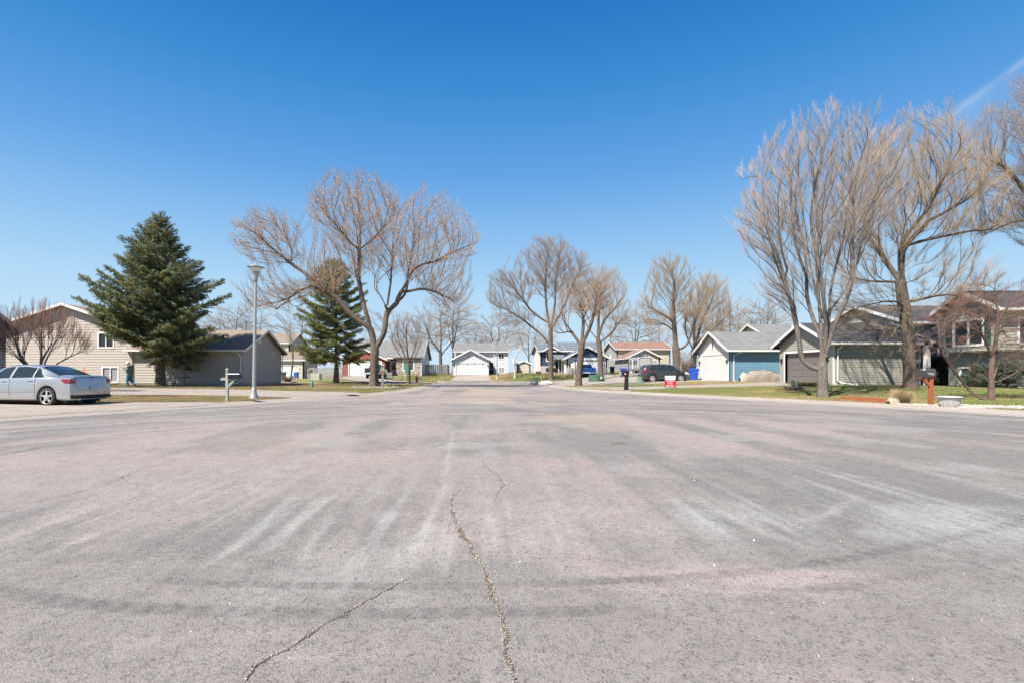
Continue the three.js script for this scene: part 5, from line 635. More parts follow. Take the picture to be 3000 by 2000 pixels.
// ---------- vehicles (local: x forward, y up, z to the right-hand side) ----------
function gridGeo(rows) { const pos = [], idx = [], W = rows[0].length; for (const r of rows) for (const p of r) pos.push(p[0], p[1], p[2]); for (let j = 0; j < rows.length - 1; j++) for (let i = 0; i < W - 1; i++) { const a = j * W + i; idx.push(a, a + W, a + 1, a + 1, a + W, a + W + 1); } let g = new THREE.BufferGeometry(); g.setAttribute('position', new THREE.Float32BufferAttribute(pos, 3)); g.setIndex(idx); g.computeVertexNormals(); g.setAttribute('uv', new THREE.Float32BufferAttribute(new Float32Array(pos.length / 3 * 2), 2)); return g; }
function carSurface(c) {
  const low = (x) => { let y = c.sill; for (const wx of c.wheels) { const q = c.arch * c.arch - (x - wx) * (x - wx); if (q > 0) y = Math.max(y, c.wr + Math.sqrt(q)); } return y; };
  const sec = (x) => { const yl = low(x), be = pw(c.belt, x), tp = pw(c.top, x), w = pw(c.half, x), rw = Math.min(pw(c.roof, x), w - 0.03); const m = (t) => mix(yl, be, t); return [[w - 0.07, Math.min(yl, c.sill + 0.0) === yl ? yl - 0.02 : yl], [w - 0.012, yl + 0.03], [w, m(0.35)], [w + 0.006, m(0.6)], [w - 0.012, m(0.86)], [w - 0.035, be], [mix(w - 0.035, rw, 0.5) + 0.015, mix(be, tp - 0.07, 0.5)], [rw, Math.max(be, tp - 0.07)], [rw - 0.07, Math.max(be + 0.005, tp - 0.02)], [rw * 0.5, tp], [0, tp + 0.012]]; };
  const S = (x, t, sg = 1) => { const s = sec(x), i = Math.min(9, Math.floor(t)), f = t - i; return [x, mix(s[i][1], s[i + 1][1], f), sg * mix(s[i][0], s[i + 1][0], f)]; };
  return { sec, S, low };
}
function car(label, cat, c, [x, y, d], turn) {
  const t = thing(c.name, label, cat, [x, y, d], turn), { sec, S } = carSurface(c), xs = []; for (let i = 0; i <= 130; i++) xs.push(mix(c.x0, c.x1, i / 130));
  const rows = xs.map((q) => { const s = sec(q); return [...s.map(([z, yy]) => [q, yy, z]), ...[...s].reverse().slice(1).map(([z, yy]) => [q, yy, -z])]; }), gs = [gridGeo(rows)];
  const cap = (q, sg, bulge) => { const s = sec(q), R = []; for (const [z, yy] of s) { const r = []; for (let i = 0; i <= 10; i++) { const f = i / 5 - 1; r.push([q + sg * (bulge(yy) * Math.sqrt(Math.max(0, 1 - f * f * f * f))), yy, z * f]); } R.push(r); } return gridGeo(R); };
  const fb = c.rearB, bb = (yy) => pw(fb, yy), bf = (yy) => pw(c.frontB, yy); gs.push(cap(c.x0, -1, bb), cap(c.x1, 1, bf));
  const body = part('body', toCreasedNormals(mergeGeometries(gs), 0.75), c.paint, t);
  const rearAt = (yy, f) => { const s = sec(c.x0); let z = s[2][0]; for (let i = 0; i < 8; i++) if (yy >= s[i][1] && yy <= s[i + 1][1]) z = mix(s[i][0], s[i + 1][0], (yy - s[i][1]) / (s[i + 1][1] - s[i][1] || 1)); return [c.x0 - bb(yy) * Math.sqrt(Math.max(0, 1 - f ** 4)), yy, z * f]; };
  const patch = (name, fn, n, m, mat, parent = t) => { const R = []; for (let j = 0; j <= m; j++) { const r = []; for (let i = 0; i <= n; i++) r.push(fn(i / n, j / m)); R.push(r); } return part(name, gridGeo(R), mat, parent); };
  for (const sg of [1, -1]) {
    for (const [a0, b0, a1, b1] of c.side) patch('side_window', (u, v) => { const q = mix(mix(a0, b0, u), mix(a1, b1, u), v), p = S(q, mix(5.12, 6.95, v), sg); p[2] += sg * 0.008; return p; }, 10, 5, mt.glass);
    for (const [xx, y0, y1] of c.seams) patch('door_seam', (u, v) => { const p = S(xx + (u - 0.5) * 0.012, mix(1.2, 5, v), sg); p[2] += sg * 0.003; return p; }, 1, 8, mt.black);
    for (const xx of c.handles) { const p = S(xx, 4.2, sg), g = rbox(0.2, 0.035, 0.04, 0.015); g.translate(p[0], p[1], p[2] + sg * 0.012); part('door_handle', g, c.paint, t); }
    if (c.strip) patch('side_strip', (u, v) => { const p = S(mix(c.strip[0], c.strip[1], u), mix(1.9, 2.05, v) + 0.15, sg); p[2] += sg * 0.014; return p; }, 16, 1, c.paint);
    const [ly0, ly1, lf] = c.tail; patch('tail_light', (u, v) => { const yy = mix(ly0, ly1, v), p = rearAt(yy, sg * mix(lf, 1, u)); p[0] -= 0.012; return p; }, 6, 6, c.lamp); patch('tail_light', (u, v) => { const x2 = c.x0 + u * c.tailSide * (0.45 + 0.55 * v), yy = mix(ly0, ly1, v), s = sec(x2); let z = s[3][0]; for (let i = 0; i < 7; i++) if (yy >= s[i][1] && yy <= s[i + 1][1]) z = mix(s[i][0], s[i + 1][0], (yy - s[i][1]) / (s[i + 1][1] - s[i][1] || 1)); return [x2, yy, sg * (z + 0.01)]; }, 6, 6, c.lamp);
    const hl = c.head; patch('head_light', (u, v) => { const p = S(mix(hl[0], hl[1], u), mix(3.4, 4.9, v), sg); p[2] += sg * 0.008; p[0] += 0.006; return p; }, 5, 4, P(0.6, 0.6, 0.58, { roughness: 0.1 }));
    { const p = S(c.mirror, 5.1, sg), g = rbox(0.12, 0.13, 0.2, 0.04); g.translate(p[0], p[1] + 0.07, p[2] + sg * 0.12); part('mirror', g, c.paint, t); }
  }
  for (const [name, a, b] of [['windscreen', c.wind[0], c.wind[1]], ['rear_window', c.back[0], c.back[1]]]) patch(name, (u, v) => { const f = mix(-1, 1, u), s = S(mix(a, b, v), 10 - Math.abs(f) * 2.55, f < 0 ? -1 : 1); s[1] += 0.009; s[0] += name === 'windscreen' ? 0.004 : -0.006; return s; }, 14, 8, mt.glass);
  const pl = rbox(0.03, 0.14, 0.31, 0.008); { const p = rearAt(c.plate, 0); pl.translate(p[0] - 0.012, p[1], 0); } part('licence_plate', pl, M(0.35, 0.42, 0.5), t);
  patch('bumper_skirt', (u, v) => { const p = rearAt(mix(c.sill + 0.02, c.sill + c.skirt, v), mix(-0.98, 0.98, u)); p[0] -= 0.008; return p; }, 16, 3, mt.black);
  patch('boot_seam', (u, v) => { const p = rearAt(c.bootY + v * 0.012, mix(-0.7, 0.7, u)); p[0] -= 0.004; return p; }, 14, 1, mt.black);
  patch('brake_light', (u, v) => { const p = rearAt(mix(c.third, c.third + 0.03, v), mix(-0.16, 0.16, u)); p[0] -= 0.006; return p; }, 4, 1, c.lamp);
  const ub = new THREE.BoxGeometry(c.x1 - c.x0 - 0.5, c.wr * 1.35, (pw(c.half, 0) - 0.26) * 2); ub.translate((c.x0 + c.x1) / 2, c.wr * 1.05, 0); part('underbody', ub, mt.rubber, t);
  for (const wx of c.wheels) for (const sg of [1, -1]) wheel(t, wx, c.wr, sg * (pw(c.half, wx) - 0.115), sg, c.wr, 0.21, c.spokes ?? 5);
  if (c.extra) c.extra(t, { rearAt, S, patch });
  return t;
}
function wheel(t, x, y, z, sg, r, w, spokes, mat = mt.rim) {
  const g = new THREE.Group(); g.name = 'wheel'; g.position.set(x, y, z); t.add(g);
  const ty = new THREE.LatheGeometry([[r * 0.7, -w / 2], [r * 0.9, -w / 2], [r * 0.985, -w * 0.4], [r, -w * 0.2], [r, w * 0.2], [r * 0.985, w * 0.4], [r * 0.9, w / 2], [r * 0.7, w / 2], [r * 0.66, 0.02]].map(([a, b]) => new THREE.Vector2(a, b)), 36); ty.rotateX(Math.PI / 2); part('tyre', ty, mt.rubber, g);
  const q = new G(), Z = sg * (w / 2 - 0.012); const lip = new THREE.TorusGeometry(r * 0.7, 0.014, 6, 36); lip.translate(0, 0, Z); q.add(lip);
  for (let k = 0; k < spokes; k++) { const a = k / spokes * 6.2832 + 0.3, c = Math.cos(a), s = Math.sin(a), f = (u, v, zz) => new THREE.Vector3(c * u - s * v, s * u + c * v, zz); q.hull([f(0.04, -0.05, Z - sg * 0.01), f(r * 0.68, -0.03, Z - sg * 0.02), f(r * 0.68, 0.03, Z - sg * 0.02), f(0.04, 0.05, Z - sg * 0.01)], [f(0.04, -0.035, Z + sg * 0.012), f(r * 0.68, -0.022, Z), f(r * 0.68, 0.022, Z), f(0.04, 0.035, Z + sg * 0.012)]); }
  const hub = new THREE.CylinderGeometry(0.065, 0.075, 0.05, 16); hub.rotateX(Math.PI / 2); hub.translate(0, 0, Z); q.add(hub); part('rim', q.geo(), mat, g);
  const bk = new THREE.CylinderGeometry(r * 0.68, r * 0.68, 0.03, 24); bk.rotateX(Math.PI / 2); bk.translate(0, 0, Z - sg * 0.07); part('brake_disc', bk, mt.rubber, g); return g;
}
mt.rim = M(0.62, 0.62, 0.63, { metalness: 0.75, roughness: 0.28 });
mt.redLamp = P(0.26, 0.008, 0.012, { roughness: 0.12, clearcoat: 1 });
{
  const p = gp(161, 1188.5);
  car('silver four door sedan parked on the concrete apron', 'car', { name: 'sedan', x0: -2.2, x1: 2.3, sill: 0.24, wr: 0.325, arch: 0.375, wheels: [-1.36, 1.49], paint: P(0.40, 0.41, 0.43, { metalness: 0.6, roughness: 0.32, clearcoat: 1, clearcoatRoughness: 0.05 }), lamp: mt.redLamp,
    top: [[-2.3, 1.02], [-2.15, 1.06], [-1.8, 1.075], [-1.62, 1.09], [-1.2, 1.26], [-0.78, 1.405], [-0.35, 1.455], [0.2, 1.45], [0.7, 1.37], [1.36, 1.03], [1.5, 0.97], [2.1, 0.83], [2.3, 0.72]], belt: [[-2.3, 0.95], [-1.7, 1.01], [-1.0, 0.985], [0.4, 0.95], [1.3, 0.92], [2.1, 0.78], [2.3, 0.66]], half: [[-2.3, 0.80], [-2.0, 0.86], [-1.4, 0.895], [1.4, 0.895], [2.0, 0.86], [2.3, 0.76]], roof: [[-2.3, 0.72], [-1.6, 0.66], [-0.8, 0.56], [0, 0.58], [0.7, 0.58], [1.3, 0.70], [2.3, 0.66]],
    rearB: [[0.2, 0.02], [0.35, 0.10], [0.55, 0.13], [0.68, 0.10], [0.74, 0.06], [0.95, 0.04], [1.04, 0.0]], frontB: [[0.2, 0.02], [0.45, 0.14], [0.62, 0.10], [0.72, 0.0]], side: [[0.12, 0.98, 0.14, 0.55], [-0.78, 0.03, -0.70, 0.05], [-1.28, -0.83, -0.84, -0.75]], seams: [[0.08], [1.15], [-0.92]], handles: [0.3, -0.72], strip: [-0.85, 1.1], tail: [0.79, 0.94, 0.78], tailSide: 0.34, head: [1.8, 2.2], mirror: 0.95, wind: [0.74, 1.32], back: [-1.6, -0.84], plate: 0.6, skirt: 0.14, bootY: 0.71, third: 0.985,
    extra: (t, { rearAt }) => { for (const z of [-0.55, 0.55]) { const g = new THREE.CylinderGeometry(0.035, 0.035, 0.16, 12); g.rotateZ(Math.PI / 2); g.translate(-2.24, 0.24, z); part('exhaust', g, mt.metal, t); } const e = new THREE.TorusGeometry(0.035, 0.008, 6, 16); e.rotateY(Math.PI / 2); const p0 = rearAt(0.88, 0); e.translate(p0[0] - 0.01, 0.88, 0); part('emblem', e, mt.metal, t); } }, [p[0] - 1.36, p[1], p[2] + 0.80], Math.PI - 0.12);
}
{
  const p = gp(1911, 1118.3);
  car('dark grey crossover parked in front of the blue walled garage', 'car', { name: 'crossover', x0: -2.18, x1: 2.2, sill: 0.3, wr: 0.36, arch: 0.42, wheels: [-1.34, 1.35], paint: P(0.055, 0.056, 0.066, { metalness: 0.4, roughness: 0.3, clearcoat: 1, clearcoatRoughness: 0.04 }), lamp: mt.redLamp, spokes: 10,
    top: [[-2.18, 1.12], [-2.08, 1.36], [-1.86, 1.60], [-1.3, 1.67], [0, 1.685], [0.5, 1.64], [0.8, 1.52], [1.3, 1.17], [1.45, 1.1], [2.0, 1.0], [2.2, 0.86]], belt: [[-2.18, 1.08], [-1.5, 1.12], [0.9, 1.02], [1.4, 1.02], [2.0, 0.92], [2.2, 0.78]], half: [[-2.18, 0.82], [-1.9, 0.90], [1.6, 0.92], [2.0, 0.87], [2.2, 0.76]], roof: [[-2.18, 0.74], [-1.8, 0.64], [0.5, 0.64], [1.3, 0.74], [2.2, 0.66]],
    rearB: [[0.25, 0.03], [0.45, 0.12], [0.7, 0.12], [0.85, 0.07], [1.1, 0.06], [1.2, 0]], frontB: [[0.3, 0.04], [0.55, 0.14], [0.8, 0.08], [0.9, 0]], side: [[0.1, 1.0, 0.12, 0.62], [-0.85, 0.02, -0.82, 0.04], [-1.62, -0.92, -1.35, -0.9]], seams: [[0.06], [1.1], [-0.88]], handles: [0.28, -0.72], tail: [0.98, 1.16, 0.66], tailSide: 0.5, head: [1.72, 2.14], mirror: 1.0, wind: [0.82, 1.34], back: [-2.12, -1.84], plate: 0.85, skirt: 0.2, bootY: 0.7, third: 1.06,
    extra: (t) => { for (const z of [-0.58, 0.58]) { const g = new G(); g.tube([new THREE.Vector3(-1.7, 1.68, z), new THREE.Vector3(-1.2, 1.73, z), new THREE.Vector3(0.2, 1.74, z), new THREE.Vector3(0.6, 1.65, z)], 0.016, 6); part('roof_rail', g.geo(), mt.metal, t); } } }, [p[0] + 1.34, p[1], p[2] + 0.8], 0.0);
}
function pickup(label, paint, [x, y, d], turn) {
  const t = thing('pickup_truck', label, 'pickup', [x, y, d], turn), r = 0.4;
  const sh = new THREE.Shape(); sh.moveTo(-2.85, 0.55); const arch = (cx) => { sh.lineTo(cx - 0.47, 0.5); sh.absarc(cx, 0.42, 0.48, Math.PI - 0.17, 0.17, true); sh.lineTo(cx + 0.47, 0.5); }; arch(-1.75); arch(1.85); sh.lineTo(2.85, 0.5); sh.lineTo(2.9, 1.0); sh.lineTo(2.7, 1.18); sh.lineTo(1.35, 1.28); sh.lineTo(-0.75, 1.32); sh.lineTo(-2.85, 1.36); sh.lineTo(-2.88, 0.9);
  const g = new THREE.ExtrudeGeometry(sh, { depth: 1.86, bevelEnabled: true, bevelSize: 0.04, bevelThickness: 0.06, bevelSegments: 3, curveSegments: 14 }); g.translate(0, 0, -0.93); part('body', g, paint, t);
  const cab = new G(), b = [[-0.75, 1.3], [1.35, 1.27]], c4 = (x0, x1, yy, w) => [new THREE.Vector3(x0, yy, w), new THREE.Vector3(x1, yy, w), new THREE.Vector3(x1, yy, -w), new THREE.Vector3(x0, yy, -w)]; cab.hull(c4(-0.75, 1.35, 1.27, 0.93), c4(-0.55, 0.55, 1.88, 0.72)); cab.hull(c4(-0.55, 0.55, 1.88, 0.72), c4(-0.45, 0.4, 1.93, 0.62)); part('cab', cab.geo(), paint, t);
  const q = (name, pts) => { const k = new G(); k.poly(pts.map((p) => new THREE.Vector3(...p))); part(name, k.geo(), mt.glass, t); }; q('rear_window', [[-0.755, 1.36, -0.8], [-0.755, 1.36, 0.8], [-0.60, 1.84, 0.66], [-0.60, 1.84, -0.66]].map((p) => [p[0] + (p[1] > 1.5 ? 0.015 : -0.0), p[1], p[2]]));
  q('windscreen', [[1.30, 1.34, -0.82], [1.30, 1.34, 0.82], [0.64, 1.85, 0.66], [0.64, 1.85, -0.66]]); for (const s of [1, -1]) { q('side_window', [[-0.6, 1.34, s * 0.915], [0.25, 1.34, s * 0.915], [0.25, 1.82, s * 0.755], [-0.48, 1.82, s * 0.755]]); q('side_window', [[0.32, 1.34, s * 0.915], [1.12, 1.34, s * 0.915], [0.55, 1.82, s * 0.755], [0.32, 1.82, s * 0.755]]); const m = rbox(0.14, 0.2, 0.24, 0.04); m.translate(0.95, 1.42, s * 1.1); part('mirror', m, mt.black, t); const l = rbox(0.06, 0.28, 0.16, 0.03); l.translate(-2.87, 1.12, s * 0.9); part('tail_light', l, mt.redLamp, t); for (const wx of [-1.75, 1.85]) wheel(t, wx, r, s * 0.84, s, r, 0.26, 6); }
  const tg = rbox(0.05, 0.5, 1.56, 0.03); tg.translate(-2.9, 1.07, 0); const tm = part('tailgate', tg, paint, t); const hd = rbox(0.03, 0.06, 0.22, 0.01); hd.translate(-2.925, 1.2, 0); part('handle', hd, mt.black, tm);
  const bp = rbox(0.18, 0.2, 1.9, 0.05); bp.translate(-2.98, 0.66, 0); part('bumper', bp, mt.metal, t); const pl = rbox(0.02, 0.14, 0.31, 0.005); pl.translate(-3.08, 0.68, 0); part('licence_plate', pl, M(0.5, 0.6, 0.7), t);
  const ub = new THREE.BoxGeometry(5.2, 0.4, 1.3); ub.translate(0, 0.55, 0); part('underbody', ub, mt.rubber, t); return t;
}
{ const p = gp(1722, 1103.5), y = ground(14.2, 74); pickup('bright blue pickup truck parked before the navy house garage', P(0.012, 0.10, 0.36, { metalness: 0.2, roughness: 0.3, clearcoat: 1 }), [pxX(1722, 75) + 0.1, y + 0.03, 75 + 2.0], Math.PI / 2 - 0.02); }
{ const y = ground(-14.8, 68); pickup('navy pickup truck parked beyond the big bare tree', P(0.03, 0.045, 0.075, { metalness: 0.3, roughness: 0.3, clearcoat: 1 }), [pxX(1085, 66) + 0.1, y + 0.03, 69], Math.PI / 2 + 0.03); }
{ // travel trailer
  const y = ground(24.5, 82), t = thing('travel_trailer', 'pale grey travel trailer parked before the brown roofed house', 'trailer', [24.55, y, 82.6], Math.PI / 2);
  const g = rbox(5.2, 2.1, 2.3, 0.16, 4); g.translate(0, 1.5, 0); part('body', g, P(0.36, 0.37, 0.38, { roughness: 0.35 }), t);
  const sk = rbox(5.22, 0.45, 2.32, 0.06); sk.translate(0, 0.72, 0); part('skirt', sk, M(0.2, 0.21, 0.23), t);
  for (const [x, z, w] of [[1.2, 1.16, 0.6], [-0.7, 1.16, 0.9], [-1.9, 1.16, 0.5]]) { const q = rbox(w, 0.65, 0.03, 0.02); q.translate(x, 1.75, -z); part('window', q, mt.glass, t); }
  const dr = rbox(0.65, 1.6, 0.03, 0.02); dr.translate(0.2, 1.5, -1.165); part('door', dr, M(0.6, 0.6, 0.6), t); const fr = new THREE.TorusGeometry(0.9, 0.03, 4, 4); const pn = rbox(0.03, 1.3, 1.9, 0.08); pn.translate(-2.61, 1.75, 0); part('end_panel', pn, M(0.34, 0.35, 0.36), t); const ef = new G(), ep = [[0.85, 2.4], [-0.85, 2.4], [-0.95, 1.15], [0.95, 1.15], [0.85, 2.4]].map(([z, y2]) => new THREE.Vector3(-2.63, y2, z)); ef.tube(ep, 0.035, 5); part('end_frame', ef.geo(), mt.black, t);
  for (const s of [1, -1]) for (const x of [-0.4, 0.4]) wheel(t, x, 0.33, s * 0.98, s, 0.33, 0.2, 6); const ac = rbox(0.9, 0.25, 0.7, 0.06); ac.translate(0.3, 2.66, 0); part('roof_unit', ac, mt.black, t);
  const hi = new G(); hi.tube([new THREE.Vector3(2.5, 0.55, 0.7), new THREE.Vector3(3.6, 0.5, 0)], 0.05, 6); hi.tube([new THREE.Vector3(2.5, 0.55, -0.7), new THREE.Vector3(3.6, 0.5, 0)], 0.05, 6); part('hitch', hi.geo(), mt.black, t);
}

// ---------- the person ----------
function sdfMesh(caps, cell, k = 0.03) {                         // smooth union of tapered capsules, meshed with surface nets
  const lo = [1e9, 1e9, 1e9], hi = [-1e9, -1e9, -1e9]; for (const [a, b, r, s] of caps) for (let i = 0; i < 3; i++) { lo[i] = Math.min(lo[i], a[i] - r, b[i] - s); hi[i] = Math.max(hi[i], a[i] + r, b[i] + s); }
  const n = lo.map((l, i) => Math.ceil((hi[i] - l) / cell) + 5), o = lo.map((l) => l - 2 * cell), F = new Float32Array(n[0] * n[1] * n[2]), id = (x, y, z) => (z * n[1] + y) * n[0] + x;
  const f = (x, y, z) => { let d = 1e3; for (const [a, b, r, s, fl] of caps) { const ex = b[0] - a[0], ey = b[1] - a[1], ez = b[2] - a[2], l = ex * ex + ey * ey + ez * ez || 1e-9, t = clamp(((x - a[0]) * ex + (y - a[1]) * ey + (z - a[2]) * ez) / l), q = fl ?? 1, dd = Math.hypot(x - a[0] - t * ex, y - a[1] - t * ey, (z - a[2] - t * ez) / q) - mix(r, s, t), h = clamp(0.5 + 0.5 * (d - dd) / k); d = d + (dd - d) * h - k * h * (1 - h); } return d; };
  for (let z = 0; z < n[2]; z++) for (let y = 0; y < n[1]; y++) for (let x = 0; x < n[0]; x++) F[id(x, y, z)] = f(o[0] + x * cell, o[1] + y * cell, o[2] + z * cell);
  const vid = new Int32Array(F.length).fill(-1), pos = [], idx = []; const E = [[0, 1], [0, 2], [0, 4], [1, 3], [1, 5], [2, 3], [2, 6], [3, 7], [4, 5], [4, 6], [5, 7], [6, 7]];
  for (let z = 0; z < n[2] - 1; z++) for (let y = 0; y < n[1] - 1; y++) for (let x = 0; x < n[0] - 1; x++) { const v = []; for (let c = 0; c < 8; c++) v.push(F[id(x + (c & 1), y + ((c >> 1) & 1), z + (c >> 2))]); let cnt = 0, s = [0, 0, 0]; for (const [a, b] of E) if ((v[a] < 0) !== (v[b] < 0)) { const t = v[a] / (v[a] - v[b]); cnt++; for (let i = 0; i < 3; i++) { const pa = (a >> i) & 1, pb = (b >> i) & 1; s[i] += pa + (pb - pa) * t; } } if (cnt) { vid[id(x, y, z)] = pos.length / 3; pos.push(o[0] + (x + s[0] / cnt) * cell, o[1] + (y + s[1] / cnt) * cell, o[2] + (z + s[2] / cnt) * cell); } }
  for (let z = 1; z < n[2] - 1; z++) for (let y = 1; y < n[1] - 1; y++) for (let x = 1; x < n[0] - 1; x++) { const a = F[id(x, y, z)] < 0; for (const [dx, dy, dz, u, w] of [[1, 0, 0, [0, 1, 0], [0, 0, 1]], [0, 1, 0, [0, 0, 1], [1, 0, 0]], [0, 0, 1, [1, 0, 0], [0, 1, 0]]]) { const b = F[id(x + dx, y + dy, z + dz)] < 0; if (a === b) continue; const q = [[0, 0], [1, 0], [1, 1], [0, 1]].map(([i, j]) => vid[id(x - i * u[0] - j * w[0], y - i * u[1] - j * w[1], z - i * u[2] - j * w[2])]); if (a) idx.push(q[0], q[1], q[2], q[0], q[2], q[3]); else idx.push(q[0], q[2], q[1], q[0], q[3], q[2]); } }
  const g = new THREE.BufferGeometry(); g.setAttribute('position', new THREE.Float32BufferAttribute(pos, 3)); g.setAttribute('uv', new THREE.Float32BufferAttribute(new Float32Array(pos.length / 3 * 2), 2)); g.setIndex(idx); g.computeVertexNormals(); return g;
}
{ // local: -x is the walking direction
  const p = gp(374, 1133.5), t = thing('person', 'person in white cap, dark green jacket and jeans walking while looking at a phone', 'person', p);
  const skin = M(0.46, 0.26, 0.19, { roughness: 0.6 }), H = [-0.01, 1.56, 0];
  const hand = (z) => { const c = []; const w = [-0.20, 1.17, z], s = z > 0 ? -1 : 1; c.push([w, [-0.26, 1.21, z + s * 0.01], 0.03, 0.034]); const L = [0.07, 0.08, 0.075, 0.06]; for (let i = 0; i < 4; i++) { const b = [-0.265 - 0.006 * i, 1.195 + 0.018 * i, z + s * 0.012], m = [b[0] - L[i] * 0.5, b[1] + 0.02, b[2] + s * 0.03], e = [m[0] + 0.01, m[1] + 0.03, m[2] + s * 0.035]; c.push([b, m, 0.0105, 0.01], [m, e, 0.01, 0.009]); } c.push([[-0.225, 1.215, z], [-0.25, 1.265, z + s * 0.03], 0.013, 0.0115], [[-0.25, 1.265, z + s * 0.03], [-0.285, 1.28, z + s * 0.045], 0.0115, 0.01]); return c; };
  const head = [[[0.005, 1.60, 0], [-0.01, 1.555, 0], 0.098, 0.088, 0.85], [[-0.03, 1.52, 0], [-0.045, 1.475, 0], 0.066, 0.052], [[-0.085, 1.555, 0], [-0.115, 1.527, 0], 0.014, 0.021], [[-0.09, 1.50, -0.02], [-0.09, 1.50, 0.02], 0.016, 0.016], [[0.012, 1.56, -0.088], [0.012, 1.53, -0.086], 0.022, 0.016], [[0.012, 1.56, 0.088], [0.012, 1.53, 0.086], 0.022, 0.016], [[0.02, 1.50, 0], [0.07, 1.40, 0], 0.062, 0.068]];
  const legs = [[[0.10, 0.86, 0.09], [0.02, 0.47, 0.09], 0.095, 0.062], [[0.02, 0.47, 0.09], [0.03, 0.08, 0.09], 0.062, 0.042], [[0.12, 0.86, -0.09], [0.12, 0.46, -0.09], 0.095, 0.062], [[0.12, 0.46, -0.09], [0.38, 0.18, -0.09], 0.062, 0.042]], torso = [[[0.12, 0.88, 0], [0.11, 1.1, 0], 0.15, 0.16, 1.15], [[0.11, 1.1, 0], [0.13, 1.34, 0], 0.165, 0.14, 1.3]];
  const arms = [1, -1].flatMap((s) => [[[0.13, 1.37, s * 0.19], [0.10, 1.10, s * 0.25], 0.062, 0.05], [[0.10, 1.10, s * 0.25], [-0.20, 1.17, s * 0.09], 0.05, 0.033]]);
  const body = sdfMesh([...torso, ...legs, ...arms, ...head], 0.016, 0.035), hands = sdfMesh([...hand(0.09), ...hand(-0.09)], 0.005, 0.008); part('body', mergeGeometries([body, hands]), skin, t);
  const grow = (l, e, f = 1) => l.map(([a, b, r, s, q]) => [a, b, r + e, s + e * f, q]); part('jacket', sdfMesh([...grow(torso, 0.025), ...grow(arms, 0.018), [[0.10, 1.44, 0], [0.06, 1.43, 0], 0.09, 0.085], [[0.11, 0.82, 0], [0.12, 1.0, 0], 0.175, 0.17, 1.1]], 0.018, 0.05), M(0.12, 0.15, 0.13, { roughness: 0.85 }), t);
  part('jeans', sdfMesh([...grow(legs, 0.02, 1.3), [[0.11, 0.86, -0.03], [0.11, 0.86, 0.03], 0.14, 0.14]], 0.016, 0.03), M(0.06, 0.16, 0.26, { roughness: 0.85 }), t);
  part('shoe', sdfMesh([[[0.05, 0.05, 0.09], [-0.12, 0.035, 0.09], 0.05, 0.038], [[0.06, 0.09, 0.09], [0.03, 0.05, 0.09], 0.048, 0.05]], 0.012, 0.02), M(0.06, 0.07, 0.055), t); part('shoe', sdfMesh([[[0.42, 0.17, -0.09], [0.30, 0.04, -0.09], 0.05, 0.038], [[0.41, 0.2, -0.09], [0.42, 0.15, -0.09], 0.046, 0.05]], 0.012, 0.02), M(0.05, 0.035, 0.03), t);
  part('cap', sdfMesh([[[0.005, 1.625, 0], [-0.01, 1.63, 0], 0.104, 0.1, 0.88], [[-0.08, 1.615, 0], [-0.165, 1.585, 0], 0.03, 0.012, 2.4]], 0.011, 0.02), M(0.75, 0.74, 0.72), t); part('hair', sdfMesh([[[0.06, 1.56, 0], [0.05, 1.52, 0], 0.07, 0.06, 1.1]], 0.012, 0.02), M(0.10, 0.055, 0.035), t);
  const ph = tag(part('phone', rbox(0.012, 0.15, 0.075, 0.005), mt.black, scene), 'small dark phone held by the walking person', 'phone'); ph.position.set(p[0] - 0.315, p[1] + 1.255, -p[2]); ph.rotation.z = -0.35;
}

// ---------- lamps, boxes and small things ----------
function streetLamp(label, u, v, H, lean) {
  const b = gp(u, v), t = thing('street_lamp', label, 'street lamp', b, 0, 'street lamps'); t.rotation.z = lean;
  part('base', lathe([[0, 0], [0.21, 0], [0.21, 0.04], [0.17, 0.12], [0.12, 0.3], [0.10, 0.42], [0.085, 0.5], [0, 0.5]], 20), mt.galv, t);
  part('pole', lathe([[0.082, 0.45], [0.075, 2], [0.055, H - 0.75], [0, H - 0.75]], 16), mt.galv, t);
  const hd = part('lamp_head', lathe([[0, H - 0.8], [0.09, H - 0.8], [0.1, H - 0.66], [0.13, H - 0.48], [0.2, H - 0.38], [0.21, H - 0.36], [0, H - 0.36]], 24), mt.galv, t);
  part('lens', lathe([[0.19, H - 0.37], [0.27, H - 0.24], [0.27, H - 0.17], [0, H - 0.17]], 24), P(0.75, 0.74, 0.70, { roughness: 0.3 }), hd); part('shade', lathe([[0.27, H - 0.19], [0.37, H - 0.16], [0.38, H - 0.145], [0.2, H - 0.09], [0.09, H - 0.055], [0.075, H], [0, H + 0.01]], 28), mt.galv, hd); return t;
}
streetLamp('grey street lamp with dish shade beside the white post mailbox', 743, 1167, 6.05, -0.015);
streetLamp('distant street lamp before the white house at the street end', 1456, 1110, 6.0, 0);
function mailShell(w, h, l) { const s = new THREE.Shape(); s.moveTo(-w / 2, 0); s.lineTo(w / 2, 0); s.lineTo(w / 2, h - w / 2); s.absarc(0, h - w / 2, w / 2, 0, Math.PI, false); s.lineTo(-w / 2, 0); const g = new THREE.ExtrudeGeometry(s, { depth: l, bevelEnabled: true, bevelSize: 0.006, bevelThickness: 0.006, bevelSegments: 1, curveSegments: 10 }); g.translate(0, 0, -l / 2); g.rotateY(Math.PI / 2); return g; }   // runs along x
function textMat(w, h, draw) { const c = document.createElement('canvas'); c.width = w; c.height = h; draw(c.getContext('2d'), w, h); const t = new THREE.CanvasTexture(c); t.colorSpace = THREE.SRGBColorSpace; return new THREE.MeshStandardMaterial({ map: t, roughness: 0.6 }); }
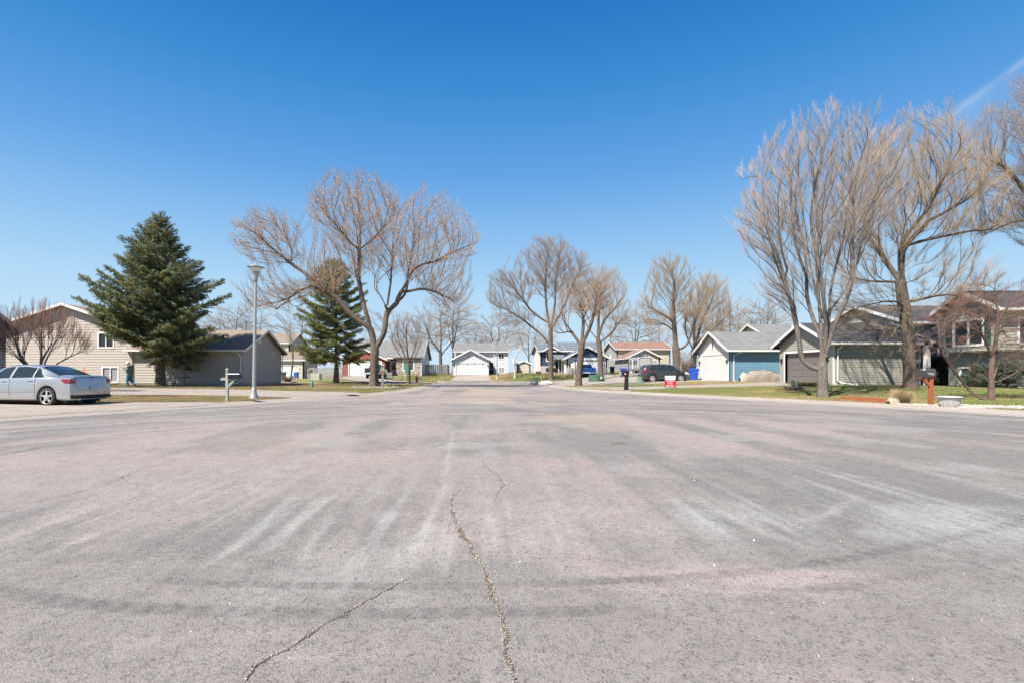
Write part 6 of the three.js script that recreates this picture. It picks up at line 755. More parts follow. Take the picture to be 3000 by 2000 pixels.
{ // black box on a weathered white post
  const b = gp(665, 1177), t = thing('mailbox', 'black mailbox on a pale weathered wooden post beside the street lamp', 'mailbox', b), w = M(0.36, 0.345, 0.295, { map: woodTex });
  const p = rbox(0.1, 1.22, 0.1, 0.008); p.translate(0, 0.6, 0); part('post', p, w, t); part('finial', lathe([[0, 1.2], [0.06, 1.2], [0.045, 1.25], [0.062, 1.29], [0.05, 1.33], [0, 1.375]], 12), w, t);
  const ar = new G(); ar.box(-0.2, -0.05, 0.88, 0.98, -0.05, 0.05); ar.hull([V(-0.26, 0.88, -0.05), V(-0.2, 0.88, -0.05), V(-0.2, 0.88, 0.05), V(-0.26, 0.88, 0.05)], [V(-0.21, 0.98, -0.05), V(-0.2, 0.98, -0.05), V(-0.2, 0.98, 0.05), V(-0.21, 0.98, 0.05)]); ar.box(0.05, 0.42, 0.88, 0.93, -0.06, 0.06); part('arm', ar.geo(), w, t); const br = new G(); br.beam(V(0.04, 0.62, 0), V(0.28, 0.88, 0), 0.07, 0.07); part('brace', br.geo(), w, t);
  const m = mailShell(0.17, 0.23, 0.46); m.translate(0.29, 0.935, 0); const bx = part('box', m, M(0.03, 0.03, 0.033, { roughness: 0.25, metalness: 0.6 }), t); const d = rbox(0.02, 0.19, 0.165, 0.01); d.translate(0.535, 1.03, 0); part('door', d, mt.black, bx);
}
{ // black plastic mailbox
  const b = gp(1834, 1143), t = thing('mailbox', 'black plastic pillar mailbox with red lettering beside the concrete drive', 'mailbox', b);
  const p = new G(); p.hull([V(-0.12, -0.05, -0.11), V(0.14, -0.05, -0.11), V(0.14, -0.05, 0.11), V(-0.12, -0.05, 0.11)], [V(-0.05, 0.85, -0.1), V(0.14, 0.85, -0.1), V(0.14, 0.85, 0.1), V(-0.05, 0.85, 0.1)]); p.hull([V(-0.05, 0.85, -0.1), V(0.14, 0.85, -0.1), V(0.14, 0.85, 0.1), V(-0.05, 0.85, 0.1)], [V(-0.22, 0.98, -0.1), V(0.14, 0.98, -0.1), V(0.14, 0.98, 0.1), V(-0.22, 0.98, 0.1)]); part('pillar', p.geo(), mt.black, t);
  const m = mailShell(0.24, 0.3, 0.46); m.translate(-0.08, 0.97, 0); const bx = part('box', m, mt.black, t); const d = rbox(0.02, 0.2, 0.19, 0.01); d.translate(-0.325, 1.07, 0); part('door', d, M(0.45, 0.46, 0.47), bx);
  const nm = new THREE.PlaneGeometry(0.26, 0.11); nm.translate(-0.08, 1.14, 0.132); part('lettering', nm, textMat(256, 108, (c, w, h) => { c.fillStyle = '#060606'; c.fillRect(0, 0, w, h); c.strokeStyle = '#d0302a'; c.lineWidth = 13; c.beginPath(); c.moveTo(36, 78); c.bezierCurveTo(60, 0, 90, 20, 70, 60); c.bezierCurveTo(60, 90, 110, 90, 120, 50); c.bezierCurveTo(125, 90, 150, 90, 158, 52); c.bezierCurveTo(162, 92, 200, 88, 222, 46); c.stroke(); }), bx); const pl = rbox(0.12, 0.05, 0.01, 0.003); pl.translate(-0.08, 1.05, 0.13); part('number_plate', pl, M(0.6, 0.6, 0.6), bx);
}
{ // grey mailbox on a cedar post
  const b = gp(2728, 1188), t = thing('mailbox', 'dark grey mailbox on an orange cedar post beside the white rock bed', 'mailbox', b);
  const p = rbox(0.115, 1.05, 0.115, 0.008); p.translate(0.0, 0.5, 0); part('post', p, mt.cedar, t); const a = new G(); a.box(-0.4, 0.06, 0.94, 1.0, -0.07, 0.07); part('arm', a.geo(), mt.cedar, t); const br = new G(); br.beam(V(-0.04, 0.68, 0), V(-0.28, 0.94, 0), 0.09, 0.07); part('brace', br.geo(), mt.cedar, t);
  const gm = M(0.075, 0.068, 0.065, { roughness: 0.5, metalness: 0.3 }), m = mailShell(0.2, 0.27, 0.5); m.translate(-0.16, 1.003, 0); const bx = part('box', m, gm, t); const f = rbox(0.1, 0.03, 0.02, 0.005); f.translate(-0.3, 1.24, 0.085); part('flag', f, M(0.7, 0.7, 0.7), bx);
  const nm = new THREE.PlaneGeometry(0.27, 0.11); nm.translate(-0.07, 1.10, 0.108); part('house_number', nm, textMat(320, 130, (c, w, h) => { c.fillStyle = '#4d4a48'; c.fillRect(0, 0, w, h); c.fillStyle = '#d6d8d2'; c.font = 'bold 96px sans-serif'; c.fillText('7122', 58, 104); c.fillRect(10, 28, 70, 14); }), bx);
}
{ // far mailboxes
  const b = gp(1583, 1120), t = thing('mailbox', 'dark mailbox on a crooked grey post near the trash left at the kerb', 'mailbox', b); const p = new G(); p.tube([V(0.1, -0.05, 0), V(0.1, 0.5, 0), V(-0.02, 0.85, 0), V(-0.12, 1.0, 0)], 0.06, 8); part('post', p.geo(), mt.woodG, t); const m = mailShell(0.24, 0.3, 0.6); m.translate(-0.2, 1.0, 0); part('box', m, M(0.07, 0.045, 0.045), t);
  const c = gp(907, 1117), s = thing('mailbox', 'brown wooden mailbox post behind the small green pedestal', 'mailbox', c); const q = rbox(0.12, 1.0, 0.12, 0.01); q.translate(0, 0.5, 0); part('post', q, mt.wood, s); const n = mailShell(0.26, 0.3, 0.4); n.rotateY(Math.PI / 2); n.translate(0.05, 0.98, 0); part('box', n, M(0.16, 0.12, 0.10), s);
}
const pedMat = M(0.20, 0.32, 0.24, { roughness: 0.6, map: mottle });
{ const b = gp(913, 1135), t = thing('utility_pedestal', 'small round pale green utility pedestal before the open yellow green spruce', 'pedestal', b); part('housing', lathe([[0, -0.05], [0.115, -0.05], [0.115, 0.44], [0.10, 0.47], [0, 0.48]], 18), pedMat, t); }
{ const b = gp(1875, 1128.5), t = thing('utility_pedestal', 'green utility pedestal behind the black pillar mailbox', 'pedestal', b); const g = rbox(0.3, 0.66, 0.3, 0.05); g.translate(0, 0.31, 0); part('housing', g, pedMat, t); const c = rbox(0.33, 0.12, 0.33, 0.05); c.translate(0, 0.62, 0); part('lid', c, pedMat, t); }
{ const b = gp(2328, 1141), t = thing('utility_pedestal', 'faded green utility pedestal ringed by dry twigs', 'pedestal', b); const g = rbox(0.23, 0.56, 0.23, 0.02); g.translate(0, 0.26, 0); part('housing', g, M(0.29, 0.37, 0.33, { map: mottle }), t); const c = rbox(0.245, 0.1, 0.245, 0.02); c.translate(0, 0.50, 0); part('lid', c, M(0.32, 0.40, 0.36, { map: mottle }), t); const s = rbox(0.08, 0.1, 0.01, 0.003); s.translate(-0.03, 0.38, 0.118); part('warning_sticker', s, M(0.55, 0.32, 0.06), t); }
{ const b = gp(1741, 1117), t = thing('utility_box', 'broad dark green transformer box beside the leaning bare tree', 'utility box', b); const g = new G(); g.hull([V(-0.55, -0.05, -0.4), V(0.45, -0.05, -0.4), V(0.45, -0.05, 0.4), V(-0.55, -0.05, 0.4)], [V(-0.5, 0.66, -0.34), V(0.45, 0.66, -0.34), V(0.45, 0.74, 0.36), V(-0.5, 0.74, 0.36)]); part('housing', g.geo(), M(0.07, 0.145, 0.095, { roughness: 0.5, map: mottle }), t); const d = new G(); d.box(-0.42, 0.38, 0.05, 0.6, -0.44, -0.40); part('door', d.geo(), M(0.085, 0.16, 0.10, { roughness: 0.5 }), t); }
{ const b = gp(1759, 1117), t = thing('utility_box', 'small dark utility box with pale label beside the transformer', 'utility box', b); const g = rbox(0.48, 0.68, 0.6, 0.03); g.translate(0, 0.32, 0); part('housing', g, M(0.03, 0.055, 0.045), t); const l = rbox(0.2, 0.24, 0.012, 0.003); l.translate(0.02, 0.42, 0.305); part('label_plate', l, M(0.5, 0.52, 0.5), t); }
{ const b = gp(1768.5, 1116), t = thing('utility_box', 'light green utility box next to the dark labelled one', 'utility box', b); const g = rbox(0.26, 0.58, 0.4, 0.03); g.translate(0, 0.28, 0); part('housing', g, M(0.13, 0.29, 0.15), t); const l = rbox(0.28, 0.08, 0.42, 0.03); l.translate(0, 0.56, 0); part('lid', l, M(0.14, 0.3, 0.16), t); }
{ // for sale sign
  const b = gp(1964, 1139), t = thing('sale_sign', 'red and white FOR SALE yard sign on the lawn before the crossover', 'sign', b, -0.05);
  const g = new THREE.PlaneGeometry(0.68, 0.71); g.translate(0, 0.52, 0.012); const pn = new G(); pn.box(-0.34, 0.34, 0.165, 0.875, -0.009, 0.009); const board = part('board', pn.geo(), M(0.6, 0.6, 0.6), t);
  part('print', g, textMat(512, 536, (c) => { c.fillStyle = '#d6d6d4'; c.fillRect(0, 0, 512, 205); c.fillStyle = '#c4102b'; c.fillRect(0, 205, 512, 331); c.fillStyle = '#c9303c'; c.beginPath(); c.arc(48, 98, 20, 0, 6.3); c.fill(); c.fillStyle = '#6fc9a0'; c.fillRect(90, 84, 70, 26); c.fillRect(180, 88, 50, 22); c.fillStyle = '#4aa0b8'; for (const [x, w] of [[322, 30], [362, 24], [396, 30], [434, 20]]) c.fillRect(x, 78, w, 40); c.fillStyle = '#f0c4c8'; const bars = rng(4); for (const [y, x0, x1, h] of [[228, 60, 452, 30], [278, 110, 400, 28], [338, 140, 372, 24], [380, 130, 384, 24]]) for (let x = x0; x < x1;) { const w = 12 + bars() * 16; c.fillRect(x, y, w, h); x += w + 6 + (bars() < 0.25 ? 14 : 0); } c.fillStyle = '#ffffff'; c.font = 'bold 84px sans-serif'; c.fillText('FOR SALE', 46, 510); }), board);
  const fr = new G(); for (const x of [-0.35, 0.35]) fr.tube([V(x, -0.1, 0), V(x, 0.89, 0)], 0.009, 6); fr.tube([V(-0.35, 0.885, 0), V(0.35, 0.885, 0)], 0.009, 6); fr.tube([V(-0.35, 0.155, 0), V(0.35, 0.155, 0)], 0.009, 6); part('frame', fr.geo(), mt.black, t);
}
{ // hydrant
  const b = gp(1221, 1119), t = thing('fire_hydrant', 'red fire hydrant on the lawn near the stone fronted house', 'hydrant', b), rd = M(0.55, 0.035, 0.02, { roughness: 0.45 }); part('barrel', lathe([[0, -0.05], [0.2, -0.05], [0.2, 0.04], [0.13, 0.06], [0.125, 0.5], [0.17, 0.52], [0.17, 0.57], [0.13, 0.6], [0.12, 0.68], [0.06, 0.75], [0, 0.76]], 16), rd, t); const c = new THREE.CylinderGeometry(0.075, 0.075, 0.42, 12); c.rotateZ(Math.PI / 2); c.translate(0, 0.45, 0); part('outlet', c, rd, t); const n = new THREE.CylinderGeometry(0.03, 0.035, 0.1, 6); n.translate(0, 0.8, 0); part('nut', n, rd, t);
}
{ // bird house post
  const b = gp(1121, 1142), t = thing('birdhouse_post', 'weathered post with a slender bird house beside the big bare tree', 'bird house', b), p = rbox(0.1, 1.45, 0.1, 0.01); p.translate(0, 0.7, 0); part('post', p, mt.wood, t); const h = new G(); h.box(-0.11, 0.13, 1.28, 1.66, -0.1, 0.1); h.hull([V(-0.14, 1.64, -0.14), V(0.16, 1.64, -0.14), V(0.16, 1.7, 0.14), V(-0.14, 1.7, 0.14)], [V(-0.12, 1.68, -0.12), V(0.14, 1.68, -0.12), V(0.14, 1.74, 0.12), V(-0.12, 1.74, 0.12)]); const hs = part('house', h.geo(), mt.woodG, t); const e = new THREE.CylinderGeometry(0.032, 0.032, 0.01, 12); e.rotateX(Math.PI / 2); e.translate(0.0, 1.52, 0.106); part('entrance', e, mt.black, hs); const s = new G(); s.box(-0.28, 0.16, 0.72, 0.78, -0.1, 0.1); part('shelf', s.geo(), mt.woodG, t); const k = rbox(0.1, 0.2, 0.1, 0.01); k.translate(-0.06, 1.14, 0.03); part('red_box', k, M(0.4, 0.12, 0.09), t);
}
{ const b = gp(1186, 1117), t = thing('garden_flag', 'green garden banner hanging on a pole before the stone wall', 'flag', b), g = new G(), w = 0.02; for (let i = 0; i < 6; i++) g.hull([V(0.02 + i * 0.07, 0.95 + 0.03 * i, w * Math.sin(i * 1.4)), V(0.09 + i * 0.07, 0.98 + 0.03 * i, w * Math.sin((i + 1) * 1.4)), V(0.09 + i * 0.07, 0.98 + 0.03 * i, w * Math.sin((i + 1) * 1.4) + 0.006), V(0.02 + i * 0.07, 0.95 + 0.03 * i, w * Math.sin(i * 1.4) + 0.006)], [V(0.02 + i * 0.07, 2.35 - 0.02 * i, w * Math.sin(i * 1.4)), V(0.09 + i * 0.07, 2.33 - 0.02 * i, w * Math.sin((i + 1) * 1.4)), V(0.09 + i * 0.07, 2.33 - 0.02 * i, w * Math.sin((i + 1) * 1.4) + 0.006), V(0.02 + i * 0.07, 2.35 - 0.02 * i, w * Math.sin(i * 1.4) + 0.006)]); part('banner', g.geo(), P(0.02, 0.30, 0.20, { roughness: 0.8, transmission: 0.3 }), t); const p = new G(); p.tube([V(0, -0.05, 0), V(0, 2.6, 0)], 0.016, 6); part('pole', p.geo(), mt.trim, t); }
{ const b = gp(541, 1131), t = thing('bird_feeder', 'black bird feeder pole standing in the spruce shade by the garage wall', 'bird feeder', b), p = new G(); p.tube([V(0, -0.05, 0), V(0.02, 1.25, 0)], 0.022, 6); part('pole', p.geo(), mt.black, t); const q = new G(); q.box(-0.22, 0.24, 1.22, 1.26, -0.2, 0.2); part('tray', q.geo(), mt.black, t); const s = new G(); s.box(-0.3, 0.3, 0.64, 0.68, -0.16, 0.16); part('lower_tray', s.geo(), mt.black, t); }
{ const b = gp(246, 1132), t = thing('garden_ornament', 'orange leaf shaped ornament on a thin stake behind the silver sedan', 'ornament', b), y = pxY(1082, b[2]) - b[1]; const p = new G(); p.tube([V(0, -0.05, 0), V(0.02, y, 0)], 0.008, 5); part('stake', p.geo(), mt.metal, t); const g = new G(); const o = [[-0.1, -0.14], [0.03, -0.16], [0.08, 0.0], [0.04, 0.05], [0.05, 0.2], [-0.01, 0.08], [-0.06, 0.02]]; g.hull(o.map(([a, c]) => V(a, y + c, -0.008)), o.map(([a, c]) => V(a, y + c, 0.008))); part('leaf', g.geo(), M(0.6, 0.17, 0.02), t); }
// wheeled bins
function bin(label, col, u, d, turn, s = 1) {
  const x = pxX(u, d), t = thing('wheelie_bin', label, 'bin', [x, ground(x, d) + 0.035, d], turn), m = M(...col, { roughness: 0.45 }), g = new G(), q = (w, dd, y) => [V(-w, y, -dd), V(w, y, -dd), V(w, y, dd), V(-w, y, dd)]; g.hull(q(0.24 * s, 0.26 * s, 0.05), q(0.32 * s, 0.36 * s, 0.98 * s)); g.hull(q(0.34 * s, 0.38 * s, 0.94 * s), q(0.34 * s, 0.38 * s, 1.0 * s)); part('body', g.geo(), m, t); const l = new G(); l.hull(q(0.35 * s, 0.4 * s, 1.0 * s), q(0.3 * s, 0.33 * s, 1.09 * s)); part('lid', l.geo(), m, t); const h = new G(); h.tube([V(-0.28 * s, 0.98 * s, 0.44 * s), V(0.28 * s, 0.98 * s, 0.44 * s)], 0.018, 6); part('handle', h.geo(), m, t); for (const e of [-0.27, 0.27]) { const w = new THREE.CylinderGeometry(0.12, 0.12, 0.06, 16); w.rotateZ(Math.PI / 2); w.translate(e * s, 0.12, -0.26 * s); part('wheel', w, mt.rubber, t); }
  const st = rbox(0.12, 0.24, 0.01, 0.003); st.translate(0.06, 0.62 * s, 0.315 * s); part('emblem', st, M(col[0] * 0.3, col[1] * 0.3, col[2] * 0.3), t); return t;
}
bin('blue recycling bin beside the white garage door of the blue walled garage', [0.01, 0.085, 0.48], 2033, 50.2, 0.1, 1.05);
bin('blue recycling bin showing above the black pillar mailbox', [0.01, 0.10, 0.50], 1827, 62, 0);
bin('black wheeled bin beside the brown roofed house', [0.012, 0.013, 0.015], 1794, 82, 0);
bin('blue recycling bin before the distant white garage door', [0.01, 0.12, 0.50], 867, 86, 0);
bin('dark green bin before the distant white garage door', [0.03, 0.045, 0.035], 831, 86, 0);
{ // things beside the blue wall
  const b = gp(2129, 1116), t = thing('cabinet', 'grey metal cabinet standing on the drive by the white downspout', 'cabinet', [b[0], b[1] + 0.04, b[2]], 0.25); const g = rbox(0.72, 0.6, 0.42, 0.015); g.translate(0, 0.3, 0); part('case', g, M(0.25, 0.225, 0.21, { roughness: 0.5 }), t); for (let i = 0; i < 7; i++) { const q = rbox(0.64, 0.035, 0.012, 0.004); q.translate(0, 0.08 + i * 0.075, 0.214); part('louvre', q, M(0.2, 0.18, 0.17), t); }
  const c = gp(2158, 1113), w = thing('spare_wheel', 'loose wheel with tan rim leaning on the blue wall', 'wheel', [c[0], c[1] + 0.02, c[2] + 0.3]); const ty = new THREE.TorusGeometry(0.24, 0.085, 10, 28); ty.translate(0, 0.32, 0); part('tyre', ty, M(0.10, 0.10, 0.085), w); const rm = new THREE.CylinderGeometry(0.19, 0.19, 0.08, 20); rm.rotateX(Math.PI / 2); rm.translate(0, 0.32, 0); part('rim', rm, M(0.55, 0.42, 0.25), w); const hb = new THREE.CylinderGeometry(0.04, 0.04, 0.1, 10); hb.rotateX(Math.PI / 2); hb.translate(0, 0.32, 0); part('hub', hb, mt.black, w);
  const cloth = (name, label, cat, u0, u1, d, h, mat, seed, dep = 0.8) => { const x0 = pxX(u0, d), x1 = pxX(u1, d), y = ground((x0 + x1) / 2, d), o = thing(name, label, cat, [(x0 + x1) / 2, y, d]), rows = [], R = 60, C = 24; for (let i = 0; i <= R; i++) { const s = i / R, row = []; for (let j = 0; j <= C; j++) { const a = Math.PI * j / C, e = Math.sin(Math.PI * clamp(s, 0.012, 0.988)), top = h * (0.8 + 0.25 * fbm(s * 5, 1, seed, 3)) * Math.pow(e, 0.22), n = 1 + 0.32 * (fbm(s * 9, j * 0.3, seed + 3, 4) - 0.5); row.push([mix(x0, x1, s) - (x0 + x1) / 2, Math.max(-0.03, top * Math.pow(Math.sin(a), 0.6) * n), Math.cos(a) * dep / 2 * n * Math.pow(e, 0.15)]); } rows.push(row); } part('sheet', gridGeo(rows), mat, o); return o; };
  cloth('covered_pile', 'long pile under a weathered brown tarpaulin along the blue wall', 'tarpaulin', 2178, 2292, 43.6, 0.98, M(0.30, 0.25, 0.21, { map: mottle, roughness: 0.9 }), 5, 1.0); cloth('cloth_bag', 'crumpled whitish bag beside the tarpaulin covered pile', 'bag', 2168, 2192, 42.9, 0.8, M(0.52, 0.45, 0.39, { map: mottle }), 9, 0.5);
  cloth('trash_bag', 'dark blue grey trash bag slumped in the street at the kerb', 'bag', 1552, 1577, 52, 0.62, M(0.05, 0.065, 0.09, { roughness: 0.35 }), 14, 0.7); cloth('foam_block', 'long white foam packing left on the grass by the kerb', 'packing', 1584, 1618, 54, 0.3, M(0.75, 0.75, 0.76), 17, 0.5);
  cloth('boulder', 'pale rounded boulder at the end of the cedar timbers', 'boulder', 2603, 2634, gp(2620, 1184)[2], 0.27, M(0.46, 0.36, 0.27, { map: mottle }), 21, 0.3);
}
{ // cedar timbers, urn
  for (const [u0, v0, u1, v1, l, y2] of [[2448, 1174, 2470, 1174.5, 'short stub of orange cedar timber edging at the tree side', 0], [2468, 1173.5, 2606, 1181, 'long orange cedar timber edging lying on the lawn', 0.09], [2500, 1176, 2604, 1182.5, 'lower cedar timber lying under the long one', 0]]) { const a = gp(u0, v0), b = gp(u1, v1), t = thing('cedar_timber', l, 'timber', a); const g = new G(); g.beam(V(a[0], a[1] + 0.05 + y2, a[2]), V(b[0], b[1] + 0.05 + y2, b[2]), 0.09, 0.09); part('timber', g.geo(), mt.cedar, t, true); }
  const b = gp(2783, 1192.5), t = thing('planter_urn', 'white fluted planter tub on the white rock bed', 'planter', b), fl = M(0.44, 0.44, 0.43, { map: mottle, roughness: 0.8 }); const pf = [[0.0, 0], [0.20, 0], [0.215, 0.02], [0.245, 0.14], [0.262, 0.26]]; part('bowl', lathe([...pf, [0.275, 0.31], [0.29, 0.33], [0.24, 0.33], [0.22, 0.26], [0, 0.26]], 32), fl, t); part('rim', lathe([[0.27, 0.31], [0.325, 0.325], [0.33, 0.36], [0.29, 0.375], [0.26, 0.34]], 32), fl, t); for (let k = 0; k < 24; k++) { const a = k / 24 * 6.2832, g = new G(); g.tube([new THREE.Vector3(Math.cos(a) * 0.214, 0.02, Math.sin(a) * 0.214), new THREE.Vector3(Math.cos(a) * 0.244, 0.14, Math.sin(a) * 0.244), new THREE.Vector3(Math.cos(a) * 0.26, 0.24, Math.sin(a) * 0.26)], [0.018, 0.023, 0.018], 6); part('flute', g.geo(), fl, t); }
  const so = new THREE.CylinderGeometry(0.26, 0.24, 0.04, 24); so.translate(0, 0.31, 0); part('soil', so, mt.dirt, t); const R = rng(61), L = []; for (let i = 0; i < 46; i++) { const a = R() * 6.28, r = R() * 0.24, o = new THREE.Vector3(Math.cos(a) * r, 0.32, Math.sin(a) * r), e = 0.16 + R() * 0.2; L.push([o, o.clone().add(new THREE.Vector3(Math.cos(a) * e, 0.05 - R() * 0.25, Math.sin(a) * e)), 0.006]); } const st = part('dry_stems', cones(L), M(0.48, 0.36, 0.20), t); st.userData.kind = 'stuff';
}
{ // dry ornamental grass, twiggy shrubs
  const straw = (name, label, u, v, n, len, spread, col, seed, lean = 0, rad = 0.004) => { const b = gp(u, v), t = thing(name, label, name.includes('grass') ? 'grass' : 'shrub', b), R = rng(seed), L = []; for (let i = 0; i < n; i++) { const a = R() * 6.28, r = Math.sqrt(R()) * spread * 0.3, o = new THREE.Vector3(Math.cos(a) * r, -0.03, Math.sin(a) * r), h = len * (0.5 + 0.6 * R()), k = spread * (0.3 + 0.9 * R()), m = o.clone().add(new THREE.Vector3(Math.cos(a) * k * 0.45 + lean * 0.4, h * 0.75, Math.sin(a) * k * 0.45)), e = m.clone().add(new THREE.Vector3(Math.cos(a) * k * 0.6 + lean, h * (R() - 0.55) * 0.6, Math.sin(a) * k * 0.6)); L.push([o, m, rad], [m, e, rad * 0.8]); if (rad > 0.004) { const q = o.clone().lerp(m, 0.5), w = q.clone().add(new THREE.Vector3(R() - 0.5, R() * 0.8, R() - 0.5).multiplyScalar(len * 0.6)); L.push([q, w, rad * 0.6]); } } const m = part('stems', cones(L), M(...col, { roughness: 0.9 }), t); return t; };
  straw('ornamental_grass', 'tall dry straw coloured ornamental grass clump beside the boulder', 2652, 1184, 1500, 0.62, 0.32, [0.44, 0.33, 0.19], 71, -0.08);
  straw('dry_shrub', 'low reddish dry shrub around the faded green pedestal', 2328, 1143, 420, 0.3, 0.55, [0.20, 0.13, 0.095], 72, 0, 0.006); straw('dry_shrub', 'bare twiggy shrub by the corner of the tan roofed garage', 842, 1117, 420, 0.8, 0.8, [0.19, 0.14, 0.10], 73, 0, 0.01); straw('dry_shrub', 'bare dark shrub against the shaded garage wall', 688, 1127, 240, 1.7, 1.1, [0.10, 0.07, 0.055], 74, -0.15, 0.012); straw('dry_shrub', 'bare shrub by the garage downspout in the shade', 790, 1122, 160, 1.2, 0.5, [0.13, 0.085, 0.065], 75, 0, 0.01); straw('dry_shrub', 'rust coloured shrub beside the red house drive', 1004, 1104, 240, 1.0, 1.0, [0.30, 0.16, 0.10], 76, 0, 0.012); straw('dry_shrub', 'many stemmed bare shrub beside the blue bin', 2012, 1112, 120, 3.6, 1.3, [0.22, 0.16, 0.12], 77, 0, 0.03);
  straw('hedge_shrub', 'low olive green clipped shrub before the brown garage door', 2366, 1131, 900, 0.34, 0.9, [0.11, 0.10, 0.04], 78, 0, 0.01);
  straw('hedge_shrub', 'dark low ground shrub at the foot of the large spruce', 430, 1133, 300, 0.16, 0.9, [0.06, 0.065, 0.03], 79, 0, 0.01);
}
{ // odd garden pieces near the big tree
  const b = gp(926, 1112), t = thing('slatted_crate', 'pale green slatted crate lying on the lawn beyond the spruce', 'crate', b, -0.2), m = M(0.50, 0.54, 0.45); for (let i = 0; i < 9; i++) { const g = rbox(0.07, 0.75, 0.03, 0.005); g.translate(-0.5 + i * 0.125, 0.38, 0.3); part('slat', g, m, t); } for (const y of [0.1, 0.7]) { const g = rbox(1.15, 0.08, 0.04, 0.005); g.translate(0, y, 0.27); part('rail', g, m, t); } for (const x of [-0.54, 0.54]) { const g = rbox(0.05, 0.72, 0.55, 0.005); g.translate(x, 0.38, 0); part('side', g, m, t); }
  const c = gp(1138, 1110), p = thing('planter_box', 'weathered grey wooden planter box before the red house entry', 'planter', [c[0], c[1], c[2]]), pl = new G(); for (let i = 0; i < 3; i++) { const g = new G(); g.box(-0.5, 0.5, 0.35 + i * 0.2, 0.53 + i * 0.2, -0.26, -0.22); part('plank', g.geo(), mt.woodG, p); } const e = new G(); e.box(-0.5, -0.45, 0.33, 0.95, -0.22, 0.25); e.box(0.45, 0.5, 0.33, 0.95, -0.22, 0.25); part('end_board', e.geo(), mt.woodG, p); for (const x of [-0.46, 0.46]) { const g = new G(); g.box(x - 0.04, x + 0.04, 0, 0.4, -0.24, 0.24); part('leg', g.geo(), mt.woodG, p); } const s = new G(); s.box(-0.45, 0.45, 0.4, 0.88, -0.22, 0.22); part('soil', s.geo(), mt.dirt, p);
  const w = gp(1162, 1136), o = thing('iron_ornament', 'dark wrought iron cycle ornament on the lawn right of the bird house', 'ornament', w), g = new G(); for (const [x, r] of [[-0.22, 0.2], [0.3, 0.13]]) { const k = new THREE.TorusGeometry(r, 0.016, 6, 20); k.translate(x, r, 0); const q = new G(); q.add(k); part('wheel', q.geo(), mt.black, o); } g.tube([V(-0.22, 0.2, 0), V(0.02, 0.42, 0), V(0.3, 0.13, 0)], 0.018, 5); g.tube([V(0.02, 0.42, 0), V(0.3, 0.36, 0.03)], 0.03, 5); part('frame', g.geo(), mt.black, o);
  const l = gp(1128, 1129), h = thing('plastic_sheet', 'pale green plastic sheet caught beside the bird house post', 'sheet', l), hg = new G(); hg.hull([V(-0.02, 0.1, 0), V(0.1, 0.05, 0), V(0.13, 0.1, 0.1), V(0.0, 0.14, 0.1)], [V(0.05, 0.4, 0), V(0.3, 0.44, 0), V(0.3, 0.46, 0.1), V(0.05, 0.43, 0.1)]); part('sheet', hg.geo(), M(0.35, 0.5, 0.4), h);
  for (const [u, v, hh, lab] of [[1626, 1117, 1.5, 'thin black driveway marker stake beside the roadside tree'], [1647, 1106, 1.1, 'thin marker stake on the lawn before the navy house porch'], [1668, 1108, 1.1, 'thin marker stake at the edge of the blue pickup drive']]) { const q = gp(u, v), st = thing('marker_stake', lab, 'stake', q), k = new G(); k.tube([V(0, -0.05, 0), V(0.02, hh, 0)], 0.016, 5); part('rod', k.geo(), mt.black, st); part('cap', lathe([[0, hh], [0.025, hh], [0.025, hh + 0.05], [0, hh + 0.055]], 8), mt.black, st); }
  const sl = gp(2899, 1140), so = thing('garden_light', 'white capped garden light stake by the birch clump trunk', 'garden light', sl), sg = new G(); sg.tube([V(0, -0.05, 0), V(0, 0.9, 0)], 0.02, 6); part('stake', sg.geo(), mt.trim, so); part('lamp_head', lathe([[0, 0.9], [0.06, 0.9], [0.08, 1.02], [0.03, 1.06], [0, 1.07]], 10), mt.black, so);
}

// ---------- stone beds, fallen leaves and grass ----------
{
  const R = rng(91), rock = new THREE.IcosahedronGeometry(1, 0), ms = [], cs = []; const put1 = (x, d, s, c) => { ms.push(new THREE.Matrix4().compose(V(x, ground(x, d) + s * 0.35 + 0.01, d), new THREE.Quaternion().setFromEuler(new THREE.Euler(R() * 6, R() * 6, R() * 6)), new THREE.Vector3(s * (0.8 + R() * 0.6), s * 0.7, s))); cs.push(lin(...c)); };
  for (let i = 0; i < 5200; i++) { const u = 2560 + R() * 520, v = 1186 + (u - 2560) * 0.021 + (R() * 10 - 4) * sst(2555, 2640, u) * (u > 2850 ? 0.7 : 1), p = gp(u, v); if (sd(p[0], p[2]) < 0.82) continue; const k = 0.28 + 0.27 * R(); put1(p[0], p[2], 0.018 + 0.03 * R(), [k, k * 0.93, k * 0.84]); }
  tag(inst('rock_mulch', rock, M(1, 1, 1, { roughness: 0.9 }), ms, scene, cs), 'white landscape rock strip along the kerb by the cedar post', 'rocks', null, 'stuff');
  const m2 = [], c2 = [], b = gp(1100, 1136); for (let i = 0; i < 520; i++) { const a = R() * 6.28, r = 0.5 + R() * 0.75, x = b[0] + Math.cos(a) * r * 1.6, d = b[2] + Math.sin(a) * r, s = 0.04 + 0.06 * R(), k = 0.16 + 0.16 * R(); m2.push(new THREE.Matrix4().compose(V(x, ground(x, d) + s * 0.4, d), new THREE.Quaternion().setFromEuler(new THREE.Euler(R() * 6, R() * 6, R() * 6)), new THREE.Vector3(s * 1.3, s * 0.7, s))); c2.push(lin(k, k * 0.88, k * 0.8)); }
  tag(inst('stone_ring', rock, M(1, 1, 1, { roughness: 0.95 }), m2, scene, c2), 'ring of grey brown stones round the foot of the big bare tree', 'stones', null, 'stuff');
}
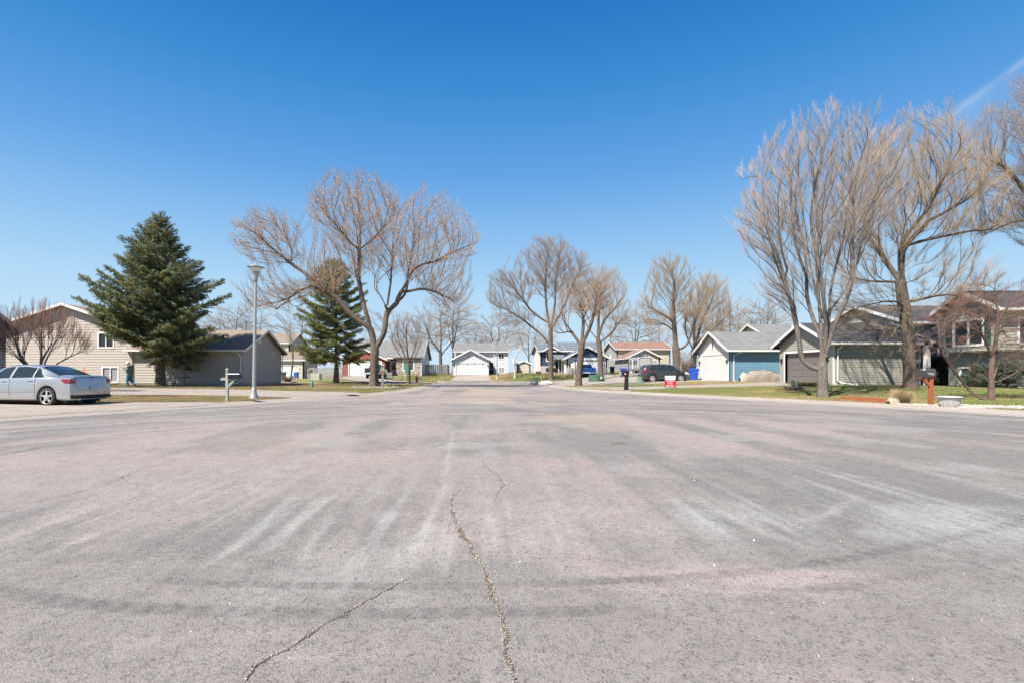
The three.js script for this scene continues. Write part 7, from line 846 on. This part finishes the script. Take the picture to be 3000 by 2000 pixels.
{
  const R = rng(123), blades = (seed, n) => { const r = rng(seed), p = []; for (let i = 0; i < n; i++) { const a = r() * 6.28, q = Math.sqrt(r()) * 0.9, x = Math.cos(a) * q, z = Math.sin(a) * q, h = 0.5 + 0.7 * r(), lx = (r() - 0.5) * 0.9, lz = (r() - 0.5) * 0.9, b = r() * 6.28, w = 0.09; p.push(x + Math.cos(b) * w, 0, z + Math.sin(b) * w, x - Math.cos(b) * w, 0, z - Math.sin(b) * w, x + lx, h, z + lz); } const g = new THREE.BufferGeometry(); g.setAttribute('position', new THREE.Float32BufferAttribute(p, 3)); g.setAttribute('uv', new THREE.Float32BufferAttribute(new Float32Array(p.length / 3 * 2), 2)); g.computeVertexNormals(); return g; };
  const T = [blades(1, 16), blades(2, 16)], ms = [[], []], cs = [[], []], lf = [], lc = [];
  const area = (x0, x1, d0, d1, n, s) => { for (let i = 0; i < n; i++) { const x = mix(x0, x1, R()), d = mix(d0, d1, R()), q = sd(x, d); if (q < 0.88 || onDrive(x, d)) continue; const k = R() < 0.5 ? 0 : 1, e = s * (0.7 + 0.6 * R()) * (q < 1.3 ? 1.25 : 1); ms[k].push(new THREE.Matrix4().compose(V(x, ground(x, d) - 0.004, d), new THREE.Quaternion().setFromAxisAngle(UPV, R() * 6.28), new THREE.Vector3(e * 1.5, e, e * 1.5))); const c = lawnColor(x, d), b = 0.75 + 0.5 * R(); cs[k].push(lin(c[0] * b * 1.08, c[1] * b * 1.06, c[2] * b)); if (R() < 0.02) { lf.push(new THREE.Matrix4().compose(V(x, ground(x, d) + 0.03, d), new THREE.Quaternion().setFromEuler(new THREE.Euler(R() * 3, R() * 6, R() * 3)), new THREE.Vector3(0.035, 0.035, 0.035))); } } };
  area(8, 26, 14.5, 33, 52000, 0.055); area(-34, -6, 15, 26, 42000, 0.055); area(-30, -5, 26, 48, 42000, 0.075); area(5, 24, 33, 62, 36000, 0.08); area(-12, 24, 62, 96, 16000, 0.13);
  T.forEach((g, i) => tag(inst('grass', g, M(1, 1, 1, { roughness: 0.95 }), ms[i], scene, cs[i]), i ? 'short tufts of mixed straw and green lawn grass' : 'short dry and green lawn grass blades', 'grass', null, 'stuff'));
  tag(inst('fallen_leaves', LEAFG, mt.leaf, lf, scene), 'scattered tan fallen leaves on the lawns', 'leaves', null, 'stuff');
}

scene.traverse((o) => { if (o.isMesh) { o.castShadow = true; o.receiveShadow = true; } });
renderer.render(scene, camera);
